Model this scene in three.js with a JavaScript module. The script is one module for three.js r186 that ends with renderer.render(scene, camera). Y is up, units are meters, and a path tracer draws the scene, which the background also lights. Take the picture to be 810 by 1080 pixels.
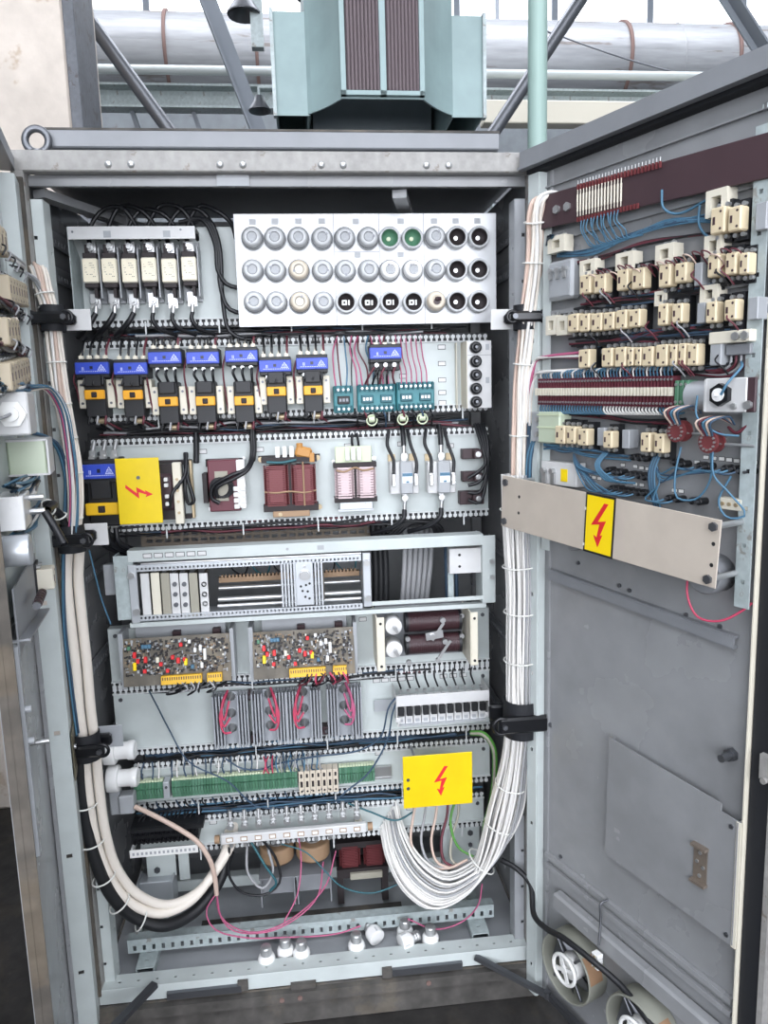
import * as THREE from 'three';
import { mergeGeometries } from 'three/addons/utils/BufferGeometryUtils.js';
import { RectAreaLightUniformsLib } from 'three/addons/lights/RectAreaLightUniformsLib.js';

// ---------------------------------------------------------------- camera, light, exposure
const scene = new THREE.Scene();
const camera = new THREE.PerspectiveCamera(68.91, 810 / 1080, 0.05, 60);
camera.position.set(0.020, 1.617, 1.875);
camera.up.set(0.0435, 0.9876, -0.1507);
camera.lookAt(0.020 + 0.1013, 1.617 - 0.1545, 1.875 - 0.9828);
scene.background = new THREE.Color(0xdfe8f2);
RectAreaLightUniformsLib.init();
const renderer = new THREE.WebGLRenderer({ antialias: true });
renderer.toneMapping = THREE.LinearToneMapping;
renderer.toneMappingExposure = 0.86;
renderer.shadowMap.enabled = true;
// daylight: roof light over the aisle, unseen glazing behind the photographer enlarged as front fill, glazing behind the cabinet
function areaLight(color, intensity, w, h, pos, target) {
  const l = new THREE.RectAreaLight(color, intensity, w, h);
  l.position.set(...pos); l.lookAt(...target); l.castShadow = true; scene.add(l); return l;
}
const DAY = 0xf3f6ff;
areaLight(DAY, 3.4, 9.0, 3.2, [0.3, 6.05, 3.2], [0.3, 0, 3.2]);
areaLight(DAY, 6.0, 10.0, 4.4, [0.3, 2.75, 7.85], [0.3, 2.75, 0]);
areaLight(DAY, 2, 11.0, 1.6, [1.2, 5.3, -5.9], [1.2, 5.3, 0]);
areaLight(DAY, 7, 9.0, 1.6, [0.3, 6.05, -3.2], [0.3, 0, -3.2]);

// ---------------------------------------------------------------- helpers
let seed = 20240611;
const rnd = () => { seed = (seed * 1664525 + 1013904223) >>> 0; return seed / 4294967296; };
const rr = (a, b) => a + (b - a) * rnd();
const used = {};
function numbered(n) { const k = used[n] = (used[n] ?? -1) + 1; return k ? `${n}_${String(k).padStart(3, '0')}` : n; }
function thing(name, label, category, pos = [0, 0, 0], turn = 0, group) {
  const o = new THREE.Group(); o.name = numbered(name); o.position.set(...pos); o.rotation.y = turn;
  o.userData = { label, category }; if (group) o.userData.group = group; scene.add(o); return o;
}
function structure(name, geos, mat, parent) {
  const m = part(name, geos, mat, parent || scene);
  if (!parent) m.userData.kind = 'structure';
  return m;
}
function merged(geos) {
  if (!Array.isArray(geos)) return geos;
  if (geos.length === 1) return geos[0];
  return mergeGeometries(geos.map(g => { const q = g.index ? g.toNonIndexed() : g; for (const k of Object.keys(q.attributes)) if (!['position', 'normal', 'uv'].includes(k)) q.deleteAttribute(k); return q; }), false);
}
// pieces that are joined because they are too small to pick apart
const TINY = new Set(['terminals', 'marker_tags', 'terminal_screws', 'small_components', 'connector_teeth', 'connector_slots', 'wire_turns', 'black_plugs', 'marker_ticks', 'plate_marks', 'contacts', 'screws', 'strip_screws', 'solder_lugs', 'lug_tips', 'drill_holes', 'ribs', 'slots', 'screw_row', 'plate_holes', 'sticker_dots', 'front_lugs', 'terminal_screw', 'latch_screw', 'slot', 'link_terminals', 'bottom_terminals', 'block_screw', 'box_hole', 'groove', 'rim_notch', 'stud_pair', 'sticker_mark', 'panel_screw']);
function clusters(list) {             // pieces whose boxes touch belong together
  const b = list.map(g => { g.computeBoundingBox(); return g.boundingBox.clone().expandByScalar(0.0008); }), id = list.map((_, i) => i);
  const find = i => id[i] === i ? i : (id[i] = find(id[i]));
  for (let i = 0; i < list.length; i++) for (let j = 0; j < i; j++) if (b[i].intersectsBox(b[j])) id[find(i)] = find(j);
  const m = {}; list.forEach((g, i) => (m[find(i)] ??= []).push(g)); return Object.values(m);
}
function part(name, geos, mat, parent, label) {
  if (Array.isArray(geos) && geos.length > 1 && parent !== scene) {
    if (TINY.has(name)) { const m = onePart(name, geos, mat, parent, label); m.userData.kind = 'stuff'; return m; }
    if (geos.length < 60) { const c = clusters(geos); if (c.length > 1) { const ms = c.map(g => onePart(name, g, mat, parent, label)); return ms[0]; } }
  }
  return onePart(name, geos, mat, parent, label);
}
function onePart(name, geos, mat, parent, label) {
  const m = new THREE.Mesh(merged(geos), mat); m.name = parent === scene ? numbered(name) : name;
  m.castShadow = m.receiveShadow = true; parent.add(m); if (label) m.userData.label = label; return m;
}
function copyOf(o, pos, turn, label) {
  const c = o.clone(); c.name = numbered(o.name.replace(/_\d\d\d$/, '')); c.userData = { ...o.userData };
  if (label) c.userData.label = label;
  c.position.set(...pos); if (turn !== undefined) c.rotation.y = turn; scene.add(c); return c;
}
// texture coordinates in metres, by the way each face points
function metreUV(g) {
  if (g.index) g = g.toNonIndexed();
  g.computeVertexNormals();
  const p = g.attributes.position, n = g.attributes.normal, uv = new Float32Array(p.count * 2);
  for (let i = 0; i < p.count; i++) {
    const ax = Math.abs(n.getX(i)), ay = Math.abs(n.getY(i)), az = Math.abs(n.getZ(i));
    if (ax > ay && ax > az) { uv[2 * i] = p.getZ(i); uv[2 * i + 1] = p.getY(i); }
    else if (ay > az) { uv[2 * i] = p.getX(i); uv[2 * i + 1] = p.getZ(i); }
    else { uv[2 * i] = p.getX(i); uv[2 * i + 1] = p.getY(i); }
  }
  g.setAttribute('uv', new THREE.BufferAttribute(uv, 2)); return g;
}
const cache = {};
function box(w, h, d, x = 0, y = 0, z = 0) {
  const k = `b${w.toFixed(4)},${h.toFixed(4)},${d.toFixed(4)}`;
  const g = (cache[k] ??= metreUV(new THREE.BoxGeometry(w, h, d))).clone(); return g.translate(x, y, z);
}
// box with chamfered edges
function cbox(w, h, d, x = 0, y = 0, z = 0, c = 0.0015) {
  const k = `c${w.toFixed(4)},${h.toFixed(4)},${d.toFixed(4)},${c}`;
  if (!cache[k]) {
    const s = [w / 2, h / 2, d / 2]; c = Math.min(c, Math.min(...s) * 0.8);
    const pts = [], tri = (a, b, e) => {
      const n = new THREE.Vector3().subVectors(b, a).cross(new THREE.Vector3().subVectors(e, a));
      const m = new THREE.Vector3().add(a).add(b).add(e); (n.dot(m) < 0 ? [a, e, b] : [a, b, e]).forEach(v => pts.push(v.x, v.y, v.z));
    };
    const V = (sx, sy, sz, ax) => new THREE.Vector3(sx * (s[0] - (ax === 0 ? 0 : c)), sy * (s[1] - (ax === 1 ? 0 : c)), sz * (s[2] - (ax === 2 ? 0 : c)));
    const S = [-1, 1];
    for (let ax = 0; ax < 3; ax++) for (const q of S) {
      const f = (i, j) => { const e = [0, 0, 0]; e[ax] = q; e[(ax + 1) % 3] = i; e[(ax + 2) % 3] = j; return V(...e, ax); };
      tri(f(-1, -1), f(1, -1), f(1, 1)); tri(f(-1, -1), f(1, 1), f(-1, 1));
    }
    for (let ax = 0; ax < 3; ax++) for (const i of S) for (const j of S) {
      const b = (ax + 1) % 3, e = (ax + 2) % 3, P = (q, on) => { const v = [0, 0, 0]; v[ax] = q; v[b] = i; v[e] = j; return V(...v, on); };
      tri(P(-1, b), P(1, b), P(1, e)); tri(P(-1, b), P(1, e), P(-1, e));
    }
    for (const i of S) for (const j of S) for (const q of S) tri(V(i, j, q, 0), V(i, j, q, 1), V(i, j, q, 2));
    const g = new THREE.BufferGeometry(); g.setAttribute('position', new THREE.Float32BufferAttribute(pts, 3));
    cache[k] = metreUV(g);
  }
  return cache[k].clone().translate(x, y, z);
}
// cylinder along an axis ('x','y','z')
function cyl(r, len, axis = 'z', x = 0, y = 0, z = 0, seg = 16, r2 = r) {
  const g = new THREE.CylinderGeometry(r2, r, len, seg);
  if (axis === 'z') g.rotateX(Math.PI / 2); else if (axis === 'x') g.rotateZ(-Math.PI / 2);
  return g.translate(x, y, z);
}
// turned shape about an axis: profile of [radius, along]
function turned(profile, axis = 'z', x = 0, y = 0, z = 0, seg = 20) {
  const g = new THREE.LatheGeometry(profile.map(p => new THREE.Vector2(p[0], p[1])), seg);
  if (axis === 'z') g.rotateX(Math.PI / 2); else if (axis === 'x') g.rotateZ(-Math.PI / 2);
  return g.translate(x, y, z);
}
function bolt(r = 0.005, h = 0.004, x = 0, y = 0, z = 0) { return cyl(r, h, 'z', x, y, z + h / 2, 6); }
function tube(pts, r, seg = 0, rad = 6, closed = false) {
  const c = new THREE.CatmullRomCurve3(pts.map(p => new THREE.Vector3(...p)), closed, 'centripetal');
  return new THREE.TubeGeometry(c, seg || Math.max(6, pts.length * 4), r, rad, closed);
}
function bar(a, b, w, h) {        // straight bar between two points
  const A = new THREE.Vector3(...a), B = new THREE.Vector3(...b), L = A.distanceTo(B);
  const g = box(w, h, L), m = new THREE.Matrix4().lookAt(B, A, new THREE.Vector3(0, 1, 0.001)); m.setPosition(A.add(B).multiplyScalar(0.5));
  return g.applyMatrix4(m);
}
function rod(a, b, r, seg = 12) {
  const A = new THREE.Vector3(...a), B = new THREE.Vector3(...b), L = A.distanceTo(B);
  const g = new THREE.CylinderGeometry(r, r, L, seg), q = new THREE.Quaternion().setFromUnitVectors(new THREE.Vector3(0, 1, 0), B.clone().sub(A).normalize());
  const m = new THREE.Matrix4().makeRotationFromQuaternion(q); m.setPosition(A.add(B).multiplyScalar(0.5)); return g.applyMatrix4(m);
}
// flat outline, thickness t, facing +z; holes are [x, y, w, h] rectangles
function plate(pts, t, holes = [], bevel = 0) {
  const s = new THREE.Shape(pts.map(p => new THREE.Vector2(p[0], p[1])));
  for (const [x, y, w, h] of holes) {
    const p = new THREE.Path([[x - w / 2, y - h / 2], [x - w / 2, y + h / 2], [x + w / 2, y + h / 2], [x + w / 2, y - h / 2]].map(q => new THREE.Vector2(...q))); s.holes.push(p);
  }
  return metreUV(new THREE.ExtrudeGeometry(s, bevel ? { depth: t - 2 * bevel, bevelEnabled: true, bevelSize: bevel, bevelThickness: bevel, bevelOffset: -bevel, bevelSegments: 1 } : { depth: t, bevelEnabled: false }));
}
const rectPts = (w, h, x = 0, y = 0) => [[x - w / 2, y - h / 2], [x + w / 2, y - h / 2], [x + w / 2, y + h / 2], [x - w / 2, y + h / 2]];
const moved = (g, x, y, z, ry = 0, rx = 0, rz = 0) => { if (rz) g.rotateZ(rz); if (rx) g.rotateX(rx); if (ry) g.rotateY(ry); return g.translate(x, y, z); };

// ---------------------------------------------------------------- procedural textures and materials
function lattice(n) { const a = new Float32Array(n * n); for (let i = 0; i < a.length; i++) a[i] = rnd(); return a; }
function fbm(size, cells, octaves, gain = 0.5) {          // tiling value noise 0..1
  const out = new Float32Array(size * size); let amp = 1, tot = 0;
  for (let o = 0; o < octaves; o++) {
    const n = cells << o, L = lattice(n);
    for (let y = 0; y < size; y++) for (let x = 0; x < size; x++) {
      const fx = x / size * n, fy = y / size * n, ix = Math.floor(fx), iy = Math.floor(fy); let u = fx - ix, v = fy - iy; u = u * u * (3 - 2 * u); v = v * v * (3 - 2 * v);
      const a = L[(iy % n) * n + ix % n], b = L[(iy % n) * n + (ix + 1) % n], c = L[((iy + 1) % n) * n + ix % n], d = L[((iy + 1) % n) * n + (ix + 1) % n];
      out[y * size + x] += amp * ((a + (b - a) * u) * (1 - v) + (c + (d - c) * u) * v);
    }
    tot += amp; amp *= gain;
  }
  for (let i = 0; i < out.length; i++) out[i] /= tot;
  return out;
}
function colourTex(size, f, repeat = 1) {
  const d = new Uint8Array(size * size * 4);
  for (let i = 0; i < size * size; i++) { const c = f(i); d[4 * i] = c[0]; d[4 * i + 1] = c[1]; d[4 * i + 2] = c[2]; d[4 * i + 3] = 255; }
  const t = new THREE.DataTexture(d, size, size); t.wrapS = t.wrapT = THREE.RepeatWrapping; t.magFilter = t.minFilter = THREE.LinearFilter;
  t.colorSpace = THREE.SRGBColorSpace; t.repeat.set(repeat, repeat); t.needsUpdate = true; return t;
}
function greyTex(size, f, repeat = 1) { const t = colourTex(size, i => { const v = Math.max(0, Math.min(255, f(i) * 255)); return [v, v, v]; }, repeat); t.colorSpace = THREE.NoColorSpace; return t; }
const N1 = fbm(512, 4, 7), N2 = fbm(512, 24, 4), N3 = fbm(512, 6, 6, 0.6);
const clampByte = v => Math.max(0, Math.min(255, v));
const smooth = (a, b, x) => { const t = Math.max(0, Math.min(1, (x - a) / (b - a))); return t * t * (3 - 2 * t); };
// faint dust and smears on paint
const paintTex = colourTex(512, i => { const k = 224 + 44 * (N1[i] - 0.5) + 14 * (N2[i] - 0.5); return [clampByte(k + 2), clampByte(k), clampByte(k - 3)]; });
// scuffed paint with rusty chips
const wornTex = colourTex(512, i => { const k = 215 + 50 * (N1[i] - 0.5) + 40 * (N2[i] - 0.5), s = smooth(0.63, 0.7, N3[i]) * smooth(0.4, 0.6, N2[i]) * 0.6; return [clampByte(k - 70 * s), clampByte(k - 88 * s), clampByte(k - 100 * s)]; }, 3.4);
const dirtTex = colourTex(512, i => { const k = 150 + 120 * (N1[i] - 0.5) + 70 * (N2[i] - 0.5), s = smooth(0.52, 0.66, N3[i]); return [clampByte(k + 26 * s), clampByte(k + 20 * s), clampByte(k + 10 * s)]; }, 1.3);
const concreteTex = colourTex(512, i => { const k = 225 + 44 * (N1[i] - 0.5) + 22 * (N2[i] - 0.5), s = smooth(0.64, 0.7, N3[i]) * smooth(0.45, 0.6, N2[i]); return [clampByte(k - 25 * s), clampByte(k - 33 * s), clampByte(k - 42 * s)]; }, 0.8);
const grainTex = greyTex(512, i => 0.5 + 0.5 * (N2[i] - 0.5) + 0.3 * (N1[i] - 0.5), 6);
const coarseTex = greyTex(512, i => 0.5 * N1[i] + 0.5 * N3[i], 2);
const roughTex = greyTex(512, i => 0.7 + 0.5 * (N1[i] - 0.4), 1.5);
function mat(color, roughness = 0.6, metalness = 0, extra = {}) { return new THREE.MeshStandardMaterial({ color, roughness, metalness, ...extra }); }
const M = {
  mint: mat(0xd4dedf, 0.45, 0, { map: paintTex, bumpMap: grainTex, bumpScale: 0.0002 }),
  mintWorn: mat(0xc0cccc, 0.5, 0, { map: wornTex }),
  grey: mat(0x8f9399, 0.42, 0, { map: paintTex, bumpMap: grainTex, bumpScale: 0.0002 }),
  greyLight: mat(0xb2b7bd, 0.4, 0, { map: paintTex }),
  doorGrey: mat(0x9fa2a6, 0.34, 0, { map: paintTex, roughnessMap: roughTex }),
  frame: mat(0xa9a7a3, 0.5, 0, { map: wornTex }),
  plinth: mat(0x7e7a75, 0.85, 0, { map: dirtTex, bumpMap: coarseTex, bumpScale: 0.004 }),
  rubber: mat(0x16181d, 0.7),
  black: mat(0x17181b, 0.5), blackGloss: mat(0x141518, 0.28),
  white: mat(0xe4e6e8, 0.4, 0, { map: paintTex }), whiteClean: mat(0xe9e9e6, 0.35), cream: mat(0xd9d3c2, 0.5), beige: mat(0xd6c6a6, 0.48),
  porcelain: mat(0xb9bbbc, 0.3), porcelainCream: mat(0xcabfae, 0.35), porcelainWhite: mat(0xe6e6e4, 0.2),
  steel: mat(0xbfc0c0, 0.3, 0.75), steelDark: mat(0x6d6f73, 0.4, 0.8), brass: mat(0xb5a486, 0.4, 0.5), alu: mat(0xc0c4c8, 0.4, 0.5),
  copperWire: mat(0x6b3336, 0.4, 0.25), foil: mat(0xbdaaac, 0.36, 0.3), maroon: mat(0x64303a, 0.5), bakelite: mat(0x4a363c, 0.45, 0, { map: paintTex }), bakeliteRed: mat(0x6e3436, 0.45),
  darkIron: mat(0x302a2b, 0.6, 0.3), brown: mat(0x38262a, 0.45), tan: mat(0x9c8064, 0.6), orange: mat(0xb88444, 0.5),
  blue: mat(0x3a50ae, 0.4), yellow: mat(0xf7d60a, 0.42), amber: mat(0xe6a21c, 0.45), red: mat(0xd8262c, 0.5), green: mat(0x4c7a5f, 0.5), greenPale: mat(0xc9d3b4, 0.5), teal: mat(0x3f7f86, 0.5), tealDark: mat(0x2c5f68, 0.5),
  wireBlack: mat(0x15161a, 0.42), wireWhite: mat(0xe2e0dc, 0.5), wireCream: mat(0xdfd7cc, 0.5), wireBlue: mat(0x48718a, 0.5), wireNavy: mat(0x33495e, 0.5), wirePink: mat(0xb25a7c, 0.5), wireRed: mat(0xbd4460, 0.5), wireMaroon: mat(0x5e2833, 0.5), wireGrey: mat(0x9b9c9e, 0.5), wireGreen: mat(0x4f8a3a, 0.5), wirePeach: mat(0xc9b2a4, 0.5), tie: mat(0xe0e0da, 0.5), hose: mat(0x8d8f94, 0.5, 0.4),
  finGrey: mat(0xa3a7ac, 0.45, 0.15),
  pcb: mat(0xa39a8a, 0.6, 0, { map: dirtTex }), olive: mat(0x9c988a, 0.5), glassGreen: mat(0xb9c4ad, 0.3),
  concrete: mat(0xe0d5c9, 0.9, 0, { map: concreteTex, bumpMap: coarseTex, bumpScale: 0.01 }),
  hallWall: mat(0xaab0b4, 0.9, 0, { map: concreteTex }), hallFloor: mat(0x4a4744, 0.85, 0, { map: dirtTex, bumpMap: coarseTex, bumpScale: 0.006 }), roof: mat(0x9aa3ad, 0.9),
  ductSkin: mat(0xb6b8bb, 0.5, 0.3, { map: wornTex }), rust: mat(0x77605a, 0.85), beamGrey: mat(0x80868d, 0.6), machine: mat(0x96adaf, 0.5, 0, { map: paintTex }), machineBase: mat(0x7f8990, 0.6, 0, { map: paintTex }), sideCabinet: mat(0x70757c, 0.6, 0, { map: paintTex }),
  edgeBrown: mat(0x7f776d, 0.7, 0, { map: dirtTex }), edgeSteel: mat(0x6d7076, 0.6, 0, { map: wornTex }), beigeShaded: mat(0xb7aa92, 0.5),  // left door relay beige has its shade put into the colour
  grille: mat(0x6a5f62, 0.6), pipeMint: mat(0xa6c2bc, 0.45, 0, { map: paintTex }),
  daylight: new THREE.MeshStandardMaterial({ color: 0xffffff, emissive: 0xf4f8ff, emissiveIntensity: 2.2, roughness: 0.6 }),
};

const nth = n => ['first', 'second', 'third', 'fourth', 'fifth', 'sixth', 'seventh', 'eighth', 'ninth', 'tenth', 'eleventh', 'twelfth'][n - 1];

// ---------------------------------------------------------------- the hall
structure('floor', box(14, 0.2, 15, 0.5, -0.22, 0.8), M.hallFloor);
structure('ceiling', box(14, 0.2, 15, 0.5, 6.25, 0.8), M.roof);
structure('wall_back', box(14, 6.5, 0.2, 0.5, 3.1, -6.3), M.hallWall);
structure('wall_front', box(14, 6.5, 0.2, 0.5, 3.1, 8.2), M.hallWall);
structure('wall_left', box(0.2, 6.5, 15, -6.4, 3.1, 0.8), M.hallWall);
structure('wall_right', box(0.2, 6.5, 15, 7.4, 3.1, 0.8), M.hallWall);
let winNo = 0;
function glazing(x, y, z, w, h, nx, rx, label) {
  const g = new THREE.Group(); g.name = `window_${++winNo}`; g.position.set(x, y, z); g.rotation.x = rx; g.userData = { kind: 'structure', label }; scene.add(g);
  const pw = w / nx;
  for (let i = 0; i < nx; i++) part('window_pane', box(pw - 0.05, h, 0.02, -w / 2 + pw * (i + 0.5), 0, 0), M.daylight, g);
  const f = [];
  for (let i = 0; i <= nx; i++) f.push(box(0.06, h + 0.1, 0.06, -w / 2 + pw * i, 0, 0));
  f.push(box(w + 0.1, 0.08, 0.06, 0, h / 2 + 0.03, 0), box(w + 0.1, 0.08, 0.06, 0, -h / 2 - 0.03, 0), box(w, 0.04, 0.05, 0, 0.1, 0));
  part('window_frame', f, M.beamGrey, g);
}
glazing(1.2, 5.55, -6.08, 11, 1.1, 11, 0, 'bright band of high factory windows behind the duct');
glazing(0.3, 2.75, 8.0, 10, 4.4, 8, 0, 'tall unseen glazing across the hall, enlarged as front fill');  // out of view; lowered and widened to fill the cabinet front with light
glazing(0.3, 6.11, 3.2, 9, 3.2, 9, Math.PI / 2, 'roof light over the aisle');
glazing(0.3, 6.11, -3.2, 9, 1.6, 9, Math.PI / 2, 'roof light over the duct');

// masonry pillar with a steel edge
{
  const t = thing('concrete_pillar', 'beige plastered pillar with grey steel edging beside the cabinet', 'pillar', [-1.3, -0.12, -1.55]);
  part('pillar_shaft', cbox(0.97, 6.2, 0.5, 0, 3.1, 0, 0.012), M.concrete, t);
  part('steel_edge', cbox(0.042, 6.2, 0.3, 0.507, 3.1, 0.115, 0.003), M.edgeSteel, t);
}
// ventilation duct
{
  const t = thing('ventilation_duct', 'large round grey sheet metal duct running under the windows', 'duct', [0.5, 4.24, -4.5]);
  part('duct_shell', cyl(0.3, 13.4, 'x', 0, 0, 0, 40), M.ductSkin, t);
  for (const x of [-4.2, -1.38, -0.71, 2.2, 3.1, 5.4]) part('flange', turned([[0.3, -0.012], [0.318, -0.012], [0.318, 0.012], [0.3, 0.012]], 'x', x, 0, 0, 40), M.rust, t, 'rusty flange ring');
  for (const x of [-2.5, 0.8, 2.65, 4.3]) part('seam', turned([[0.3, -0.006], [0.306, 0], [0.3, 0.006]], 'x', x, 0, 0, 40), M.ductSkin, t);
  for (const x of [-3, 1.2, 4.6]) part('duct_hanger', [box(0.03, 1.75, 0.03, x, 1.1, 0)], M.beamGrey, t);
}
// roof and wall steelwork behind the cabinet
const up = (a, b, k0, k1) => [a.map((v, i) => v + (b[i] - v) * k0), a.map((v, i) => v + (b[i] - v) * k1)];
function girder(name, label, geos, m) { const g = part(name, geos, m, scene); g.userData = { label, category: 'beam' }; return g; }
girder('brace_pipe', 'dark sloping brace pipe next to the plastered pillar', rod(...up([-0.874, 3.35, -2], [-0.559, 2.893, -2], -3.6, 5.8), 0.032), M.steelDark);
girder('brace_angle', 'sloping grey steel angle brace left of the green machine housing', (() => { const [a, b] = up([-0.433, 3.748, -2.6], [-0.201, 3.094, -2.6], -2.6, 5.3); return [bar(a, b, 0.09, 0.012), bar([a[0] + 0.04, a[1], a[2] - 0.04], [b[0] + 0.04, b[1], b[2] - 0.04], 0.012, 0.09)]; })(), M.beamGrey);
girder('brace_pipe', 'dark sloping brace pipe behind the mint standing pipe', rod(...up([1.606, 3.701, -2.4], [1.227, 3.17, -2.4], -3.2, 5.6), 0.035), M.steelDark);
girder('brace_angle', 'grey sloping angle brace crossing the duct above the open right door', (() => { const [a, b] = up([2.836, 4.017, -3], [3.074, 3.718, -3], -5.5, 12); return [bar(a, b, 0.1, 0.014), bar([a[0], a[1], a[2] - 0.05], [b[0], b[1], b[2] - 0.05], 0.014, 0.09)]; })(), M.beamGrey);
girder('brace_angle', 'rusty sloping angle brace between the machine and the mint pipe', (() => { const [a, b] = up([0.98, 4.2, -3.4], [1.2, 3.45, -3.4], -2, 4.6); return [bar(a, b, 0.07, 0.014)]; })(), M.mintWorn);
girder('crossbeam', 'pale grey I-beam running below the duct', [box(12, 0.015, 0.12, 0.5, 3.76, -3.8), box(12, 0.015, 0.12, 0.5, 3.62, -3.8), box(12, 0.14, 0.012, 0.5, 3.69, -3.84)], M.mintWorn);
girder('crossbeam', 'cream box beam right of the mint standing pipe', cbox(3.6, 0.15, 0.12, 3.15, 3.54, -3.6, 0.006), M.cream);
girder('handrail_pipe', 'thin pale pipe running along the front of the duct', rod([-1.9, 3.83, -3.7], [6.6, 3.86, -3.7], 0.03), M.mint);
girder('crossbeam', 'dull grey channel beam behind the cabinet lid', [box(12, 0.26, 0.04, 0.5, 3.25, -4.3), box(12, 0.03, 0.16, 0.5, 3.38, -4.24)], M.grey);
for (let i = 0; i < 6; i++) girder('strut', 'grey sloping strut below the crossbeam', bar([-1.5 + i * 0.42, 3.63, -3.85], [-1.2 + i * 0.42, 2.6, -3.85], 0.07, 0.03), M.beamGrey).userData.group = 'struts below the crossbeam';
girder('stay_wire', 'slack dark wire strung across the duct above the open right door', tube([[1.9, 4.42, -4.262], [2.6, 4.1, -4.05], [3.6, 3.77, -3.82]], 0.006), M.steelDark);
function bellLamp(label, pos, k, stem) {
  const t = thing('bell_lamp', label, 'lamp', pos, 0, 'bell lamps beside the machine housing');
  part('shade', turned([[0.03, 0.1], [0.045, 0.06], [0.085, 0], [0.08, -0.01], [0.03, 0.05]].map(p => [p[0] * k, p[1] * k]), 'y'), M.steelDark, t);
  part('stem', stem, M.mintWorn, t);
}
bellLamp('grey bell-shaped lamp hanging high beside the angle brace', [-0.187, 3.5, -2.2], 1, [rod([0, 0.09, 0], [0, 2.65, 0], 0.012), box(0.06, 0.22, 0.05, 0.06, -0.05, 0), box(0.06, 0.02, 0.02, 0.03, 0.05, 0)]);
bellLamp('small grey bell-shaped lamp bracketed to the machine housing corner', [-0.105, 2.79, -1.45], 0.55, [rod([0, 0.05, 0], [0, 0.09, 0], 0.006), rod([0, 0.088, 0], [0.07, 0.088, 0], 0.006)]);
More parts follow.
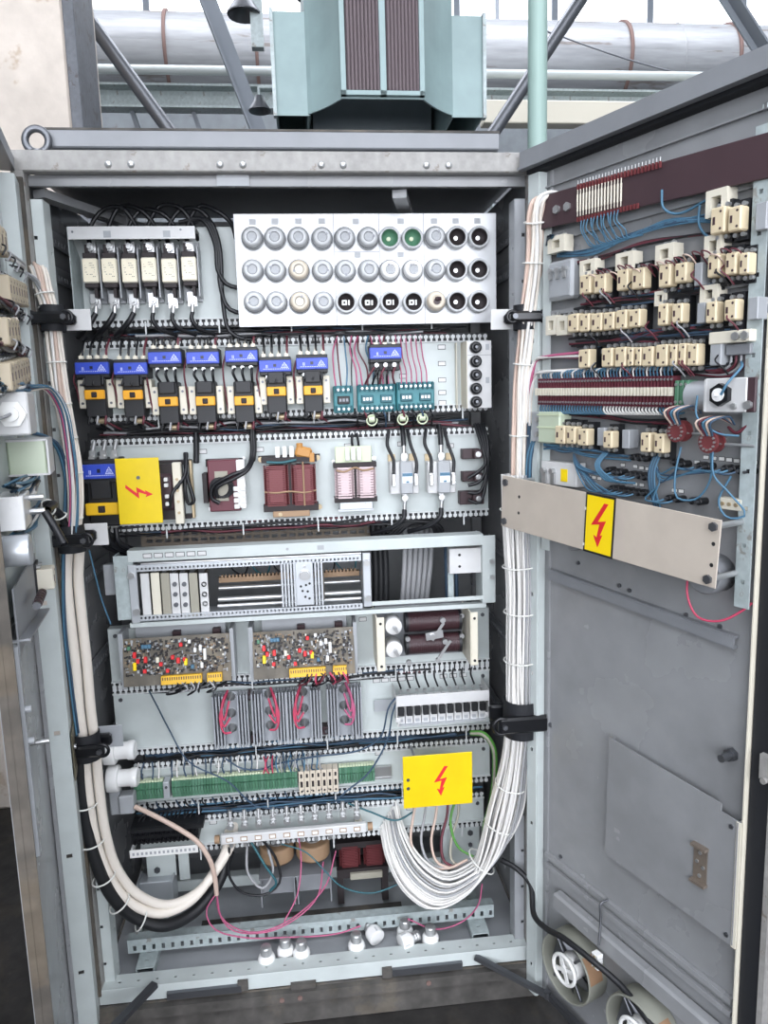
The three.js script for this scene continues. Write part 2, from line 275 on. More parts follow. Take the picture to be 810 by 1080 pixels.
// the green machine standing behind the cabinet
{
  const t = thing('machine_housing', 'mint green machine housing with two dark louvred grilles behind the cabinet', 'machine', [0.335, -0.12, -1.2]);
  const X = -0.335, Y = 0.12, Z = 1.2, arc = (x0, z0, x1, z1, bulge) => { const o = []; for (let i = 0; i <= 8; i++) { const k = i / 8, s = bulge * Math.sin(Math.PI * k); o.push([x0 + (x1 - x0) * k, z0 + (z1 - z0) * k + s]); } return o; };
  const flat = pts => { const s = new THREE.Shape(pts.map(p => new THREE.Vector2(p[0], -p[1]))); const n = pts.length, cx = pts.reduce((a, p) => a + p[0], 0) / n, x0 = Math.min(...pts.map(p => p[0])), x1 = Math.max(...pts.map(p => p[0])), z0 = Math.min(...pts.map(p => p[1])), z1 = Math.max(...pts.map(p => p[1])), kx = 1 - 0.012 / (x1 - x0), kz = 1 - 0.012 / (z1 - z0), mx = (x0 + x1) / 2, mz = (z0 + z1) / 2; s.holes.push(new THREE.Path(pts.map(p => new THREE.Vector2(mx + (p[0] - mx) * kx, -(mz + (p[1] - mz) * kz))).reverse())); return s; };   // sheet metal shell, open below
  const ext = (pts, h, y) => metreUV(new THREE.ExtrudeGeometry(flat(pts), { depth: h, bevelEnabled: false }).rotateX(-Math.PI / 2)).translate(0, y, 0);
  const pts = [[-0.03 + X, -1.6 + Z], [-0.03 + X, -0.9 + Z], [0.08 + X, -0.9 + Z], ...arc(0.08 + X, -0.9 + Z, 0.19 + X, -0.745 + Z, -0.012), [0.462 + X, -0.745 + Z], ...arc(0.462 + X, -0.745 + Z, 0.59 + X, -0.9 + Z, -0.012), [0.7 + X, -0.9 + Z], [0.7 + X, -1.6 + Z]];
  part('side_cowl', ext([[-0.03 + X, -1.6 + Z], [-0.03 + X, -0.9 + Z], [0.085 + X, -0.9 + Z], [0.085 + X, -1.6 + Z]], 0.33, 2.58 + Y), M.machine, t);
  part('side_cowl', ext([[0.586 + X, -1.6 + Z], [0.586 + X, -0.9 + Z], [0.7 + X, -0.9 + Z], [0.7 + X, -1.6 + Z]], 0.33, 2.58 + Y), M.machine, t);
  part('front_cowl', ext([[0.08 + X, -1.55 + Z], ...arc(0.08 + X, -0.9 + Z, 0.19 + X, -0.757 + Z, -0.012), [0.462 + X, -0.757 + Z], ...arc(0.462 + X, -0.757 + Z, 0.59 + X, -0.9 + Z, -0.012), [0.59 + X, -1.55 + Z]], 0.62, 2.585 + Y), M.machine, t);
  part('flange_edge', [box(0.012, 0.34, 0.03, -0.032 + X, 2.745 + Y, -0.9 + Z), box(0.012, 0.34, 0.03, 0.702 + X, 2.745 + Y, -0.9 + Z)], M.mintWorn, t);
  for (const [x0, x1] of [[0.205, 0.316], [0.338, 0.447]]) {
    const gr = part('grille', box(x1 - x0, 0.56, 0.01, (x0 + x1) / 2 + X, 2.885 + Y, -0.757 + Z), M.black, t, 'dark louvred grille');
    for (let i = 0; i < 9; i++) part('slat', moved(box(0.0075, 0.555, 0.012), x0 + 0.008 + i * (x1 - x0 - 0.014) / 8 + X, 2.885 + Y, -0.748 + Z, 0.5), M.grille, gr);
  }
  part('cowl_top', [box(0.115, 0.006, 0.69, 0.0275 + X, 2.907 + Y, -1.25 + Z), box(0.115, 0.006, 0.69, 0.643 + X, 2.907 + Y, -1.25 + Z), box(0.5, 0.006, 0.62, 0.335 + X, 3.203 + Y, -1.22 + Z)], M.machine, t);
  part('grille_frame', [box(0.016, 0.58, 0.022, 0.196 + X, 2.88 + Y, -0.748 + Z), box(0.02, 0.58, 0.022, 0.327 + X, 2.88 + Y, -0.748 + Z), box(0.016, 0.58, 0.022, 0.456 + X, 2.88 + Y, -0.748 + Z), box(0.276, 0.014, 0.022, 0.326 + X, 2.597 + Y, -0.748 + Z)], M.machine, t);
  part('base', [box(0.46, 2.9, 0.4, 0, 1.45, -0.2)], M.machineBase, t);
  part('cap_ring', turned([[0.3, 0], [0.32, 0.02], [0.32, 0.08], [0, 0.1]], 'y', 0, 3.2 + Y, -0.1, 28), M.steelDark, t);
}
{
  const g = part('standing_pipe', cyl(0.034, 6.2, 'y', 0.896, 2.98, -0.9, 20), M.pipeMint, scene); g.userData = { label: 'mint green vertical pipe standing behind the cabinet corner', category: 'pipe' };
}
// dark bundle of cables on the floor left of the cabinet
{
  const t = thing('floor_cables', 'heap of dark cables lying on the floor beside the open left door', 'cable', [-0.95, -0.12, 0.2]);
  for (let i = 0; i < 9; i++) { const o = rr(-0.12, 0.12); part('cable', tube([[-0.25 + o, 0.02 + i * 0.012, -0.5], [0.02 + o, 0.02 + i * 0.01, -0.1], [0.1 + o, 0.02 + i * 0.01, 0.3], [-0.05 + o * 2, 0.02, 0.8]], 0.014, 24, 8), M.rubber, t); }
}
// a dark switch cabinet standing off to each side
{
  const t = thing('side_cabinet', 'dark grey metal cabinet standing left of the open left door', 'cabinet', [-1.55, -0.12, 0.1]);
  part('body', cbox(0.9, 1.25, 0.8, 0, 0.66, 0, 0.004), M.sideCabinet, t); part('base_frame', box(0.86, 0.05, 0.76, 0, 0.025, 0), M.black, t);
  const u = thing('side_cabinet', 'dark grey metal cabinet standing behind the open right door', 'cabinet', [1.75, -0.12, 0.0]);
  part('body', cbox(0.9, 1.9, 0.8, 0, 0.98, 0, 0.004), M.sideCabinet, u); part('base_frame', box(0.86, 0.05, 0.76, 0, 0.025, 0), M.black, u);
}

// ---------------------------------------------------------------- the control cabinet
const cab = thing('control_cabinet', 'large grey steel control cabinet with both doors open', 'cabinet');
const P = (name, geos, m, label) => part(name, geos, m, cab, label);
P('top_bar', cbox(1.24, 0.047, 0.03, 0, 2.167, -0.015, 0.003), M.frame);
P('top_recess', box(1.19, 0.024, 0.015, 0, 2.132, -0.04), M.doorGrey);
for (const x of [-0.402, -0.351, -0.149, -0.096, 0.087, 0.139, 0.339, 0.393]) P('rivet', turned([[0, 0.006], [0.006, 0.005], [0.0085, 0.001], [0.0085, 0]], 'z', x, 2.159, 0, 14), M.steel);
P('tape_patch', box(0.076, 0.026, 0.002, -0.123, 2.132, -0.026), M.greyLight, 'greyed strip of tape');
P('roof_panel', box(1.23, 0.012, 0.6, 0, 2.184, -0.31), M.grey);
P('lid', [cbox(1.085, 0.04, 0.5, -0.01, 2.231, -0.3, 0.003), box(1.03, 0.012, 0.44, -0.01, 2.2, -0.3)], M.grey);
P('lid_edge', box(1.085, 0.005, 0.01, -0.01, 2.252, -0.055), M.plinth);
{ const e = P('lifting_eye', [moved(new THREE.TorusGeometry(0.026, 0.0085, 12, 28), -0.567, 2.222, -0.04), cyl(0.016, 0.01, 'y', -0.567, 2.195, -0.04)], M.steelDark); }
P('post', [cbox(0.028, 2.15, 0.035, -0.606, 1.075, -0.018, 0.002)], M.frame); P('post', [cbox(0.028, 2.15, 0.035, 0.606, 1.075, -0.018, 0.002)], M.frame);
P('rubber_seal', [box(0.022, 2.1, 0.008, -0.604, 1.08, 0.003), box(0.012, 2.1, 0.008, 0.603, 1.08, 0.003)], M.edgeBrown);
for (const s of [-1, 1]) {
  const holes = []; for (let y = 0.1; y < 2.05; y += 0.112) holes.push([s * 0.009, y, 0.008, 0.0085]);
  const front = moved(plate(rectPts(0.027, 2.06, 0, 1.06), 0.002, holes), 0, 0, -0.03);
  front.translate(s * 0.577, 0, 0);
  const holes2 = []; for (let y = 0.07; y < 2.05; y += 0.112) holes2.push([0.016, y, 0.009, 0.007]);
  const side = moved(plate(rectPts(0.05, 2.06, 0.025, 1.06), 0.002, holes2), s * 0.563, 0, -0.028, s * Math.PI / 2); if (s < 0) side.translate(0, 0, -0.05);
  P('inner_post', [front, side], s < 0 ? M.mint : M.greyLight, 'perforated inner post');
}
P('side_panel', box(0.008, 2.15, 0.575, -0.615, 1.09, -0.32), M.doorGrey); P('side_panel', box(0.008, 2.15, 0.575, 0.615, 1.09, -0.32), M.doorGrey);
P('back_panel', box(1.235, 2.15, 0.008, 0, 1.09, -0.607), M.doorGrey);
P('rear_post', [box(0.03, 2.1, 0.03, -0.585, 1.07, -0.58), box(0.03, 2.1, 0.03, 0.585, 1.07, -0.58)], M.doorGrey);
for (const [y, l] of [[2.02, 0.42], [1.93, 0.4], [1.12, 0.42], [0.86, 0.42], [0.6, 0.42]]) for (const s of [-1, 1]) {
  const holes = []; for (let k = 0.04; k < l - 0.02; k += 0.025) holes.push([k, 0.014, 0.012, 0.012]);
  P('side_rail', moved(plate(rectPts(l, 0.04, l / 2, 0.02), 0.003, holes), s * 0.604, y, -0.06, Math.PI / 2), M.grey);
}
P('roof_strut', [bar([-0.58, 2.11, -0.06], [-0.3, 2.09, -0.58], 0.035, 0.02), bar([0.28, 2.11, -0.06], [0.4, 2.09, -0.58], 0.035, 0.02), box(0.05, 0.14, 0.004, -0.43, 2.05, -0.3)], M.doorGrey);
// bottom: sill, floor pan, slotted cross rail
{
  const holes = []; for (let x = -0.55; x < 0.56; x += 0.05) holes.push([x, 0.022, 0.008, 0.006]);
  P('sill', [cbox(1.2, 0.045, 0.004, 0, 0.0225, 0.0, 0.001)], M.mint); P('sill_top', moved(plate(rectPts(1.19, 0.05, 0, 0.025), 0.003, holes), 0, 0.042, 0, 0, -Math.PI / 2), M.mint);
  P('floor_pan', box(1.2, 0.006, 0.55, 0, 0.02, -0.33), M.greyLight);
  P('floor_slot', [box(0.62, 0.003, 0.03, -0.05, 0.0245, -0.25), box(0.65, 0.006, 0.004, -0.05, 0.026, -0.232)], M.plinth, 'grimy slot in the floor pan');
  const h2 = []; for (let x = -0.53; x < 0.52; x += 0.0268) h2.push([x, 0.015, 0.009, 0.016]);
  P('slotted_rail', [moved(plate(rectPts(1.075, 0.042, -0.012, 0.021), 0.003, h2), 0, 0.05, -0.125), box(1.075, 0.003, 0.03, -0.012, 0.0905, -0.139), box(1.075, 0.03, 0.003, -0.012, 0.076, -0.153)], M.mintWorn);
  for (const x of [-0.49, 0.47]) { const h3 = []; for (let k = -0.3; k < -0.02; k += 0.03) h3.push([0, k, 0.012, 0.006]); P('runner', [moved(plate(rectPts(0.05, 0.4, 0, -0.2), 0.003, h3), x, 0.05, -0.06, 0, Math.PI / 2), box(0.004, 0.026, 0.4, x - 0.024, 0.036, -0.26), box(0.004, 0.026, 0.4, x + 0.024, 0.036, -0.26)], M.mintWorn); }
  P('rear_bar', [box(1.12, 0.034, 0.004, 0, 0.066, -0.385), box(1.12, 0.004, 0.03, 0, 0.083, -0.4)], M.mint);
  P('rear_bar_foot', [box(0.03, 0.04, 0.03, -0.53, 0.04, -0.402), box(0.03, 0.04, 0.03, 0.53, 0.04, -0.402)], M.mintWorn);
}
P('plinth', [cbox(1.25, 0.115, 0.6, 0, -0.0615, -0.295, 0.004), box(1.25, 0.03, 0.02, 0, -0.022, 0.013)], M.plinth, 'grimy brown-grey plinth');
P('plinth_screw', [bolt(0.007, 0.004, -0.11, -0.024, 0.023), bolt(0.007, 0.004, -0.06, -0.023, 0.023), bolt(0.007, 0.004, 0.3, -0.02, 0.023)], M.rust);
P('sill_clip', [box(0.07, 0.016, 0.012, -0.05, 0.002, 0.008), box(0.028, 0.03, 0.01, 0.185, 0.012, 0.006), box(0.028, 0.03, 0.01, -0.215, 0.02, 0.006)], M.plinth);
P('slide_rail', box(0.2, 0.02, 0.012, -0.32, 0.013, 0.007), M.steelDark); P('slide_rail', box(0.2, 0.02, 0.012, 0.3, 0.012, 0.007), M.steelDark);

// ---------------------------------------------------------------- doors
const TR = -65.5 * Math.PI / 180, TL = 103 * Math.PI / 180;
const RD = (u, y, n) => [0.6 + 0.4147 * u - 0.91 * n, y, 0.91 * u + 0.4147 * n];
const LD = (u, y, n) => [-0.655 - 0.225 * u + 0.9744 * n, y, -0.9744 * u - 0.225 * n];
function door(pos, turn, label) { const g = new THREE.Group(); g.name = 'door'; g.position.set(...pos); g.rotation.y = turn; g.userData.label = label; cab.add(g); return g; }
const tilt = (g, k, u0, y0) => { g.translate(-u0, -y0, 0); g.rotateZ(k); return g.translate(u0, y0, 0); };   // the long fittings sag a little towards the free edge
{
  const d = door([0.6, 0, 0], TR, 'open grey door carrying relays, fans and a document pocket');
  part('skin', box(0.635, 2.25, 0.003, 0.325, 1.045, -0.0035), M.doorGrey, d);
  part('top_lip', [box(0.645, 0.036, 0.05, 0.325, 2.165, 0.018), box(0.645, 0.006, 0.02, 0.325, 2.144, 0.04)], M.grey, d);
  part('top_seal', box(0.63, 0.012, 0.03, 0.325, 2.139, 0.012), M.rubber, d);
  part('edge_return', box(0.003, 2.25, 0.024, 0.642, 1.045, 0.008), M.cream, d);
  part('edge_seal', box(0.04, 2.25, 0.018, 0.666, 1.045, 0.0), M.rubber, d, 'dark rubber seal');
  part('outer_edge', [box(0.012, 2.25, 0.03, 0.692, 1.045, -0.004), box(0.02, 0.05, 0.012, 0.68, 0.895, 0.014), cyl(0.006, 0.02, 'z', 0.682, 0.87, 0.016)], M.frame, d);
  const hs = []; for (let y = 0.02; y < 2.1; y += 0.215) hs.push([0, y, 0.009, 0.011]);
  part('hinge_flange', [moved(plate(rectPts(0.036, 2.2, 0, 1.03), 0.003, hs), 0.032, 0, 0.022), box(0.003, 2.2, 0.022, 0.051, 1.03, 0.011)], M.mint, d);
  part('inner_step', box(0.006, 2.2, 0.006, 0.07, 1.03, 0.001), M.doorGrey, d);
  const hr = []; for (let y = 1.25; y < 2.1; y += 0.07) hr.push([0, y, 0.008, 0.008]);
  part('edge_strip', [moved(plate(rectPts(0.03, 0.86, 0, 1.63), 0.003, hr), 0.625, 0, 0.03), box(0.003, 0.86, 0.03, 0.611, 1.63, 0.015)], M.mintWorn, d);
  part('hinge_strip', box(0.026, 0.86, 0.003, 0.078, 1.65, 0.022), M.mint, d);
  part('mounting_sheet', [box(0.56, 0.74, 0.003, 0.345, 1.62, 0.0035), box(0.56, 0.02, 0.012, 0.345, 1.975, 0.008), box(0.56, 0.012, 0.012, 0.345, 1.57, 0.008), box(0.545, 0.01, 0.02, 0.345, 1.70, 0.012), box(0.545, 0.01, 0.02, 0.345, 1.80, 0.012)], M.doorGrey, d);
  part('upper_ledge', [box(0.6, 0.003, 0.008, 0.33, 2.095, 0.003)], M.doorGrey, d);
  part('stiffening_rib', tilt(merged([box(0.52, 0.022, 0.004, 0.342, 1.138, 0.014), box(0.52, 0.005, 0.014, 0.342, 1.149, 0.007), box(0.52, 0.005, 0.014, 0.342, 1.127, 0.007)]), -0.07, 0.342, 1.138), M.grey, d, 'long channel rib');
  part('lower_rib', [tilt(box(0.56, 0.012, 0.012, 0.35, 0.36, 0.005), -0.05, 0.35, 0.36), tilt(box(0.56, 0.012, 0.012, 0.35, 0.33, 0.005), -0.05, 0.35, 0.33)], M.doorGrey, d);
  part('cable_duct', tilt(merged([cbox(0.5, 0.05, 0.03, 0.37, 0.262, 0.016, 0.006)]), -0.05, 0.37, 0.262), M.doorGrey, d);
  part('panel_screw', [[0.17, 1.2], [0.3, 1.17], [0.33, 1.165], [0.48, 1.145], [0.56, 1.14], [0.12, 0.39], [0.5, 0.26], [0.1, 0.06]].map(([u, y]) => bolt(0.005, 0.004, u, y, -0.001)), M.steelDark, d);
  // latch bolt
  part('latch_bolt', [cyl(0.014, 0.012, 'z', 0.6, 0.884, 0.006, 6), cyl(0.008, 0.03, 'z', 0.6, 0.884, 0.022)], M.steelDark, d, 'dark bolt with hexagonal nut');
  // document pocket
  const pk = part('document_pocket', [moved(plate([[0.295, 0.505], [0.637, 0.486], [0.64, 0.762], [0.597, 0.766], [0.597, 0.782], [0.3, 0.806]], 0.0025), 0, 0, 0.022), box(0.003, 0.29, 0.022, 0.297, 0.652, 0.011), box(0.003, 0.27, 0.03, 0.636, 0.626, 0.012), tilt(box(0.34, 0.003, 0.022, 0.466, 0.496, 0.011), -0.055, 0.466, 0.496)], M.doorGrey, d, 'sheet metal document pocket');
  part('pocket_edge', box(0.01, 0.276, 0.003, 0.638, 0.624, 0.0245), M.cream, pk);
  part('pocket_latch', [box(0.032, 0.08, 0.002, 0.556, 0.626, 0.026), box(0.036, 0.006, 0.014, 0.556, 0.667, 0.031), box(0.036, 0.006, 0.014, 0.556, 0.585, 0.031)], mat(0x80756a, 0.5, 0.4), pk, 'brownish latch plate with four screws');
  part('latch_screw', [[0.556, 0.652], [0.549, 0.63], [0.564, 0.622], [0.556, 0.6]].map(([u, y]) => cyl(0.004, 0.003, 'z', u, y, 0.0275, 10)), M.steel, pk);
  part('pocket_screw', [bolt(0.005, 0.003, 0.622, 0.745, 0.0245), bolt(0.005, 0.003, 0.622, 0.505, 0.0245)], M.steelDark, pk);
}
{
  const d = door([-0.655, 0, 0], TL, 'open grey door carrying rows of beige relays beside the white cable bundle');
  part('skin', box(0.6, 2.25, 0.003, -0.305, 1.045, -0.0035), M.doorGrey, d);
  const hs = []; for (let y = 0.18; y < 2.1; y += 0.325) hs.push([0, y, 0.014, 0.011]);
  part('hinge_flange', [moved(plate(rectPts(0.05, 2.13, 0, 1.05), 0.003, hs), -0.1, 0, 0.025, -Math.PI / 2), box(0.1, 2.13, 0.003, -0.05, 1.05, 0.05)], M.mint, d, 'mint upright with square holes');
  part('skin_fold', [box(0.004, 2.13, 0.008, -0.112, 1.05, 0.004), box(0.004, 2.13, 0.008, -0.125, 1.05, 0.004)], M.doorGrey, d);
  part('edge_flange', [box(0.05, 2.25, 0.012, -0.585, 1.045, 0.004), box(0.004, 2.25, 0.03, -0.607, 1.045, 0.012)], M.edgeBrown, d);
  part('top_lip', box(0.6, 0.03, 0.05, -0.305, 2.16, 0.02), M.grey, d);
  part('relay_sheet', [box(0.4, 0.86, 0.003, -0.37, 1.66, 0.012), box(0.02, 0.86, 0.003, -0.135, 1.62, 0.02)], M.mint, d);
  part('shelf_bracket', [moved(box(0.34, 0.004, 0.05), -0.4, 1.19, 0.025, 0, 0, -0.1), box(0.34, 0.12, 0.003, -0.4, 1.24, 0.03)], M.grey, d);
  part('door_bolt', [cyl(0.009, 0.012, 'z', -0.5, 0.985, 0.006, 6), cyl(0.005, 0.05, 'z', -0.5, 0.985, 0.03), cyl(0.006, 0.02, 'z', -0.5, 0.93, 0.01)], M.steel, d);
  part('edge_rail', [box(0.02, 0.4, 0.02, -0.57, 1.0, 0.02), bolt(0.007, 0.01, -0.57, 1.08, 0.03), bolt(0.007, 0.01, -0.57, 1.02, 0.03)], M.greyLight, d);
}
// stays
{ const g = part('door_stay', [bar([0.438, 0.03, 0.004], [0.619, -0.03, 0.1], 0.016, 0.012), cyl(0.01, 0.02, 'y', 0.619, -0.028, 0.1), bar([0.625, -0.03, 0.11], [0.7, -0.04, 0.28], 0.012, 0.02)], M.steelDark, cab);
  part('door_stay', bar([-0.448, 0.056, 0.012], [-0.55, 0.042, 0.16], 0.02, 0.014), M.steelDark, cab); }

// ---------------------------------------------------------------- fittings on the doors
function makeRelay(t, w, h, body, dep = 0.04) {
  part('base', [box(w * 0.99, h + 0.028, 0.018, 0, 0, 0.009)], M.black, t);
  part('housing', cbox(w * 0.96, h, dep - 0.014, 0, 0, 0.014 + (dep - 0.014) / 2, 0.0025), body, t);
  part('slot', [box(w * 0.16, h * 0.3, 0.001, -w * 0.22, 0, dep + 0.0003), cyl(0.0024, 0.001, 'z', w * 0.2, h * 0.32, dep, 8), cyl(0.0024, 0.001, 'z', w * 0.2, -h * 0.32, dep, 8)], M.bakelite, t);
  const s = []; for (const k of [-0.28, 0.28]) for (const q of [-1, 1]) s.push(cyl(0.0042, 0.008, 'z', k * w, q * (h / 2 + 0.005), 0.022, 8));
  part('terminal_screw', s, M.steel, t);
}
function makeSocketRelay(t, w, h) {
  const b = 0.26;
  part('frame', [box(w, h * b, 0.03, 0, h * (0.5 - b / 2), 0.015), box(w, h * b, 0.03, 0, -h * (0.5 - b / 2), 0.015), box(w * b, h * (1 - 2 * b), 0.03, -w * (0.5 - b / 2), 0, 0.015), box(w * b * 1.1, h * (1 - 2 * b), 0.03, w * (0.5 - b / 2), 0, 0.015)], M.cream, t);
  part('contact_well', box(w * 0.5, h * 0.5, 0.004, 0, 0, 0.003), M.black, t);
  part('terminal_screw', [cyl(0.0045, 0.006, 'z', -w * 0.25, h * 0.55, 0.012, 8), cyl(0.0045, 0.006, 'z', w * 0.25, h * 0.58, 0.014, 8)], M.steel, t);
}
const relays = [['w',0.545,1.948,0.044,0.048],['b',0.559,1.913,0.031,0.046],['b',0.593,1.909,0.027,0.042],['g',0.637,1.905,0.021,0.046],['w',0.541,1.873,0.036,0.039],['b',0.554,1.835,0.026,0.041],['b',0.589,1.833,0.023,0.039],['b',0.615,1.829,0.02,0.037],['w',0.129,1.95,0.053,0.037],['w',0.228,1.883,0.045,0.033],['b',0.235,1.845,0.034,0.041],['b',0.278,1.841,0.035,0.039],['w',0.332,1.88,0.046,0.035],['b',0.34,1.84,0.031,0.042],['b',0.381,1.837,0.034,0.041],['w',0.433,1.877,0.043,0.038],['b',0.446,1.833,0.029,0.043],['b',0.483,1.833,0.028,0.037],['g',0.515,1.826,0.017,0.042],['w',0.115,1.769,0.035,0.044],['w',0.152,1.765,0.034,0.043],['b',0.2,1.766,0.035,0.04],['b',0.235,1.763,0.031,0.039],['b',0.27,1.761,0.033,0.038],['b',0.305,1.76,0.031,0.037],['b',0.339,1.76,0.03,0.039],['b',0.374,1.759,0.03,0.036],['w',0.425,1.793,0.025,0.029],['b',0.444,1.759,0.025,0.042],['b',0.478,1.758,0.026,0.037],['g',0.524,1.754,0.017,0.038],['w',0.536,1.787,0.037,0.034],['b',0.553,1.752,0.024,0.038],['b',0.592,1.752,0.026,0.037],['g',0.63,1.751,0.02,0.039],['b',0.235,1.685,0.035,0.041],['b',0.302,1.684,0.032,0.04],['b',0.339,1.683,0.031,0.041],['b',0.365,1.682,0.017,0.038],['b',0.386,1.681,0.017,0.038],['b',0.41,1.68,0.029,0.039],['b',0.444,1.68,0.03,0.043],['b',0.472,1.679,0.018,0.042],['b',0.492,1.679,0.018,0.043],['b',0.516,1.677,0.025,0.041],['g',0.559,1.675,0.024,0.04],['b',0.162,1.514,0.034,0.042],['b',0.197,1.514,0.03,0.04],['b',0.234,1.511,0.032,0.038],['g',0.28,1.513,0.022,0.04],['b',0.308,1.508,0.027,0.037],['g',0.35,1.51,0.02,0.04],['b',0.41,1.506,0.026,0.04],['b',0.444,1.505,0.025,0.039]];
const rowOf = y => y > 1.865 ? 'uppermost relay row of the door' : y > 1.8 ? 'relay row under the uppermost one' : y > 1.72 ? 'long relay row of the door' : y > 1.62 ? 'relay row above the maroon strip' : 'relay row below the maroon strip';
const seen = {};
for (const [k, u, y, w, h] of [...relays].sort((p, q) => p[1] - q[1])) {
  const n = 0.018, row = rowOf(y), no = nth(seen[k + row] = (seen[k + row] || 0) + 1);
  if (k === 'b') makeRelay(thing('relay', `beige slotted relay, ${no} from the hinge in the ${row}`, 'relay', RD(u, y, n), TR, `beige relays ${row}`), w, h, M.beige);
  else if (k === 'w') makeSocketRelay(thing('socket_relay', `pale square-holed relay, ${no} from the hinge in the ${row}`, 'relay', RD(u, y, n - 0.004), TR, `square-holed relays ${row}`), w, h);
  else { const t = thing('spacer_block', `plain grey block, ${no} from the hinge in the ${row}`, 'spacer', RD(u, y, n), TR, `grey spacer blocks ${row}`); part('body', cbox(w, h, 0.03, 0, 0, 0.015), M.greyLight, t); part('foot', box(w * 1.2, h * 0.4, 0.004, 0, 0, 0.001), M.grey, t); }
}
// maroon terminal strip
{
  const t = thing('terminal_strip', 'long maroon terminal strip with pale marker band on the open door', 'terminal strip', RD(0.075, 1.615, 0.018), TR);
  t.rotation.z = 0; const L = 0.395, nT = 46, a = [], b = [], c = [];
  part('rail', box(L + 0.02, 0.03, 0.012, L / 2, 0, 0.006), M.black, t);
  for (let i = 0; i < nT; i++) { const x = (i + 0.5) * L / nT, w = L / nT; a.push(box(w * 0.52, 0.062, 0.022, x, -0.0002 * i * 0.7, 0.02)); b.push(box(w * 0.56, 0.017, 0.012, x, -0.0002 * i * 0.7, 0.034)); c.push(cyl(w * 0.3, 0.004, 'z', x, 0.024 - 0.00014 * i, 0.032, 6), cyl(w * 0.3, 0.004, 'z', x, -0.024 - 0.00014 * i, 0.032, 6)); }
  for (const [nm, g, m] of [['terminals', a, M.maroon], ['marker_tags', b, M.cream], ['terminal_screws', c, M.steel]]) part(nm, g, m, t).userData.kind = 'stuff';
}
for (let i = 0; i < 3; i++) { const t = thing('green_terminal', 'green earth terminal at the end of the maroon terminal strip', 'terminal', RD(0.478 + i * 0.0115, 1.605, 0.022), TR, 'green earth terminals on the door'); part('body', cbox(0.0095, 0.05, 0.03, 0, 0, 0.015), M.green, t); part('screw', [cyl(0.003, 0.003, 'z', 0, 0.017, 0.031, 8), cyl(0.003, 0.003, 'z', 0, -0.017, 0.031, 8)], M.steel, t); }
{ // capacitor can with hex nut plate
  const t = thing('capacitor', 'grey metal can capacitor with white end plate and black nut on the door', 'capacitor', RD(0.56, 1.6, 0.03), TR);
  part('can', cyl(0.028, 0.056, 'x', -0.03, 0, 0.005, 24), M.alu, t);
  part('end_plate', cbox(0.085, 0.062, 0.004, 0.035, 0, 0.034), M.white, t); part('plate_bracket', box(0.004, 0.06, 0.05, -0.006, 0, 0.012), M.white, t);
  const nt = part('hex_nut', cyl(0.021, 0.012, 'z', 0.03, 0.001, 0.042, 6), M.blackGloss, t, 'black hexagonal nut'); part('stud', [cyl(0.012, 0.014, 'z', 0.03, 0.001, 0.044, 20), cyl(0.003, 0.02, 'z', 0.03, 0.001, 0.052, 8)], M.whiteClean, nt);
  part('bakelite_end', cbox(0.022, 0.062, 0.006, 0.082, 0.0, 0.03), M.bakelite, t, 'maroon end piece'); part('bolt', [bolt(0.008, 0.008, 0.082, -0.018, 0.033), bolt(0.006, 0.006, 0.055, -0.02, 0.036)], M.steel, t);
}
{ // connector box with blue wires
  const t = thing('connector_box', 'grey connector box with three wired contacts on the open door', 'connector', RD(0.143, 1.868, 0.014), TR);
  part('box', [cbox(0.08, 0.088, 0.03, 0, 0, 0.015, 0.006), box(0.06, 0.06, 0.002, 0.002, -0.006, 0.031)], M.greyLight, t); 
  for (const x of [-0.022, 0, 0.022]) part('contact', [cyl(0.006, 0.014, 'z', x, 0.022, 0.036, 10), box(0.008, 0.02, 0.006, x, 0.012, 0.038)], M.steel, t);
}
{ const t = thing('timer_relay', 'pale green transparent relay box beside the white cable bundle', 'relay', RD(0.1, 1.53, 0.012), TR);
  part('box', cbox(0.075, 0.075, 0.04, 0.018, 0, 0.02, 0.003), M.glassGreen, t); part('rim', [box(0.078, 0.003, 0.042, 0.018, 0.03, 0.021), box(0.078, 0.003, 0.042, 0.018, 0.0, 0.021)], M.greenPale, t); part('socket', cbox(0.034, 0.072, 0.03, -0.036, 0, 0.015), M.greyLight, t); part('screw', [cyl(0.006, 0.006, 'z', -0.03, 0.018, 0.032, 10), cyl(0.006, 0.006, 'z', -0.03, -0.018, 0.032, 10)], M.steel, t); }
for (const [i, u, y] of [[0, 0.49, 1.531], [1, 0.562, 1.513]]) { const t = thing('rotary_switch', i ? 'round reddish rotary switch disc with shaft near the strip edge' : 'round reddish rotary switch disc beside the beige relays', 'switch', RD(u, y, 0.012), TR);
  part('disc', [cyl(0.021, 0.005, 'z', 0, 0, 0.05, 20), cyl(0.021, 0.004, 'z', 0, 0, 0.03, 20)], M.bakeliteRed, t); part('shaft', [cyl(0.005, 0.05, 'z', 0, 0, 0.025, 10), rod([0.01, -0.004, 0.03], [0.075, -0.006, 0.02], 0.003)], M.steel, t);
  const c = []; for (let k = 0; k < 12; k++) c.push(cyl(0.0022, 0.004, 'z', Math.cos(k / 12 * 6.283) * 0.015, Math.sin(k / 12 * 6.283) * 0.015, 0.054, 6)); part('contacts', c, M.steel, t); }
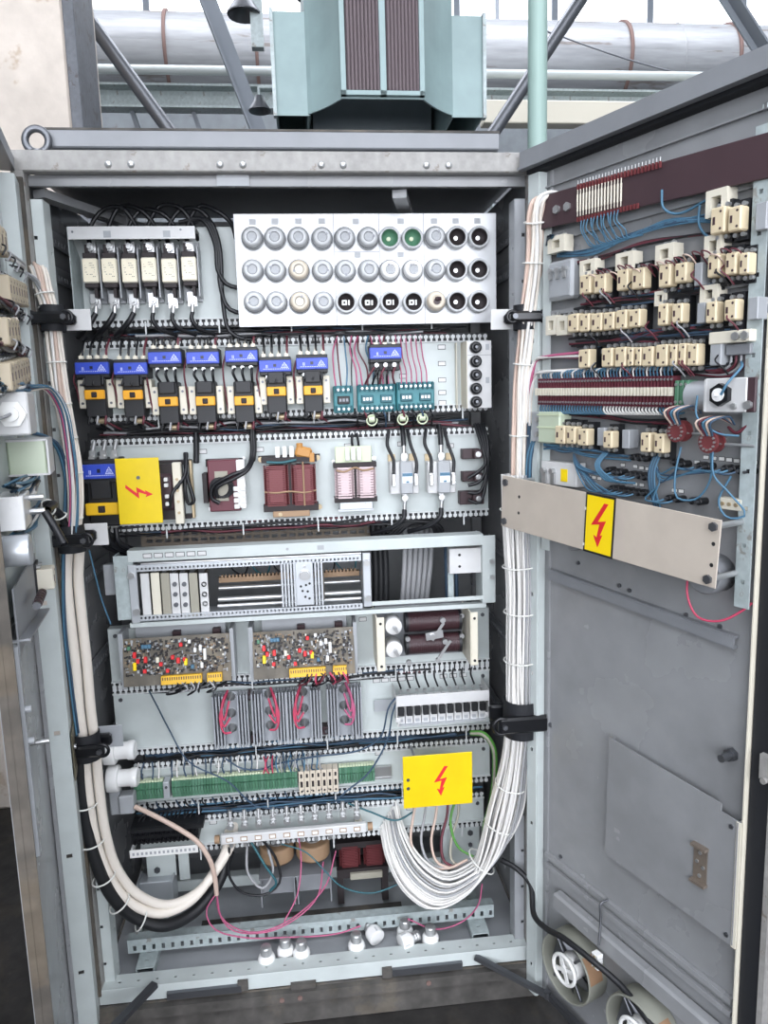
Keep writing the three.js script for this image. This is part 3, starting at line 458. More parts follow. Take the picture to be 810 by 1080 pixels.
{ const t = thing('small_terminal_box', 'white terminal box with yellow sticker behind the pale cover plate', 'terminal', RD(0.14, 1.419, 0.01), TR);
  part('body', cbox(0.12, 0.056, 0.03, 0, 0, 0.015), M.white, t); part('yellow_sticker', box(0.022, 0.03, 0.001, 0.02, -0.002, 0.0305), M.yellow, t); for (const x of [-0.045, -0.015]) part('lug', [cyl(0.007, 0.012, 'z', x, 0.006, 0.036, 10), box(0.012, 0.026, 0.004, x, -0.012, 0.034)], M.steel, t); }
{ const t = thing('bolted_bracket', 'pale bracket with two bolts above the capacitor plate', 'bracket', RD(0.587, 1.7, 0.02), TR);
  part('bar', cbox(0.085, 0.022, 0.02, 0, 0.005, 0.02), M.cream, t); part('bolt', [bolt(0.008, 0.006, 0.015, 0.005, 0.03), bolt(0.008, 0.006, 0.033, 0.005, 0.03)], M.steel, t); part('foot_block', cbox(0.05, 0.02, 0.02, 0.012, -0.018, 0.01), M.grey, t); }
{ // bakelite strip with resistors
  const t = thing('resistor_board', 'long dark maroon bakelite board with row of small resistors, top of door', 'board', RD(0.05, 2.03, 0.036), TR); t.rotation.z = 0;
  part('board', tilt(merged([cbox(0.62, 0.075, 0.006, 0.31, 0, 0)]), -0.045, 0.04, 0), M.bakelite, t);
  part('standoff', [box(0.02, 0.05, 0.034, 0.05, 0, -0.019), box(0.02, 0.05, 0.034, 0.58, -0.02, -0.019)], M.steel, t);
  part('bolt', [bolt(0.01, 0.006, 0.078, -0.004, 0.003), bolt(0.01, 0.006, 0.112, -0.005, 0.003)], M.steel, t);
  for (let i = 0; i < 15; i++) part('resistor', [cyl(0.0021, 0.036, 'y', 0.148 + i * 0.0088, -0.006 - i * 0.0004, 0.009, 8), cyl(0.0012, 0.056, 'y', 0.148 + i * 0.0088, -0.006 - i * 0.0004, 0.009, 6)], M.cream, t, 'small pale resistor');
  const lug = []; for (let i = 0; i < 26; i++) { lug.push(box(0.004, 0.012, 0.004, 0.146 + i * 0.0088, 0.028 - i * 0.0004, 0.006)); if (i < 20) lug.push(box(0.004, 0.01, 0.004, 0.146 + i * 0.0088, -0.04 - i * 0.0004, 0.006)); }
  part('solder_lugs', lug, M.bakeliteRed, t); const tip = []; for (let i = 0; i < 26; i++) { tip.push(cyl(0.0011, 0.008, 'y', 0.146 + i * 0.0088, 0.038 - i * 0.0004, 0.006, 6)); } part('lug_tips', tip, M.steel, t);
}
// pale cover plate on standoffs with warning sign
function lightning(s) {   // red flash with arrow head, about s tall
  const p = [[0.12, 0.5], [-0.22, -0.03], [0.02, 0.02], [-0.04, -0.28], [-0.14, -0.24], [0.0, -0.5], [0.12, -0.2], [0.05, -0.23], [0.2, 0.12], [-0.03, 0.07], [0.24, 0.5]];
  return plate(p.map(q => [q[0] * s, q[1] * s]), 0.0006);
}
{
  const t = thing('cover_plate', 'long pale beige cover plate with warning sign across the open door', 'cover plate', RD(0.018, 1.348, 0.112), TR);
  t.rotation.order = 'YXZ'; t.rotation.z = -0.056;
  part('plate', cbox(0.612, 0.129, 0.003, 0.306, 0, 0, 0.001), mat(0xd3c9bd, 0.5, 0, { map: paintTex }), t);
  for (const [x, y] of [[0.014, 0.048], [0.598, 0.05], [0.596, -0.05], [0.014, -0.05]]) { const r = part('standoff', cyl(0.006, 0.1, 'z', x, y, -0.052, 12), M.steel, t); part('cap_bolt', [bolt(0.009, 0.006, x, y, 0.001)], M.steelDark, r); }
  part('plate_holes', [[0.065, 0.02], [0.065, -0.02], [0.6, 0.018], [0.6, -0.022]].map(([x, y]) => cyl(0.004, 0.0006, 'z', x, y, 0.0016, 10)), M.black, t);
  const s = part('warning_sign', cbox(0.084, 0.132, 0.001, 0.325, 0.0, 0.0022, 0.0003), M.black, t, 'yellow high voltage sign with black border'); part('sign_face', box(0.074, 0.122, 0.0006, 0.325, 0.0, 0.003), M.yellow, s); part('lightning_mark', moved(lightning(0.098), 0.325, 0, 0.0033), M.red, s);
  part('sticker_dots', [box(0.004, 0.006, 0.0008, 0.284, 0.03, 0.003), box(0.004, 0.006, 0.0008, 0.284, -0.05, 0.003)], M.wireWhite, t);
}
for (const [i, u] of [[0, 0.2], [1, 0.29], [2, 0.375], [3, 0.455], [4, 0.555]]) { const t = thing('meter_case', 'dark grey round meter case peeping out below the pale cover plate', 'meter', RD(u, 1.28 - i * 0.002 - (i === 4 ? 0.02 : 0), 0.003), TR, 'meter cases behind the cover plate'); part('case', turned([[0, 0.05], [0.034, 0.05], [0.038, 0.045], [0.038, 0], [0, 0]], 'z', 0, 0, 0, 22), M.grey, t); part('stud', [cyl(0.003, 0.02, 'z', -0.01, 0, 0.058, 8), cyl(0.003, 0.02, 'z', 0.01, 0, 0.058, 8)], M.brass, t); }
{ const t = thing('small_terminal_block', 'cream terminal block under the rotary switches at the door edge', 'terminal', RD(0.592, 1.395, 0.012), TR); part('body', cbox(0.05, 0.022, 0.022, 0, 0, 0.011), M.cream, t); part('screws', [-0.014, 0, 0.014].map(x => cyl(0.004, 0.003, 'z', x, 0, 0.0235, 8)), M.brass, t); }
// push-button backs and engraved tags below the relays
const knobGeo = turned([[0, 0.024], [0.0065, 0.024], [0.0075, 0.02], [0.0075, 0]], 'z', 0, 0, 0, 12), knobTip = cyl(0.003, 0.01, 'z', 0, 0, 0.028, 8);
for (const [u, y] of [[0.283,1.437],[0.304,1.435],[0.316,1.434],[0.343,1.432],[0.357,1.432],[0.37,1.431],[0.385,1.429],[0.295,1.397],[0.31,1.397],[0.324,1.395],[0.338,1.395],[0.353,1.394],[0.368,1.394],[0.386,1.395],[0.352,1.47],[0.369,1.469],[0.386,1.469],[0.517,1.462],[0.534,1.462],[0.574,1.461],[0.59,1.461],[0.606,1.459],[0.621,1.458],[0.448,1.391],[0.469,1.39],[0.503,1.391],[0.52,1.391],[0.478,1.463],[0.46,1.466]]) {
  const t = thing('jack_socket', 'small black jack socket behind the open door above the cover plate', 'socket', RD(u, y, 0.005), TR, 'black jack sockets on the door'); part('barrel', knobGeo, M.blackGloss, t); part('tip', knobTip, M.steelDark, t);
}
for (const [u, y] of [[0.517,1.478],[0.534,1.477],[0.552,1.477],[0.568,1.476],[0.584,1.475],[0.603,1.473],[0.62,1.474],[0.445,1.405],[0.462,1.405],[0.603,1.418],[0.497,1.467],[0.207,1.415],[0.222,1.414],[0.239,1.413],[0.258,1.413],[0.275,1.412],[0.293,1.411],[0.311,1.411],[0.343,1.409],[0.361,1.409],[0.342,1.448],[0.359,1.446],[0.376,1.445],[0.307,1.449],[0.388,1.38]]) {
  const t = thing('tag_plate', 'tiny white tag with black edge on the open right door', 'tag', RD(u, y, 0.005), TR, 'tags on the door with the cover plate'); part('border', box(0.0135, 0.0085, 0.0008, 0, 0, 0.0004), M.black, t); part('face', box(0.0115, 0.0065, 0.0006, 0, 0, 0.001), M.whiteClean, t);
}
// cooling fans at the foot of the door
function fan(u, y, label) {
  const t = thing('cooling_fan', label, 'fan', RD(u, y, 0.0), TR, 'cooling fans at the foot of the door');
  part('housing_ring', turned([[0.088, 0.0], [0.088, 0.058], [0.085, 0.061], [0.081, 0.058], [0.081, 0]], 'z', 0, 0, 0, 40), mat(0x86877d, 0.5), t);
  part('tan_patch', new THREE.CylinderGeometry(0.0885, 0.0885, 0.042, 10, 1, true, 1.7, 0.75).rotateX(Math.PI / 2).translate(0, 0, 0.036), mat(0x927358, 0.7), t, 'tan worn patch');
  for (let k = 0; k < 5; k++) { const a = k / 5 * 6.283 + 0.6, g = new THREE.BufferGeometry(), v = []; const q = (r, da, z) => [Math.cos(a + da) * r, Math.sin(a + da) * r, z]; const A = q(0.034, -0.3, 0.012), B = q(0.08, -0.42, 0.008), Cc = q(0.08, 0.42, 0.034), D = q(0.034, 0.3, 0.03); for (const o of [0, 0.002]) for (const p of [A, B, Cc, A, Cc, D]) v.push(p[0], p[1], p[2] + o); g.setAttribute('position', new THREE.Float32BufferAttribute(v, 3)); part('blade', metreUV(g), M.steelDark, t); }
  part('motor', [turned([[0, 0.05], [0.03, 0.05], [0.034, 0.044], [0.034, 0.004], [0, 0.004]], 'z', 0, 0, 0, 24)], M.whiteClean, t);
  const ring = []; for (let k = 0; k < 4; k++) { const a = k / 4 * 6.283 + 0.4; ring.push(moved(box(0.03, 0.01, 0.004), Math.cos(a) * 0.019, Math.sin(a) * 0.019, 0.062, 0, 0, a)); }
  part('motor_cage', [moved(new THREE.TorusGeometry(0.038, 0.005, 8, 28), 0, 0, 0.062), cyl(0.01, 0.008, 'z', 0, 0, 0.062, 14), ...ring], M.whiteClean, t, 'pale wheel-shaped motor cage');
  const legs = []; for (const a of [0.9, 2.2, 4.0, 5.3]) legs.push(rod([Math.cos(a) * 0.034, Math.sin(a) * 0.034, 0.045], [Math.cos(a) * 0.085, Math.sin(a) * 0.085, 0.045], 0.004, 8)); part('spider_arm', legs, M.steelDark, t);
  return t;
}
fan(0.2, 0.138, 'round grey cooling fan with pale wheel-shaped motor, next to the hinge');
fan(0.425, 0.128, 'round grey cooling fan with pale wheel-shaped motor, further from the hinge');
{ const t = thing('terminal_connector', 'white screw connector hanging on the fan cable', 'connector', RD(0.3, 0.245, 0.05), TR); part('body', [0, 1, 2].map(i => cbox(0.022, 0.012, 0.018, 0, -0.014 * i, 0)), M.whiteClean, t); part('screws', [0, 1, 2].map(i => cyl(0.003, 0.004, 'z', 0, -0.014 * i, 0.01, 8)), M.brass, t); }
// left door fittings
for (const [y, u0, n] of [[1.852, -0.15, 7], [1.757, -0.36, 4], [1.69, -0.25, 7], [1.91, -0.42, 3]]) for (let k = 0; k < n; k++) {
  const row = y > 1.88 ? 'topmost relays' : y > 1.8 ? 'second relay row from the top' : y > 1.73 ? 'third relay row from the top' : 'lowest relay row';
  const t = thing('relay', `beige relay on the left door, ${nth(k + 1)} from the hinge, ${row}`, 'relay', LD(u0 - k * 0.044, y - 0.004 * k, 0.014), TL, `relays of the left door, ${row}`); makeRelay(t, 0.04, 0.048, M.beigeShaded, 0.045);
}
{ const t = thing('knob_box', 'pale blue-white box with white hexagonal knob on the open left door', 'control box', LD(-0.42, 1.602, 0.014), TL); part('box', cbox(0.11, 0.078, 0.06, 0, 0, 0.03, 0.003), M.white, t); part('hex_knob', [cyl(0.025, 0.012, 'x', -0.06, 0, 0.032, 6), cyl(0.013, 0.02, 'x', -0.066, 0, 0.032, 18)], M.whiteClean, t, 'white hexagonal knob'); part('lead', tube([[-0.078, 0, 0.032], [-0.1, -0.006, 0.02], [-0.12, -0.01, 0]], 0.003), M.wireGrey, t); }
{ const t = thing('glass_relay', 'pale greenish transparent relay box below the knob box', 'relay', LD(-0.3, 1.514, 0.014), TL); part('box', cbox(0.1, 0.07, 0.07, 0, 0, 0.035, 0.003), M.glassGreen, t); part('rim', [box(0.104, 0.004, 0.074, 0, 0.034, 0.036), box(0.104, 0.004, 0.074, 0, -0.034, 0.036), box(0.104, 0.07, 0.004, 0, 0, 0.073)], M.white, t); }
{ const t = thing('power_block', 'white module with metal terminal lugs on the open left door', 'module', LD(-0.5, 1.43, 0.014), TL); part('body', cbox(0.1, 0.06, 0.045, 0, 0, 0.022), M.white, t); part('lug', [cyl(0.006, 0.03, 'z', 0.03, 0.018, 0.055, 10), cyl(0.006, 0.03, 'z', 0.03, -0.008, 0.055, 10)], M.steel, t); part('black_lead', tube([[0.03, -0.01, 0.07], [0.02, -0.04, 0.085], [0.0, -0.07, 0.1]], 0.008), M.wireBlack, t); }
{ const t = thing('round_capacitor', 'bright aluminium can lying sideways on the open left door', 'capacitor', LD(-0.55, 1.365, 0.014), TL); part('can', turned([[0, 0.05], [0.026, 0.05], [0.028, 0.047], [0.028, 0], [0, 0]], 'z', 0, 0, 0, 24), M.alu, t); part('rim', turned([[0.028, 0.002], [0.03, 0.004], [0.028, 0.008]], 'z', 0, 0, 0, 24), M.steel, t); }
{ const t = thing('hinge_side_relay', 'single cream relay mounted near the hinge of the left door', 'relay', LD(-0.25, 1.248, 0.018), TL); makeRelay(t, 0.05, 0.045, M.cream, 0.05); }

// ---------------------------------------------------------------- mounting panels with toothed wiring combs
const ZP = -0.22; M.combWhite = mat(0xcfd2d2, 0.45);
const toothUp = (() => { const s = [[-0.0026, 0], [-0.0026, 0.009], [-0.0055, 0.009], [-0.0055, 0.0165], [-0.002, 0.0165], [-0.002, 0.0185], [0.002, 0.0185], [0.002, 0.0165], [0.0055, 0.0165], [0.0055, 0.009], [0.0026, 0.009], [0.0026, 0]]; return plate(s, 0.004); })();
const toothDown = toothUp.clone().rotateZ(Math.PI);
function comb(parent, x0, x1, y, dir) {
  const g = []; for (let x = x0 + 0.008; x < x1 - 0.004; x += 0.0152) g.push((dir > 0 ? toothUp : toothDown).clone().translate(x, y, 0.004));
  g.push(box(x1 - x0, 0.003, 0.008, (x0 + x1) / 2, y - dir * 0.0005, 0.004));
  part('gap_shade_strip', box(x1 - x0, 0.022, 0.003, (x0 + x1) / 2, y + dir * 0.011, -0.002), M.black, parent);  // black strip stands in for the shade of the open gap
  part('wiring_comb', g, M.combWhite, parent, 'row of white wire-guide teeth');
}
function panel(label, x0, x1, y0, y1, combs = [1, -1], tags = []) {
  const cx = (x0 + x1) / 2, t = thing('mounting_panel', label, 'panel', [cx, y0, ZP]);
  part('plate', cbox(x1 - x0, y1 - y0, 0.003, 0, (y1 - y0) / 2, -0.0015, 0.0008), M.mint, t);
  part('fold', [box(x1 - x0, 0.003, 0.03, 0, 0.0015, -0.018), box(x1 - x0, 0.003, 0.03, 0, y1 - y0 - 0.0015, -0.018)], M.mint, t);
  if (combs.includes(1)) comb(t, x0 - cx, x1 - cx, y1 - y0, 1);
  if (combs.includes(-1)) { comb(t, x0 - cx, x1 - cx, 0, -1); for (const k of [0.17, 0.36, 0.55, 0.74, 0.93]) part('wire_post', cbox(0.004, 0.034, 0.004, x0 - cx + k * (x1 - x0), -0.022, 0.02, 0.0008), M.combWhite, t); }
  for (const [x, y] of tags) { const q = part('tag', box(0.022, 0.013, 0.001, x - cx, y - y0, 0.0005), M.black, t); part('tag_face', box(0.019, 0.01, 0.0006, x - cx, y - y0, 0.0012), M.white, q); }
  for (const x of [x0 + 0.02, x1 - 0.02]) part('panel_bolt', [bolt(0.006, 0.004, x - cx, y1 - y0 - 0.02, 0)], M.steelDark, t);
  return t;
}
const XL = -0.555, XR = 0.54;
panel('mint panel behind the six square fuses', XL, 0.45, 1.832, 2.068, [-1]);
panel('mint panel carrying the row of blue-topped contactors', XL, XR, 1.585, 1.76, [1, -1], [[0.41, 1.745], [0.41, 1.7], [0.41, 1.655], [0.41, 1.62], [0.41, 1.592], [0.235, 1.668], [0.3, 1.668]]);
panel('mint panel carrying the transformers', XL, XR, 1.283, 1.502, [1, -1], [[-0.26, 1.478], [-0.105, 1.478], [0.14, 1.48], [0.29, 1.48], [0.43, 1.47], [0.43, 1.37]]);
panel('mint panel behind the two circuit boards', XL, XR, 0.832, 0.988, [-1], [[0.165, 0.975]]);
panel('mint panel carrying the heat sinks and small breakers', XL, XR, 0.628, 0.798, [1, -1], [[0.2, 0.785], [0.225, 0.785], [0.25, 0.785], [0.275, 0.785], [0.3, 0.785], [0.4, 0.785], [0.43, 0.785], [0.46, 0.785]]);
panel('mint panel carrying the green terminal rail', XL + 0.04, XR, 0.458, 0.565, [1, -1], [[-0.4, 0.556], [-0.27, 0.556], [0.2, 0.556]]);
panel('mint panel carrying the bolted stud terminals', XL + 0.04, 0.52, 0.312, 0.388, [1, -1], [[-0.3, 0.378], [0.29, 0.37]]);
// slotted grid sheet glimpsed behind the panels
{ const t = thing('vent_grid', 'grey slotted grid sheet behind the panels above the card rack', 'grid', [-0.12, 1.19, -0.34]); const hs = []; for (let i = 0; i < 26; i++) for (let j = 0; j < 5; j++) hs.push([-0.325 + i * 0.026, 0.022 + j * 0.018, 0.018, 0.01]); part('sheet', plate(rectPts(0.7, 0.11, 0, 0.055), 0.002, hs), mat(0x857a6d, 0.7), t); part('rim', box(0.7, 0.008, 0.01, 0, 0.11, 0), M.grey, t); }

// ---------------------------------------------------------------- top row: knife fuses and screw fuses
{
  const t = thing('fuse_shield', 'white shield strip with side cheek above the six square fuses', 'shield', [-0.387, 2.02, ZP]);
  part('strip', cbox(0.31, 0.031, 0.002, 0, 0.0155, 0.09), M.white, t); part('top_fold', box(0.31, 0.002, 0.09, 0, 0.03, 0.045), M.white, t);
  part('side_cheek', plate([[0, 0], [0.09, 0], [0.09, 0.2], [0, 0.14]], 0.002).rotateY(-Math.PI / 2).translate(-0.154, -0.17, 0), M.mintWorn, t); part('tag', [box(0.018, 0.016, 0.0008, -0.06, 0.012, 0.0912), box(0.018, 0.016, 0.0008, 0.085, 0.012, 0.0912)], M.greyLight, t); part('screw', [bolt(0.003, 0.002, -0.143, 0.018, 0.091), bolt(0.003, 0.002, 0.12, 0.022, 0.091)], M.steelDark, t);
}
const smudge = (() => { const c = document.createElement('canvas'); c.width = c.height = 128; const g = c.getContext('2d'); g.fillStyle = '#e9e0c8'; g.fillRect(0, 0, 128, 128); g.fillStyle = '#6b675c'; for (let i = 0; i < 7; i++) for (let x = 18; x < 108;) { const w = 3 + rnd() * 9; if (rnd() < 0.55) g.fillRect(x, 20 + i * 13, w, 4); x += w + 4; } const t = new THREE.CanvasTexture(c); t.colorSpace = THREE.SRGBColorSpace; return t; })();
M.fuseLabel = mat(0xffffff, 0.45, 0, { map: smudge });
function faceBox(w, h, d, x, y, z) { return new THREE.BoxGeometry(w, h, d).translate(x, y, z); }
function knifeFuse(x, y, i) {
  const t = thing('knife_fuse', `square ceramic fuse with cream label, ${nth(6 - i)} from the white fuse board`, 'fuse', [x, y, ZP], 0, 'six square fuses in a row');
  part('holder', [box(0.044, 0.15, 0.012, 0, 0, 0.006), box(0.003, 0.125, 0.06, 0.022, -0.005, 0.03)], M.greyLight, t);
  part('body', cbox(0.038, 0.06, 0.05, 0, 0, 0.045, 0.003), M.cream, t); part('label_face', faceBox(0.034, 0.054, 0.001, 0, 0, 0.0705), M.fuseLabel, t, 'cream printed label');
  part('end_cap', [cbox(0.034, 0.014, 0.044, 0, 0.037, 0.044), cbox(0.034, 0.012, 0.044, 0, -0.036, 0.044), box(0.008, 0.03, 0.02, -0.008, 0.05, 0.05), box(0.008, 0.03, 0.02, 0.008, -0.05, 0.05)], M.darkIron, t);
  part('contact', [cyl(0.0105, 0.01, 'z', 0, 0.06, 0.05, 14), cyl(0.0105, 0.01, 'z', 0, -0.072, 0.045, 14), box(0.024, 0.03, 0.004, 0, 0.06, 0.042), box(0.024, 0.036, 0.004, 0, -0.072, 0.038), bolt(0.006, 0.006, 0, 0.06, 0.055), bolt(0.006, 0.006, 0, -0.072, 0.05)], M.steel, t);
  part('cable_lug', [rod([0, -0.085, 0.04], [-0.002, -0.105, 0.042], 0.006), box(0.012, 0.012, 0.004, 0, -0.086, 0.04)], M.steel, t);
  return t;
}
for (const [i, [x, y]] of [[-0.501,1.949],[-0.454,1.949],[-0.405,1.948],[-0.356,1.95],[-0.306,1.947],[-0.256,1.951]].entries()) knifeFuse(x, y, i);
const ZB = -0.152;   // face of the white fuse board
{
  const t = thing('fuse_board', 'white board carrying three rows of round screw fuses', 'fuse board', [0.206, 1.803, ZB]);
  part('board', cbox(0.686, 0.282, 0.003, 0, 0.141, -0.0015, 0.001), mat(0xdfe3e8, 0.25, 0.1, { map: paintTex }), t);
  part('groove', [box(0.0016, 0.282, 0.0006, -0.088, 0.141, 0), box(0.0016, 0.282, 0.0006, 0.03, 0.141, 0), box(0.0016, 0.282, 0.0006, 0.148, 0.141, 0), box(0.118, 0.0016, 0.0006, -0.029, 0.186, 0)], M.steelDark, t);
  part('tag', [[-0.295, 0.262], [-0.238, 0.263], [-0.178, 0.263], [-0.118, 0.263], [-0.03, 0.262], [0.088, 0.262], [0.176, 0.262], [0.234, 0.262], [0.292, 0.262], [-0.028, 0.178], [0.086, 0.178]].map(([x, y]) => box(0.017, 0.014, 0.0008, x, y, 0.0002)), M.greyLight, t);
  part('stand_off', [box(0.02, 0.02, 0.06, -0.31, 0.15, -0.033), box(0.02, 0.02, 0.06, 0.31, 0.15, -0.033)], M.steelDark, t);
}
const plugXY = [[-0.091,2.023],[-0.034,2.022],[0.026,2.022],[0.087,2.021],[0.145,2.021],[0.206,2.021],[0.262,2.02],[0.322,2.02],[0.382,2.022],[0.44,2.021],[0.499,2.021],[-0.094,1.943],[-0.036,1.942],[0.024,1.942],[0.085,1.941],[0.144,1.94],[0.205,1.94],[0.26,1.939],[0.321,1.939],[0.381,1.94],[0.439,1.939],[0.498,1.939],[-0.094,1.864],[-0.037,1.863],[0.023,1.862],[0.084,1.861],[0.143,1.86],[0.204,1.859],[0.26,1.859],[0.321,1.858],[0.381,1.859],[0.438,1.858],[0.497,1.857]];
const plugKind = 'ccccccggcoo' + 'cckcccwwcoo' + 'cckcssssboo';
const ringGeo = turned([[0.022, 0.0], [0.0275, 0.0], [0.0285, 0.004], [0.0275, 0.014], [0.024, 0.017], [0.022, 0.016]], 'z', 0, 0, 0, 28);
const gasketGeo = mergeGeometries([moved(new THREE.TorusGeometry(0.0262, 0.0011, 6, 28), 0, 0, 0.0165), moved(new THREE.TorusGeometry(0.0122, 0.0008, 6, 24), 0, 0, 0.0335)]);
const openRing = turned([[0.0265, 0.0], [0.0285, 0.003], [0.0285, 0.018], [0.0265, 0.023], [0.0225, 0.022], [0.0205, 0.018]], 'z', 0, 0, 0, 28);
const capGeo = turned([[0.0255, 0.0], [0.0255, 0.02], [0.0225, 0.03], [0.0185, 0.034], [0.0125, 0.034], [0.0115, 0.031], [0, 0.031]], 'z', 0, 0, 0, 28);
const wellGeo = turned([[0.0225, 0.021], [0.0205, 0.019], [0.017, 0.003], [0.0, 0.002]], 'z', 0, 0, 0, 24);
const plugMat = { c: M.porcelain, k: M.porcelainCream, w: M.porcelainWhite };
plugXY.forEach(([x, y], i) => {
  const k = plugKind[i], L = { c: ['grey porcelain screw cap fuse on the white board', 'grey capped fuses'], k: ['cream-tinted screw cap fuse on the white board', 'cream capped fuses'], w: ['white screw cap fuse below the green sockets', 'white capped fuses'], g: ['empty fuse socket with green insert on white board', 'green fuse sockets'], o: ['empty round fuse socket with steel contact on the white board', 'open fuse sockets'], s: ['empty fuse socket showing a square white insert on the board', 'square-insert fuse sockets'], b: ['broken cream screw cap fuse on the white board', null] }[k];
  const t = thing('screw_fuse', L[1] ? `${L[0].replace(' on the white board', '').replace(' on white board', '').replace(' on the board', '')}, ${['top', 'middle', 'bottom'][Math.floor(i / 11)]} row, ${nth(i % 11 + 1)} from the square fuses` : L[0], 'fuse', [x, y, ZB], 0, L[1] || undefined);
  part('ring', 'gos'.includes(k) ? openRing : ringGeo, M.porcelain, t);
  if ('ckw'.includes(k)) {
    part('screw_cap', capGeo, plugMat[k], t); part('gasket', gasketGeo, M.steelDark, t); const a = rr(0, 6.28);
    part('window', cyl(0.0105, 0.002, 'z', 0, 0, 0.031, 18), k === 'k' ? M.cream : M.greyLight, t); part('indicator', cyl(0.0034, 0.005, 'z', Math.cos(a) * 0.013, Math.sin(a) * 0.013, 0.032, 8), M.steelDark, t);
  } else if (k === 'b') { part('screw_cap', capGeo, M.porcelainCream, t); part('broken_core', [moved(cbox(0.014, 0.01, 0.012), 0.003, 0.004, 0.034, 0.4), cyl(0.009, 0.002, 'z', 0, -0.002, 0.0325, 9)], M.brown, t); }
  else {
    part('well', wellGeo, k === 'g' ? M.green : M.darkIron, t);
    if (k === 's') { part('square_insert', [cbox(0.014, 0.014, 0.006, -0.004, 0, 0.006), box(0.004, 0.013, 0.006, 0.008, 0, 0.006)], M.whiteClean, t); part('insert_hole', cyl(0.003, 0.001, 'z', -0.004, 0, 0.0095, 8), M.black, t); }
    else part('contact', [cyl(0.0055, 0.006, 'z', -0.002, -0.001, 0.005, 12)], k === 'g' ? M.greenPale : M.steel, t);
  }
});

// ---------------------------------------------------------------- second row: contactors
const blueFace = (() => { const c = document.createElement('canvas'); c.width = 256; c.height = 88; const g = c.getContext('2d'); g.fillStyle = '#2f49b8'; g.fillRect(0, 0, 256, 88); g.fillStyle = '#10152c'; g.fillRect(112, 26, 26, 26); g.strokeStyle = '#d9def2'; g.fillStyle = '#d9def2'; g.lineWidth = 4; g.beginPath(); g.moveTo(178, 60); g.lineTo(206, 16); g.lineTo(236, 60); g.closePath(); g.stroke(); for (let i = 0; i < 3; i++) g.fillRect(186 + i * 4, 34 + i * 9, 40 - i * 6, 3); g.fillRect(50, 34, 4, 28); g.fillRect(60, 34, 4, 28); for (let x = 26; x < 240; x += 14) g.fillRect(x, 68, 8, 5); const t = new THREE.CanvasTexture(c); t.colorSpace = THREE.SRGBColorSpace; return t; })();
M.blueFace = mat(0xffffff, 0.4, 0, { map: blueFace });
function overload(t, y, w, h, z) {        // blue-fronted overload relay
  part('overload_body', cbox(w * 0.98, h * 1.6, z - 0.004, 0, y, (z - 0.004) / 2), M.black, t);
  part('overload_cover', cbox(w, h, 0.016, 0, y, z - 0.006), M.blue, t, 'blue cover'); part('overload_face', faceBox(w - 0.005, h - 0.004, 0.0008, 0, y, z + 0.0024), M.blueFace, t, 'blue face with white marks');
}
function contactor(x, yb, yy, label) {    // yb: blue cover, yy: yellow bar
  const t = thing('contactor', label, 'contactor', [x, (yb + yy) / 2, ZP], 0, 'blue-topped contactors in a row'), m = (yb + yy) / 2; yb -= m; yy -= m;
  overload(t, yb, 0.084, 0.03, 0.078);
  for (let i = 0; i < 4; i++) part('top_terminal', [cbox(0.012, 0.014, 0.012, -0.03 + i * 0.02, yb + 0.026, 0.056), cyl(0.004, 0.004, 'z', -0.03 + i * 0.02, yb + 0.026, 0.063, 8), rod([-0.03 + i * 0.02, yb + 0.03, 0.055], [-0.028 + i * 0.02, yb + 0.05, 0.04], 0.0035, 8)], M.cream, t);
  part('link_terminals', [0, 1, 2].map(i => cyl(0.005, 0.006, 'z', -0.022 + i * 0.022, yb - 0.028, 0.066, 8)), M.steel, t);
  part('core', [cbox(0.052, 0.11, 0.066, 0, yy - 0.004, 0.034, 0.003), cbox(0.04, 0.03, 0.08, 0, yy + 0.036, 0.04)], M.black, t);
  part('yellow_bar', cbox(0.05, 0.024, 0.012, 0, yy, 0.072, 0.002), M.amber, t, 'yellow-orange bar'); part('bar_button', [cbox(0.014, 0.014, 0.004, 0, yy, 0.079), cyl(0.0042, 0.004, 'z', 0, yy, 0.082, 10)], M.darkIron, t);
  for (const s of [-1, 1]) { const e = part('end_block', cbox(0.019, 0.074, 0.05, s * 0.036, yy + 0.002, 0.03, 0.002), M.cream, t, 'cream end block'); part('block_screw', [cyl(0.0035, 0.003, 'z', s * 0.036, yy + 0.026, 0.056, 8), cyl(0.0035, 0.003, 'z', s * 0.036, yy - 0.022, 0.056, 8)], M.steelDark, e); }
  part('bottom_terminals', [-1, 0, 1].map(i => cyl(0.0048, 0.008, 'z', i * 0.016, yy - 0.052, 0.06, 8)), M.steel, t);
  part('coil_can', cyl(0.008, 0.022, 'x', 0.006, yy - 0.068, 0.05, 12), M.brass, t);
  return t;
}
const bl = [[-0.513,1.706],[-0.417,1.703],[-0.329,1.728],[-0.233,1.726],[-0.133,1.728],[-0.047,1.701],[0.05,1.705]], yl = [1.639, 1.636, 1.616, 1.615, 1.613, 1.635, 1.635];
bl.forEach(([x, y], i) => contactor(x - 0.002, y, yl[i], `black contactor with blue cover and yellow bar, ${nth(i + 1)} from the cream wire bundle`));
{ const t = thing('overload_relay', 'single blue overload relay above the teal terminal blocks', 'relay', [0.245, 1.728, ZP]); overload(t, 0, 0.086, 0.03, 0.07); part('terminals', [0, 1, 2].map(i => cyl(0.006, 0.01, 'z', -0.024 + i * 0.024, -0.03, 0.055, 8)), M.steel, t); part('lower_body', cbox(0.08, 0.03, 0.05, 0, -0.03, 0.025), M.black, t); part('top_terminal', [0, 1, 2].map(i => cbox(0.012, 0.012, 0.012, -0.024 + i * 0.024, 0.024, 0.05)), M.cream, t); }
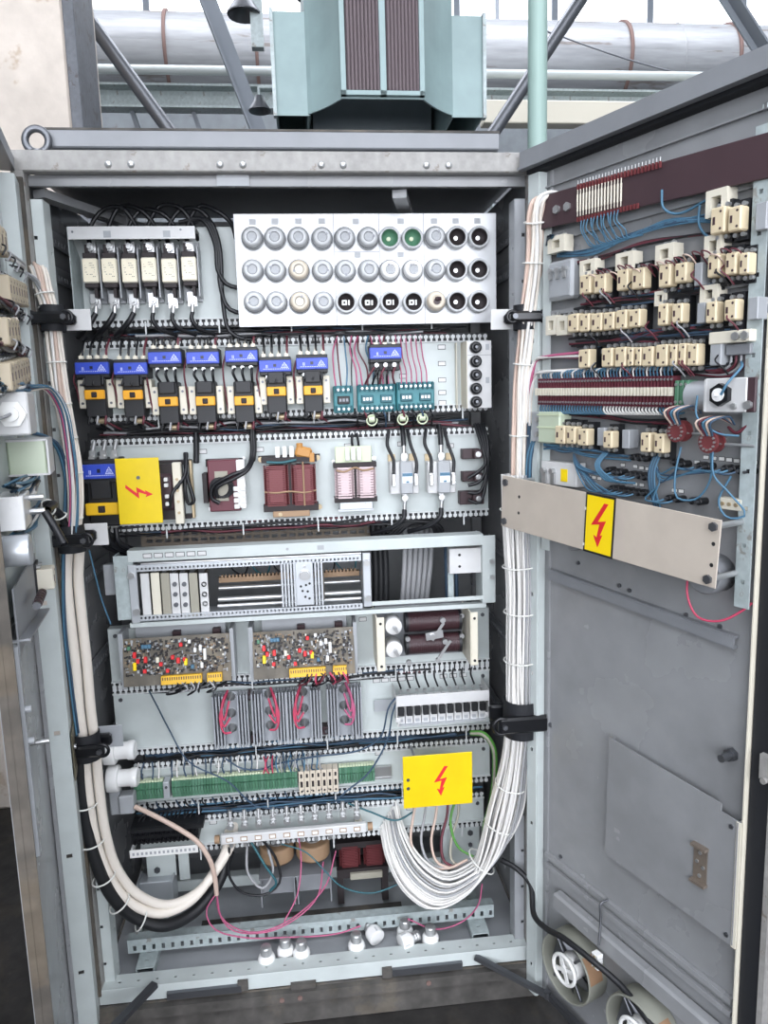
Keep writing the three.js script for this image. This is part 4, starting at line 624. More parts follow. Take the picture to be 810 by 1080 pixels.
function tealBlock(x, y, w, h, sections, label) {
  const t = thing('terminal_block', label, 'terminal block', [x, y, ZP]), m = [];
  part('body', cbox(w, h, 0.036, 0, 0, 0.018, 0.003), M.teal, t);
  const n = Math.round(w / 0.0132), pit = w / n;
  for (let i = 0; i < n; i++) for (const s of [-1, 1]) part('barrier', cbox(0.0045, 0.02, 0.014, -w / 2 + pit * (i + 0.5), s * (h / 2 - 0.01), 0.042), M.tealDark, t);
  for (let i = 0; i < n - 1; i++) for (const s of [-1, 1]) m.push(cyl(0.0035, 0.004, 'z', -w / 2 + pit * (i + 1), s * (h / 2 - 0.011), 0.038, 8));
  part('screws', m, M.steel, t);
  for (let k = 0; k < sections; k++) { const q = part('centre_plate', cbox(w / sections * 0.62, 0.022, 0.008, -w / 2 + w / sections * (k + 0.5), -0.002, 0.04), sections === 1 ? M.black : M.tealDark, t); part('plate_marks', [-1, 0, 1].map(i => box(0.006, 0.008, 0.001, -w / 2 + w / sections * (k + 0.5) + i * 0.009, -0.002, 0.0445)), sections === 1 ? M.steelDark : M.whiteClean, q); }
}
tealBlock(0.13, 1.609, 0.054, 0.074, 1, 'small teal terminal block with a dark centre plate');
tealBlock(0.221, 1.61, 0.105, 0.076, 2, 'wide teal terminal block next to the small teal block');
tealBlock(0.329, 1.612, 0.105, 0.078, 2, 'wide teal terminal block farthest from the contactors');
{ const t = thing('fuse_column_plate', 'upright white plate with five black screw fuse heads', 'fuse plate', [0.498, 1.575, ZP]); part('plate', cbox(0.066, 0.18, 0.003, 0, 0.09, 0.08), M.white, t); part('side', [box(0.003, 0.18, 0.08, -0.033, 0.09, 0.04), box(0.002, 0.18, 0.02, -0.05, 0.09, 0.01)], M.cream, t); part('seam', [box(0.064, 0.001, 0.0006, 0, 0.142, 0.0818)], M.steelDark, t); part('tag', [box(0.01, 0.016, 0.0006, 0.022, 0.163, 0.0818), box(0.01, 0.016, 0.0006, 0.022, 0.075, 0.0818)], M.greyLight, t); }
[1.737, 1.7, 1.664, 1.628, 1.592].forEach((y, i) => { const t = thing('black_fuse', `black round screw fuse on the upright white plate, ${nth(i + 1)} from its top`, 'fuse', [0.486, y, ZP + 0.081], 0, 'five black fuse heads'); part('head', turned([[0.0155, 0], [0.0155, 0.014], [0.012, 0.018], [0.0075, 0.018], [0.0065, 0.015], [0, 0.015]], 'z', 0, 0, 0, 22), M.blackGloss, t); part('centre_screw', cyl(0.004, 0.003, 'z', 0.001, 0.001, 0.016, 10), M.steelDark, t); });

// ---------------------------------------------------------------- third row: big contactor, transformers
{ const t = thing('large_contactor', 'large black contactor with blue cover beside the yellow warning plate', 'contactor', [-0.513, 1.39, ZP]); overload(t, 0.052, 0.088, 0.038, 0.1);
  for (let i = 0; i < 3; i++) part('top_terminal', [cbox(0.016, 0.03, 0.014, -0.024 + i * 0.028, 0.09, 0.06), cyl(0.008, 0.01, 'z', -0.024 + i * 0.028, 0.085, 0.07, 10), rod([-0.024 + i * 0.028, 0.1, 0.06], [-0.022 + i * 0.028, 0.125, 0.04], 0.006)], M.steel, t);
  part('core', [cbox(0.078, 0.13, 0.085, 0, -0.03, 0.043, 0.004), cbox(0.05, 0.05, 0.1, 0, 0.005, 0.05)], M.black, t); part('yellow_bar', cbox(0.084, 0.032, 0.014, 0, -0.046, 0.1, 0.003), mat(0xe8b81c, 0.45), t, 'yellow bar'); part('bar_button', [cbox(0.018, 0.018, 0.004, 0, -0.046, 0.108), cyl(0.005, 0.004, 'z', 0, -0.046, 0.111, 10)], M.darkIron, t); part('bottom_terminals', [-1, 0, 1].map(i => cyl(0.006, 0.01, 'z', i * 0.022, -0.1, 0.07, 8)), M.steel, t); }
function warningPlate(x, y, z, w, h, angle, label, depth) {
  const t = thing('warning_plate', label, 'warning plate', [x, y, z]);
  part('plate', cbox(w, h, 0.003, 0, 0, 0, 0.001), mat(0xfbdc08, 0.4, 0, { map: paintTex }), t); part('standoff', [rod([-w * 0.3, h * 0.3, 0], [-w * 0.3, h * 0.3, -depth], 0.004), rod([w * 0.3, -h * 0.3, 0], [w * 0.3, -h * 0.3, -depth], 0.004)], M.steel, t);
  return t;
}
{ const t = warningPlate(-0.409, 1.391, -0.085, 0.109, 0.17, 0, 'yellow plate with sideways red lightning flash between contactor and transformer', 0.13); part('lightning_mark', moved(lightning(0.07), 0.0, -0.004, 0.0016, 0, 0, Math.PI / 2 - 0.15), M.red, t); part('screw', bolt(0.005, 0.003, 0.001, 0.035, 0.0015), M.steelDark, t);
  const u = warningPlate(0.356, 0.526, -0.09, 0.2, 0.158, 0, 'wide yellow plate with upright red lightning flash over the bottom panels', 0.125); part('lightning_mark', moved(lightning(0.09), 0.008, -0.003, 0.0016), M.red, u); part('hole', [cyl(0.005, 0.001, 'z', -0.086, 0.008, 0.0016, 12), cyl(0.005, 0.001, 'z', -0.086, -0.018, 0.0016, 12)], M.steelDark, u); }
{ const t = thing('strip_transformer', 'transformer with upright cream terminal strip behind the yellow plate', 'transformer', [-0.335, 1.377, ZP]);
  part('core', [box(0.06, 0.15, 0.06, -0.012, 0, 0.03), box(0.09, 0.012, 0.02, 0, 0.075, 0.01), box(0.07, 0.012, 0.02, 0, -0.075, 0.01)], M.darkIron, t); part('winding', cbox(0.045, 0.1, 0.07, -0.02, 0, 0.036, 0.008), M.brown, t);
  part('terminal_strip', cbox(0.022, 0.165, 0.02, 0.012, -0.004, 0.06), M.cream, t, 'upright cream terminal strip'); part('strip_screws', [-0.05, -0.02, 0.01, 0.04].map(y => cyl(0.004, 0.004, 'z', 0.012, y - 0.006, 0.071, 8)), M.brass, t); part('end_strap', cbox(0.008, 0.16, 0.02, 0.042, 0, 0.012), M.brass, t); part('front_lugs', [-0.03, -0.01, 0.02, 0.035].map(y => cbox(0.01, 0.01, 0.02, -0.016, y, 0.072)), M.whiteClean, t);
  part('cable_loop', tube([[0.03, 0.1, 0.02], [0.034, 0.05, 0.05], [0.046, 0.0, 0.06], [0.05, -0.03, 0.06], [0.036, -0.035, 0.055], [0.03, 0.0, 0.06], [0.03, 0.04, 0.06], [0.01, 0.01, 0.075]], 0.005, 40), M.wireBlack, t); part('cable_loop', tube([[0.034, 0.1, 0.02], [0.03, 0.04, 0.06], [0.0, 0.0, 0.08], [-0.012, -0.04, 0.075]], 0.005, 30), M.wireBlack, t); }
{ const t = thing('maroon_transformer', 'maroon framed transformer with white terminal column', 'transformer', [-0.2, 1.387, ZP]);
  part('frame', [cbox(0.084, 0.14, 0.05, -0.002, 0, 0.03, 0.003)], M.maroon, t, 'maroon laminated frame'); part('core_side', [box(0.012, 0.08, 0.05, -0.054, -0.006, 0.025), box(0.1, 0.02, 0.02, -0.002, 0.06, 0.01)], M.darkIron, t);
  part('winding_window', box(0.034, 0.08, 0.012, -0.008, 0.0, 0.056), M.olive, t); part('winding', [-0.012, 0, 0.012].map(x => moved(new THREE.TorusGeometry(0.026, 0.003, 6, 16), -0.008 + x * 0.4, -0.004, 0.064 + x * 0.1)), M.wireBlack, t);
  part('terminal_column', cbox(0.022, 0.13, 0.02, 0.044, 0.004, 0.05), M.whiteClean, t, 'white terminal column'); for (let i = 0; i < 4; i++) part('terminal', [cbox(0.014, 0.012, 0.012, 0.03, -0.008 - i * 0.016, 0.064), cbox(0.014, 0.012, 0.012, 0.048, -0.008 - i * 0.016, 0.064), cyl(0.003, 0.003, 'z', 0.03, -0.008 - i * 0.016, 0.071, 8), cyl(0.003, 0.003, 'z', 0.048, -0.008 - i * 0.016, 0.071, 8)], M.whiteClean, t);
  part('mounting_bolt', [bolt(0.006, 0.006, -0.048, -0.068, 0.004), bolt(0.006, 0.006, 0.05, 0.068, 0.004)], M.steel, t);
  part('cable', tube([[0.075, 0.16, 0.01], [0.074, 0.08, 0.03], [0.06, 0.045, 0.07], [0.02, 0.03, 0.08], [-0.03, 0.0, 0.075], [-0.035, -0.03, 0.072], [-0.015, -0.045, 0.07]], 0.0055, 40), M.wireBlack, t); part('cable', tube([[0.08, 0.16, 0.01], [0.08, 0.08, 0.03], [0.062, 0.04, 0.072], [0.03, 0.022, 0.08], [-0.02, -0.004, 0.078], [-0.02, -0.03, 0.072]], 0.0055, 40), M.wireBlack, t); }
function windings(t, name, xs, w, h, y, m, z, n) { for (const x of xs) { const c = part(name, cbox(w, h, 0.05, x, y, z, 0.014), m, t); const g = []; for (let i = 0; i < n; i++) { const yy = y - h / 2 + h * (i + 0.5) / n, r = 0.0016; g.push(box(w - 0.012, h / n * 0.62, 0.0022, x, yy, z + 0.0255), moved(box(0.0022, h / n * 0.62, 0.036), x - w / 2 - 0.0006, yy, z), moved(box(0.0022, h / n * 0.62, 0.036), x + w / 2 + 0.0006, yy, z), moved(box(0.019, h / n * 0.62, 0.0022), x - w / 2 + 0.0065, yy, z + 0.0188, -0.785), moved(box(0.019, h / n * 0.62, 0.0022), x + w / 2 - 0.0065, yy, z + 0.0188, 0.785)); } part('wire_turns', g, m, c); } }
{ const t = thing('copper_transformer', 'transformer with two dark red copper coils', 'transformer', [-0.025, 1.385, ZP]);
  part('core', [box(0.15, 0.014, 0.05, 0, 0.066, 0.032), box(0.15, 0.018, 0.05, 0, -0.066, 0.032), box(0.012, 0.14, 0.04, 0, 0, 0.028), box(0.17, 0.012, 0.012, 0, 0.07, 0.006)], M.darkIron, t);
  windings(t, 'copper_coil', [-0.037, 0.037], 0.064, 0.112, -0.004, M.copperWire, 0.035, 22);
  for (let i = 0; i < 3; i++) part('terminal', [cbox(0.012, 0.03, 0.016, -0.03 + i * 0.019, 0.088, 0.05), cyl(0.003, 0.003, 'z', -0.03 + i * 0.019, 0.095, 0.059, 8)], M.whiteClean, t);
  part('varnished_block', [moved(cbox(0.045, 0.03, 0.018, 0, 0, 0, 0.006), 0.04, 0.085, 0.05, 0, 0, -0.25), cbox(0.014, 0.025, 0.016, 0.062, 0.07, 0.05), cyl(0.009, 0.02, 'y', 0.03, 0.1, 0.05, 10)], M.orange, t, 'orange varnished block'); part('bottom_clamp', cbox(0.1, 0.016, 0.02, 0.0, -0.082, 0.05), M.tan, t); part('tie_cord', [tube([[-0.07, -0.02, 0.055], [-0.037, -0.022, 0.064], [0.0, -0.02, 0.06], [0.037, -0.024, 0.064], [0.07, -0.02, 0.055]], 0.0025, 24), tube([[0.037, 0.06, 0.063], [0.037, 0, 0.064], [0.037, -0.06, 0.063]], 0.0025, 12)], M.tan, t); part('green_lead', tube([[-0.06, 0.062, 0.06], [-0.02, 0.06, 0.066], [0.02, 0.066, 0.064]], 0.0035, 14), M.tealDark, t); part('bolt', [bolt(0.008, 0.008, -0.078, 0.066, 0.01), bolt(0.008, 0.008, 0.078, 0.066, 0.01), bolt(0.008, 0.008, 0.078, -0.072, 0.01), bolt(0.006, 0.006, -0.03, -0.082, 0.06)], M.brass, t); }
{ const t = thing('foil_transformer', 'transformer with two pale foil-wrapped coils', 'transformer', [0.154, 1.394, ZP]);
  part('core', [box(0.118, 0.014, 0.05, 0, 0.036, 0.03), box(0.118, 0.014, 0.05, 0, -0.06, 0.03), box(0.008, 0.1, 0.04, 0, -0.012, 0.026)], M.darkIron, t);
  windings(t, 'foil_coil', [-0.03, 0.03], 0.05, 0.088, -0.012, M.foil, 0.036, 12);
  part('top_board', cbox(0.1, 0.05, 0.006, -0.003, 0.062, 0.04), M.greenPale, t, 'pale terminal board'); for (let i = 0; i < 3; i++) part('terminal', [cbox(0.011, 0.034, 0.016, -0.02 + i * 0.016, 0.066, 0.05), cyl(0.0028, 0.003, 'z', -0.02 + i * 0.016, 0.075, 0.059, 8), cyl(0.0028, 0.003, 'z', -0.02 + i * 0.016, 0.056, 0.059, 8)], M.whiteClean, t); part('bottom_clamp', [cbox(0.092, 0.024, 0.02, 0.0, -0.076, 0.04), box(0.098, 0.006, 0.03, 0, -0.09, 0.03)], M.alu, t); part('bolt', [bolt(0.007, 0.008, -0.056, 0.044, 0.01), bolt(0.007, 0.008, 0.056, 0.05, 0.01), bolt(0.007, 0.008, 0.056, -0.062, 0.01), bolt(0.007, 0.008, -0.056, -0.062, 0.01), bolt(0.006, 0.006, -0.03, -0.076, 0.05), bolt(0.006, 0.006, 0.03, -0.076, 0.05)], M.steel, t); part('tan_tape', tube([[-0.052, 0.024, 0.066], [-0.03, 0.02, 0.07], [0.0, 0.03, 0.066], [0.02, 0.022, 0.07], [0.05, 0.026, 0.066]], 0.003, 20), M.tan, t); }
function powerModule(x, y, label) {
  const t = thing('power_module', label, 'module', [x, y, ZP], 0, 'pale power modules with blue stickers');
  part('body', [cbox(0.08, 0.09, 0.05, 0, 0, 0.025, 0.003)], M.white, t); part('centre_block', cbox(0.036, 0.09, 0.02, 0.004, 0.002, 0.056, 0.003), M.greyLight, t); part('blue_sticker', [box(0.028, 0.028, 0.0006, 0.006, 0.002, 0.0664)], mat(0xdfe6ee, 0.4), t); part('sticker_mark', [box(0.028, 0.009, 0.0008, 0.006, 0.011, 0.0668), box(0.008, 0.005, 0.0008, 0.006, -0.009, 0.0668)], M.wireBlue, t);
  for (const s of [-1, 1]) part('side_terminal', [cbox(0.012, 0.03, 0.012, s * 0.031, -0.006, 0.056), cyl(0.005, 0.006, 'z', s * 0.031, -0.012, 0.063, 10), cbox(0.012, 0.02, 0.006, s * 0.031, 0.012, 0.054)], M.steel, t);
  part('top_lug', [cyl(0.009, 0.012, 'z', 0.002, 0.06, 0.03, 12), cbox(0.016, 0.03, 0.008, 0.002, 0.058, 0.024), rod([0.002, 0.066, 0.03], [0.002, 0.09, 0.03], 0.006)], M.steel, t); part('bottom_lug', [cyl(0.009, 0.012, 'z', 0.002, -0.058, 0.03, 12), cbox(0.016, 0.026, 0.008, 0.002, -0.056, 0.024), rod([0.002, -0.066, 0.03], [0.0, -0.09, 0.03], 0.006)], M.steel, t); part('ear', [box(0.02, 0.02, 0.006, -0.03, 0.054, 0.004), box(0.02, 0.02, 0.006, 0.03, 0.054, 0.004)], M.brass, t);
}
powerModule(0.291, 1.388, 'pale power module with blue sticker next to the foil transformer'); powerModule(0.396, 1.386, 'pale power module with blue sticker next to the brown bolt blocks');
for (const [i, y, s] of [[0, 1.447, 1], [1, 1.383, 1], [2, 1.322, 1.35]]) { const t = thing('bolt_block', ['topmost of three brown insulator blocks with steel bolt', 'middle of three brown insulator blocks with steel bolt', 'lowest and largest of three brown insulator blocks with bolt'][i], 'insulator', [0.49, y, ZP], 0); part('block', [cbox(0.05 * s, 0.028 * s, 0.03, -0.006, 0, 0.015), cbox(0.024 * s, 0.024 * s, 0.03, 0.01, 0, 0.035)], M.brown, t); part('bolt', [cyl(0.008, 0.004, 'z', 0.01, 0, 0.051, 14), bolt(0.006, 0.006, 0.01, 0, 0.052)], M.steel, t); }

// ---------------------------------------------------------------- card rack
{
  const t = thing('card_rack', 'mint swing-out rack frame holding a cage of plug-in cards', 'rack', [0, 1.03, ZP]); const Y = -1.03, Z = 0.22;
  part('top_rail', [cbox(0.965, 0.03, 0.004, 0.02, 1.211 + Y, 0.09), box(0.965, 0.004, 0.05, 0.02, 1.225 + Y, 0.066)], M.mint, t);
  for (let i = 0; i < 6; i++) { const q = part('tag', box(0.023, 0.013, 0.0008, -0.41 + i * 0.0285, 1.212 + Y, 0.0925), M.black, t); part('tag_face', box(0.02, 0.01, 0.0006, -0.41 + i * 0.0285, 1.212 + Y, 0.0932), M.white, q); }
  part('tag', [box(0.018, 0.012, 0.0008, 0.05, 1.212 + Y, 0.0925), cyl(0.004, 0.001, 'z', -0.04, 1.212 + Y, 0.092, 10)], M.greyLight, t);
  part('left_end', [cbox(0.05, 0.176, 0.005, -0.475, 1.126 + Y, 0.088), box(0.004, 0.176, 0.08, -0.498, 1.126 + Y, 0.05)], M.mintWorn, t); part('left_plate', cbox(0.022, 0.16, 0.006, -0.452, 1.11 + Y, 0.094), M.alu, t); part('bolt', [bolt(0.01, 0.008, -0.455, 1.162 + Y, 0.097), bolt(0.01, 0.008, -0.447, 1.062 + Y, 0.097), bolt(0.009, 0.007, 0.174, 1.165 + Y, 0.1), bolt(0.009, 0.007, 0.174, 1.065 + Y, 0.1), bolt(0.007, 0.008, 0.525, 1.15 + Y, 0.095), bolt(0.007, 0.008, 0.525, 1.105 + Y, 0.095)], M.steel, t);
  part('right_end', [cbox(0.038, 0.194, 0.005, 0.518, 1.126 + Y, 0.09), box(0.004, 0.194, 0.08, 0.501, 1.126 + Y, 0.05)], M.mint, t);
  const hs = []; for (let x = -0.295; x < 0.3; x += 0.0105) hs.push([x, 0, 0.005, 0.006]);
  for (const y of [1.177, 1.042]) part('cage_rail', [moved(plate(rectPts(0.605, 0.014), 0.003, hs), -0.143, y + Y, 0.09), box(0.605, 0.003, 0.1, -0.143, y + Y + (y > 1.1 ? 0.008 : -0.008), 0.04)], M.alu, t);
  part('cage_tube', rod([-0.43, 1.189 + Y, 0.085], [0.16, 1.189 + Y, 0.085], 0.004), M.steel, t);
  part('cage_end', [cbox(0.022, 0.152, 0.006, 0.174, 1.115 + Y, 0.094), box(0.003, 0.152, 0.1, 0.165, 1.115 + Y, 0.045)], M.alu, t);
  part('lower_rail', [cbox(0.33, 0.012, 0.004, 0.345, 1.045 + Y, 0.09), box(0.98, 0.012, 0.02, 0.02, 1.022 + Y, 0.08)], M.mint, t);
  part('rear_rails', [rod([-0.24, 1.09 + Y, 0.0], [0.16, 1.09 + Y, 0.0], 0.006), rod([-0.24, 1.065 + Y, 0.03], [0.16, 1.065 + Y, 0.03], 0.007), rod([-0.24, 1.052 + Y, 0.05], [0.16, 1.052 + Y, 0.05], 0.005)], M.steel, t); part('edge_connector_bar', box(0.4, 0.014, 0.02, -0.04, 1.11 + Y, -0.02), M.tan, t); const tt = []; for (let i = 0; i < 38; i++) tt.push(box(0.005, 0.01, 0.01, -0.23 + i * 0.0102, 1.12 + Y, -0.012)); part('connector_teeth', tt, M.tan, t);
  const sp = part('right_box', cbox(0.092, 0.072, 0.03, 0.455, 1.15 + Y, 0.06), M.white, t, 'small white box'); part('box_hole', [cyl(0.004, 0.001, 'z', 0.438, 1.168 + Y, 0.0755, 10), cyl(0.004, 0.001, 'z', 0.438, 1.135 + Y, 0.0755, 10)], M.black, sp); part('right_upright', [box(0.016, 0.17, 0.01, 0.42, 1.12 + Y, 0.03)], M.mintWorn, t);
  part('left_box', cbox(0.05, 0.085, 0.03, -0.515, 1.14 + Y, 0.03), M.greyLight, t);
  const cm = [M.white, M.cream, M.olive, M.white, M.white, M.olive, M.white];
  [[-0.423,1.103],[-0.396,1.103],[-0.37,1.101],[-0.346,1.099],[-0.321,1.098],[-0.296,1.097],[-0.269,1.095]].forEach(([x, y], i) => {
    const c = thing('plug_in_card', ['white plug-in card nearest the rack end', 'cream plug-in card between white and olive cards', 'olive plug-in card beside the cream card', 'white plug-in card with pale buttons beside the olive card', 'second white plug-in card with pale buttons', 'olive plug-in card between buttoned and black-holed cards', 'white plug-in card with three black holes'][i], 'card', [x, y - 0.059, ZP + 0.01]);
    part('front', cbox(0.0225, 0.119, 0.004, 0, 0.06, 0.076, 0.001), cm[i], c); part('card_board', box(0.0025, 0.112, 0.09, 0, 0.06, 0.03), M.pcb, c);
    if (i === 3 || i === 4) for (const k of [0.033, 0.062, 0.09]) part('button', cyl(0.0062, 0.006, 'z', 0.001, k, 0.08, 12), M.steelDark, c);
    if (i === 6) for (const k of [0.036, 0.062, 0.09]) part('jack', turned([[0.0068, 0.004], [0.0068, 0], [0.0045, 0], [0.0045, 0.004]], 'z', 0.001, k, 0.078, 14), k < 0.05 ? M.steel : M.black, c);
  });
  const c = thing('heat_sink_card', 'finned aluminium card with round power transistor in the rack', 'card', [0.0, 1.052, ZP + 0.01]); part('front', cbox(0.05, 0.122, 0.004, 0.002, 0.062, 0.084), M.alu, c); for (let i = 0; i < 8; i++) part('fin', cbox(0.0055, 0.122, 0.022, i < 5 ? -0.058 + i * 0.0085 : 0.033 + (i - 5) * 0.0085, 0.062, 0.082, 0.001), M.alu, c); part('card_board', box(0.003, 0.11, 0.07, 0.055, 0.062, 0.03), M.pcb, c);
  const tr = part('power_transistor', [cyl(0.0125, 0.01, 'z', 0.004, 0.087, 0.091, 20), cyl(0.016, 0.003, 'z', 0.004, 0.087, 0.087, 20), bolt(0.004, 0.004, 0.004, 0.109, 0.086)], M.steel, c, 'round metal power transistor'); part('drill_holes', [[-0.008, 0.055], [0.006, 0.058], [0.016, 0.062], [-0.004, 0.042], [0.01, 0.04], [0.003, 0.025], [0.014, 0.02]].map(([x, y]) => cyl(0.0035, 0.0008, 'z', x, y, 0.0863, 8)), M.black, c);
}
// ---------------------------------------------------------------- circuit boards
function circuitBoard(x, y0, w, h, label, yel) {
  const t = thing('circuit_board', label, 'circuit board', [x, y0, ZP], 0); t.rotation.x = 0.0;
  part('carrier', [cbox(w * 0.86, 0.04, 0.003, 0.004, h + 0.012, 0.03), box(0.012, h + 0.04, 0.07, -w / 2 - 0.004, h / 2 + 0.006, 0.05), box(0.01, h + 0.03, 0.07, w / 2 + 0.004, h / 2 + 0.008, 0.05)], M.greyLight, t); part('carrier_block', [cbox(0.022, 0.018, 0.02, -w * 0.02, h + 0.004, 0.04), cbox(0.022, 0.018, 0.02, w * 0.36, h + 0.006, 0.04)], M.brown, t);
  const b = new THREE.Group(); b.name = 'board_assembly'; b.position.set(0, 0, 0.105); b.rotation.x = -0.2; t.add(b);
  part('board', cbox(w, h + 0.012, 0.002, 0, (h + 0.012) / 2, 0, 0.0004), M.pcb, b, 'brown-grey soldered board');
  const G = { black: [], red: [], blue: [], white: [], yellow: [], brown: [], grey: [], silver: [], dark: [] }; const put = (k, g) => G[k].push(g);
  for (let i = 0; i < 560; i++) { const px = rr(-w / 2 + 0.006, w / 2 - 0.006), py = rr(0.03, h + 0.004), q = rnd();
    if (q < 0.34) put(['brown', 'grey', 'dark', 'dark'][Math.floor(rnd() * 4)], moved(cyl(0.0016, 0.008, rnd() < 0.5 ? 'x' : 'y', 0, 0, 0, 6), px, py, 0.003));
    else if (q < 0.55) put(rnd() < 0.6 ? 'dark' : 'black', cyl(rr(0.0022, 0.0036), 0.006, 'z', px, py, 0.004, 8));
    else if (q < 0.66) put('grey', box(rr(0.003, 0.006), rr(0.004, 0.009), 0.004, px, py, 0.003));
    else if (q < 0.76) put('silver', box(0.0018, rr(0.006, 0.014), 0.0008, px, py, 0.0014));
    else if (q < 0.975) put('black', box(rr(0.004, 0.007), rr(0.003, 0.006), 0.006, px, py, 0.004));
    else put('white', box(0.004, 0.005, 0.004, px, py, 0.003)); }
  for (const k of ['dark', 'brown', 'grey', 'silver', 'black', 'white']) if (G[k].length) part('small_components', G[k], { dark: M.darkIron, brown: M.tan, grey: M.greyLight, silver: M.steelDark, black: M.black, white: M.cream }[k], b).userData.kind = 'stuff';
  for (const [u, v, s, c] of [[-0.39, 0.62, 1.5, 'red'], [-0.36, 0.48, 1.2, 'red'], [-0.29, 0.5, 1.5, 'red'], [-0.3, 0.24, 1, 'red'], [-0.15, 0.38, 1, 'red'], [-0.04, 0.52, 1.1, 'red'], [0.01, 0.44, 1.4, 'red'], [0.04, 0.8, 1, 'red'], [-0.09, 0.22, 1, 'red'], [0.07, 0.46, 1, 'red'], [-0.39, 0.36, 2, 'yellow'], [0.08, 0.4, 1.7, 'yellow'], [-0.44, 0.78, 1, 'green'], [-0.31, 0.8, 1, 'blue'], [-0.28, 0.8, 1, 'blue'], [-0.25, 0.8, 1, 'blue'], [0.14, 0.28, 1, 'blue'], [0.17, 0.66, 1.2, 'white'], [0.22, 0.7, 1.4, 'white'], [0.26, 0.55, 2.8, 'white'], [0.23, 0.3, 1.4, 'white'], [0.12, 0.86, 0.9, 'white'], [-0.18, 0.48, 1.4, 'cream']])
    part('component', cbox(c === 'white' ? 0.008 : 0.009, 0.011 * s, 0.009, u * w, v * h + 0.012, 0.0055, 0.0015), { red: M.red, yellow: M.yellow, green: M.green, blue: M.wireBlue, white: M.whiteClean, cream: M.cream }[c], b);
  for (const [u, cw] of yel) { const q = part('yellow_connector', cbox(cw, 0.024, 0.018, u, 0.014, 0.01, 0.001), mat(0xe0b02a, 0.5), b, 'yellow plug connector'); const pins = []; for (let i = 0; i < Math.floor(cw / 0.0062); i++) pins.push(box(0.0024, 0.008, 0.001, u - cw / 2 + 0.005 + i * 0.0062, 0.018, 0.0195)); part('connector_slots', pins, M.brown, q); }
  return t;
}
circuitBoard(-0.352, 0.855, 0.288, 0.118, 'brown circuit board crowded with red and yellow parts beside the rack end', [[0.012, 0.108], [0.1, 0.04]]);
circuitBoard(-0.008, 0.852, 0.28, 0.118, 'brown circuit board crowded with red and yellow parts beside the resistors', [[0.008, 0.1], [0.097, 0.038]]);
// ---------------------------------------------------------------- resistor bank
{
  const t = thing('resistor_bank', 'bank of two dark wire-wound resistors with white end insulators', 'resistors', [0.335, 0.86, ZP]);
  part('bracket', [cbox(0.022, 0.155, 0.004, -0.13, 0.075, 0.118), box(0.003, 0.155, 0.115, -0.14, 0.075, 0.06), cbox(0.02, 0.155, 0.004, 0.134, 0.075, 0.118), box(0.003, 0.155, 0.115, 0.124, 0.075, 0.06)], M.cream, t); part('bracket_holes', [[-0.13, 0.135], [-0.13, 0.012], [0.134, 0.135], [0.134, 0.012]].map(([x, y]) => cyl(0.004, 0.001, 'z', x, y, 0.1205, 10)), M.black, t);
  for (const y of [0.115, 0.048]) { part('wound_tube', cyl(0.028, 0.15, 'x', 0.028, y, 0.052, 24), M.brown, t, 'dark red-brown wound resistor tube'); const g = []; for (let i = 0; i < 26; i++) g.push(turned([[0.0282, -0.0016], [0.0292, 0], [0.0282, 0.0016]], 'x', -0.04 + i * 0.0055, y, 0.052, 20)); part('wire_turns', g, mat(0x3d2428, 0.4), t); part('end_flange', [cyl(0.03, 0.008, 'x', -0.05, y, 0.052, 20), cyl(0.03, 0.008, 'x', 0.104, y, 0.052, 20)], M.black, t);
    part('insulator', [turned([[0, 0.06], [0.006, 0.06], [0.022, 0.055], [0.024, 0.05], [0.024, 0], [0, 0]], 'z', -0.092, y + 0.006, 0.055, 22)], M.porcelainWhite, t, 'white porcelain insulator'); part('insulator_bolt', [cyl(0.006, 0.02, 'z', -0.09, y + 0.006, 0.118, 10), moved(box(0.008, 0.024, 0.004), -0.088, y + 0.002, 0.124, 0, 0, 0.5)], M.steel, t); }
  part('clip', [moved(box(0.008, 0.06, 0.004), 0.036, 0.092, 0.086, 0, 0, -0.6), moved(box(0.05, 0.022, 0.003), 0.026, 0.082, 0.086, 0, 0, 0.15), moved(box(0.008, 0.07, 0.004), 0.052, 0.035, 0.086, 0, 0, -0.6), cyl(0.008, 0.01, 'z', 0.05, 0.125, 0.086, 10), cyl(0.008, 0.01, 'z', 0.02, 0.08, 0.09, 10), cyl(0.008, 0.01, 'z', 0.056, 0.062, 0.086, 10), cyl(0.007, 0.01, 'z', 0.035, 0.008, 0.086, 10), cyl(0.007, 0.01, 'z', -0.05, 0.074, 0.08, 10), cyl(0.007, 0.01, 'z', 0.108, 0.13, 0.07, 10), cyl(0.007, 0.01, 'z', 0.108, 0.07, 0.07, 10), cyl(0.008, 0.01, 'z', -0.048, 0.004, 0.08, 10)], M.steel, t);
  part('back_plate', box(0.27, 0.155, 0.003, 0, 0.075, 0.004), M.grey, t);
}
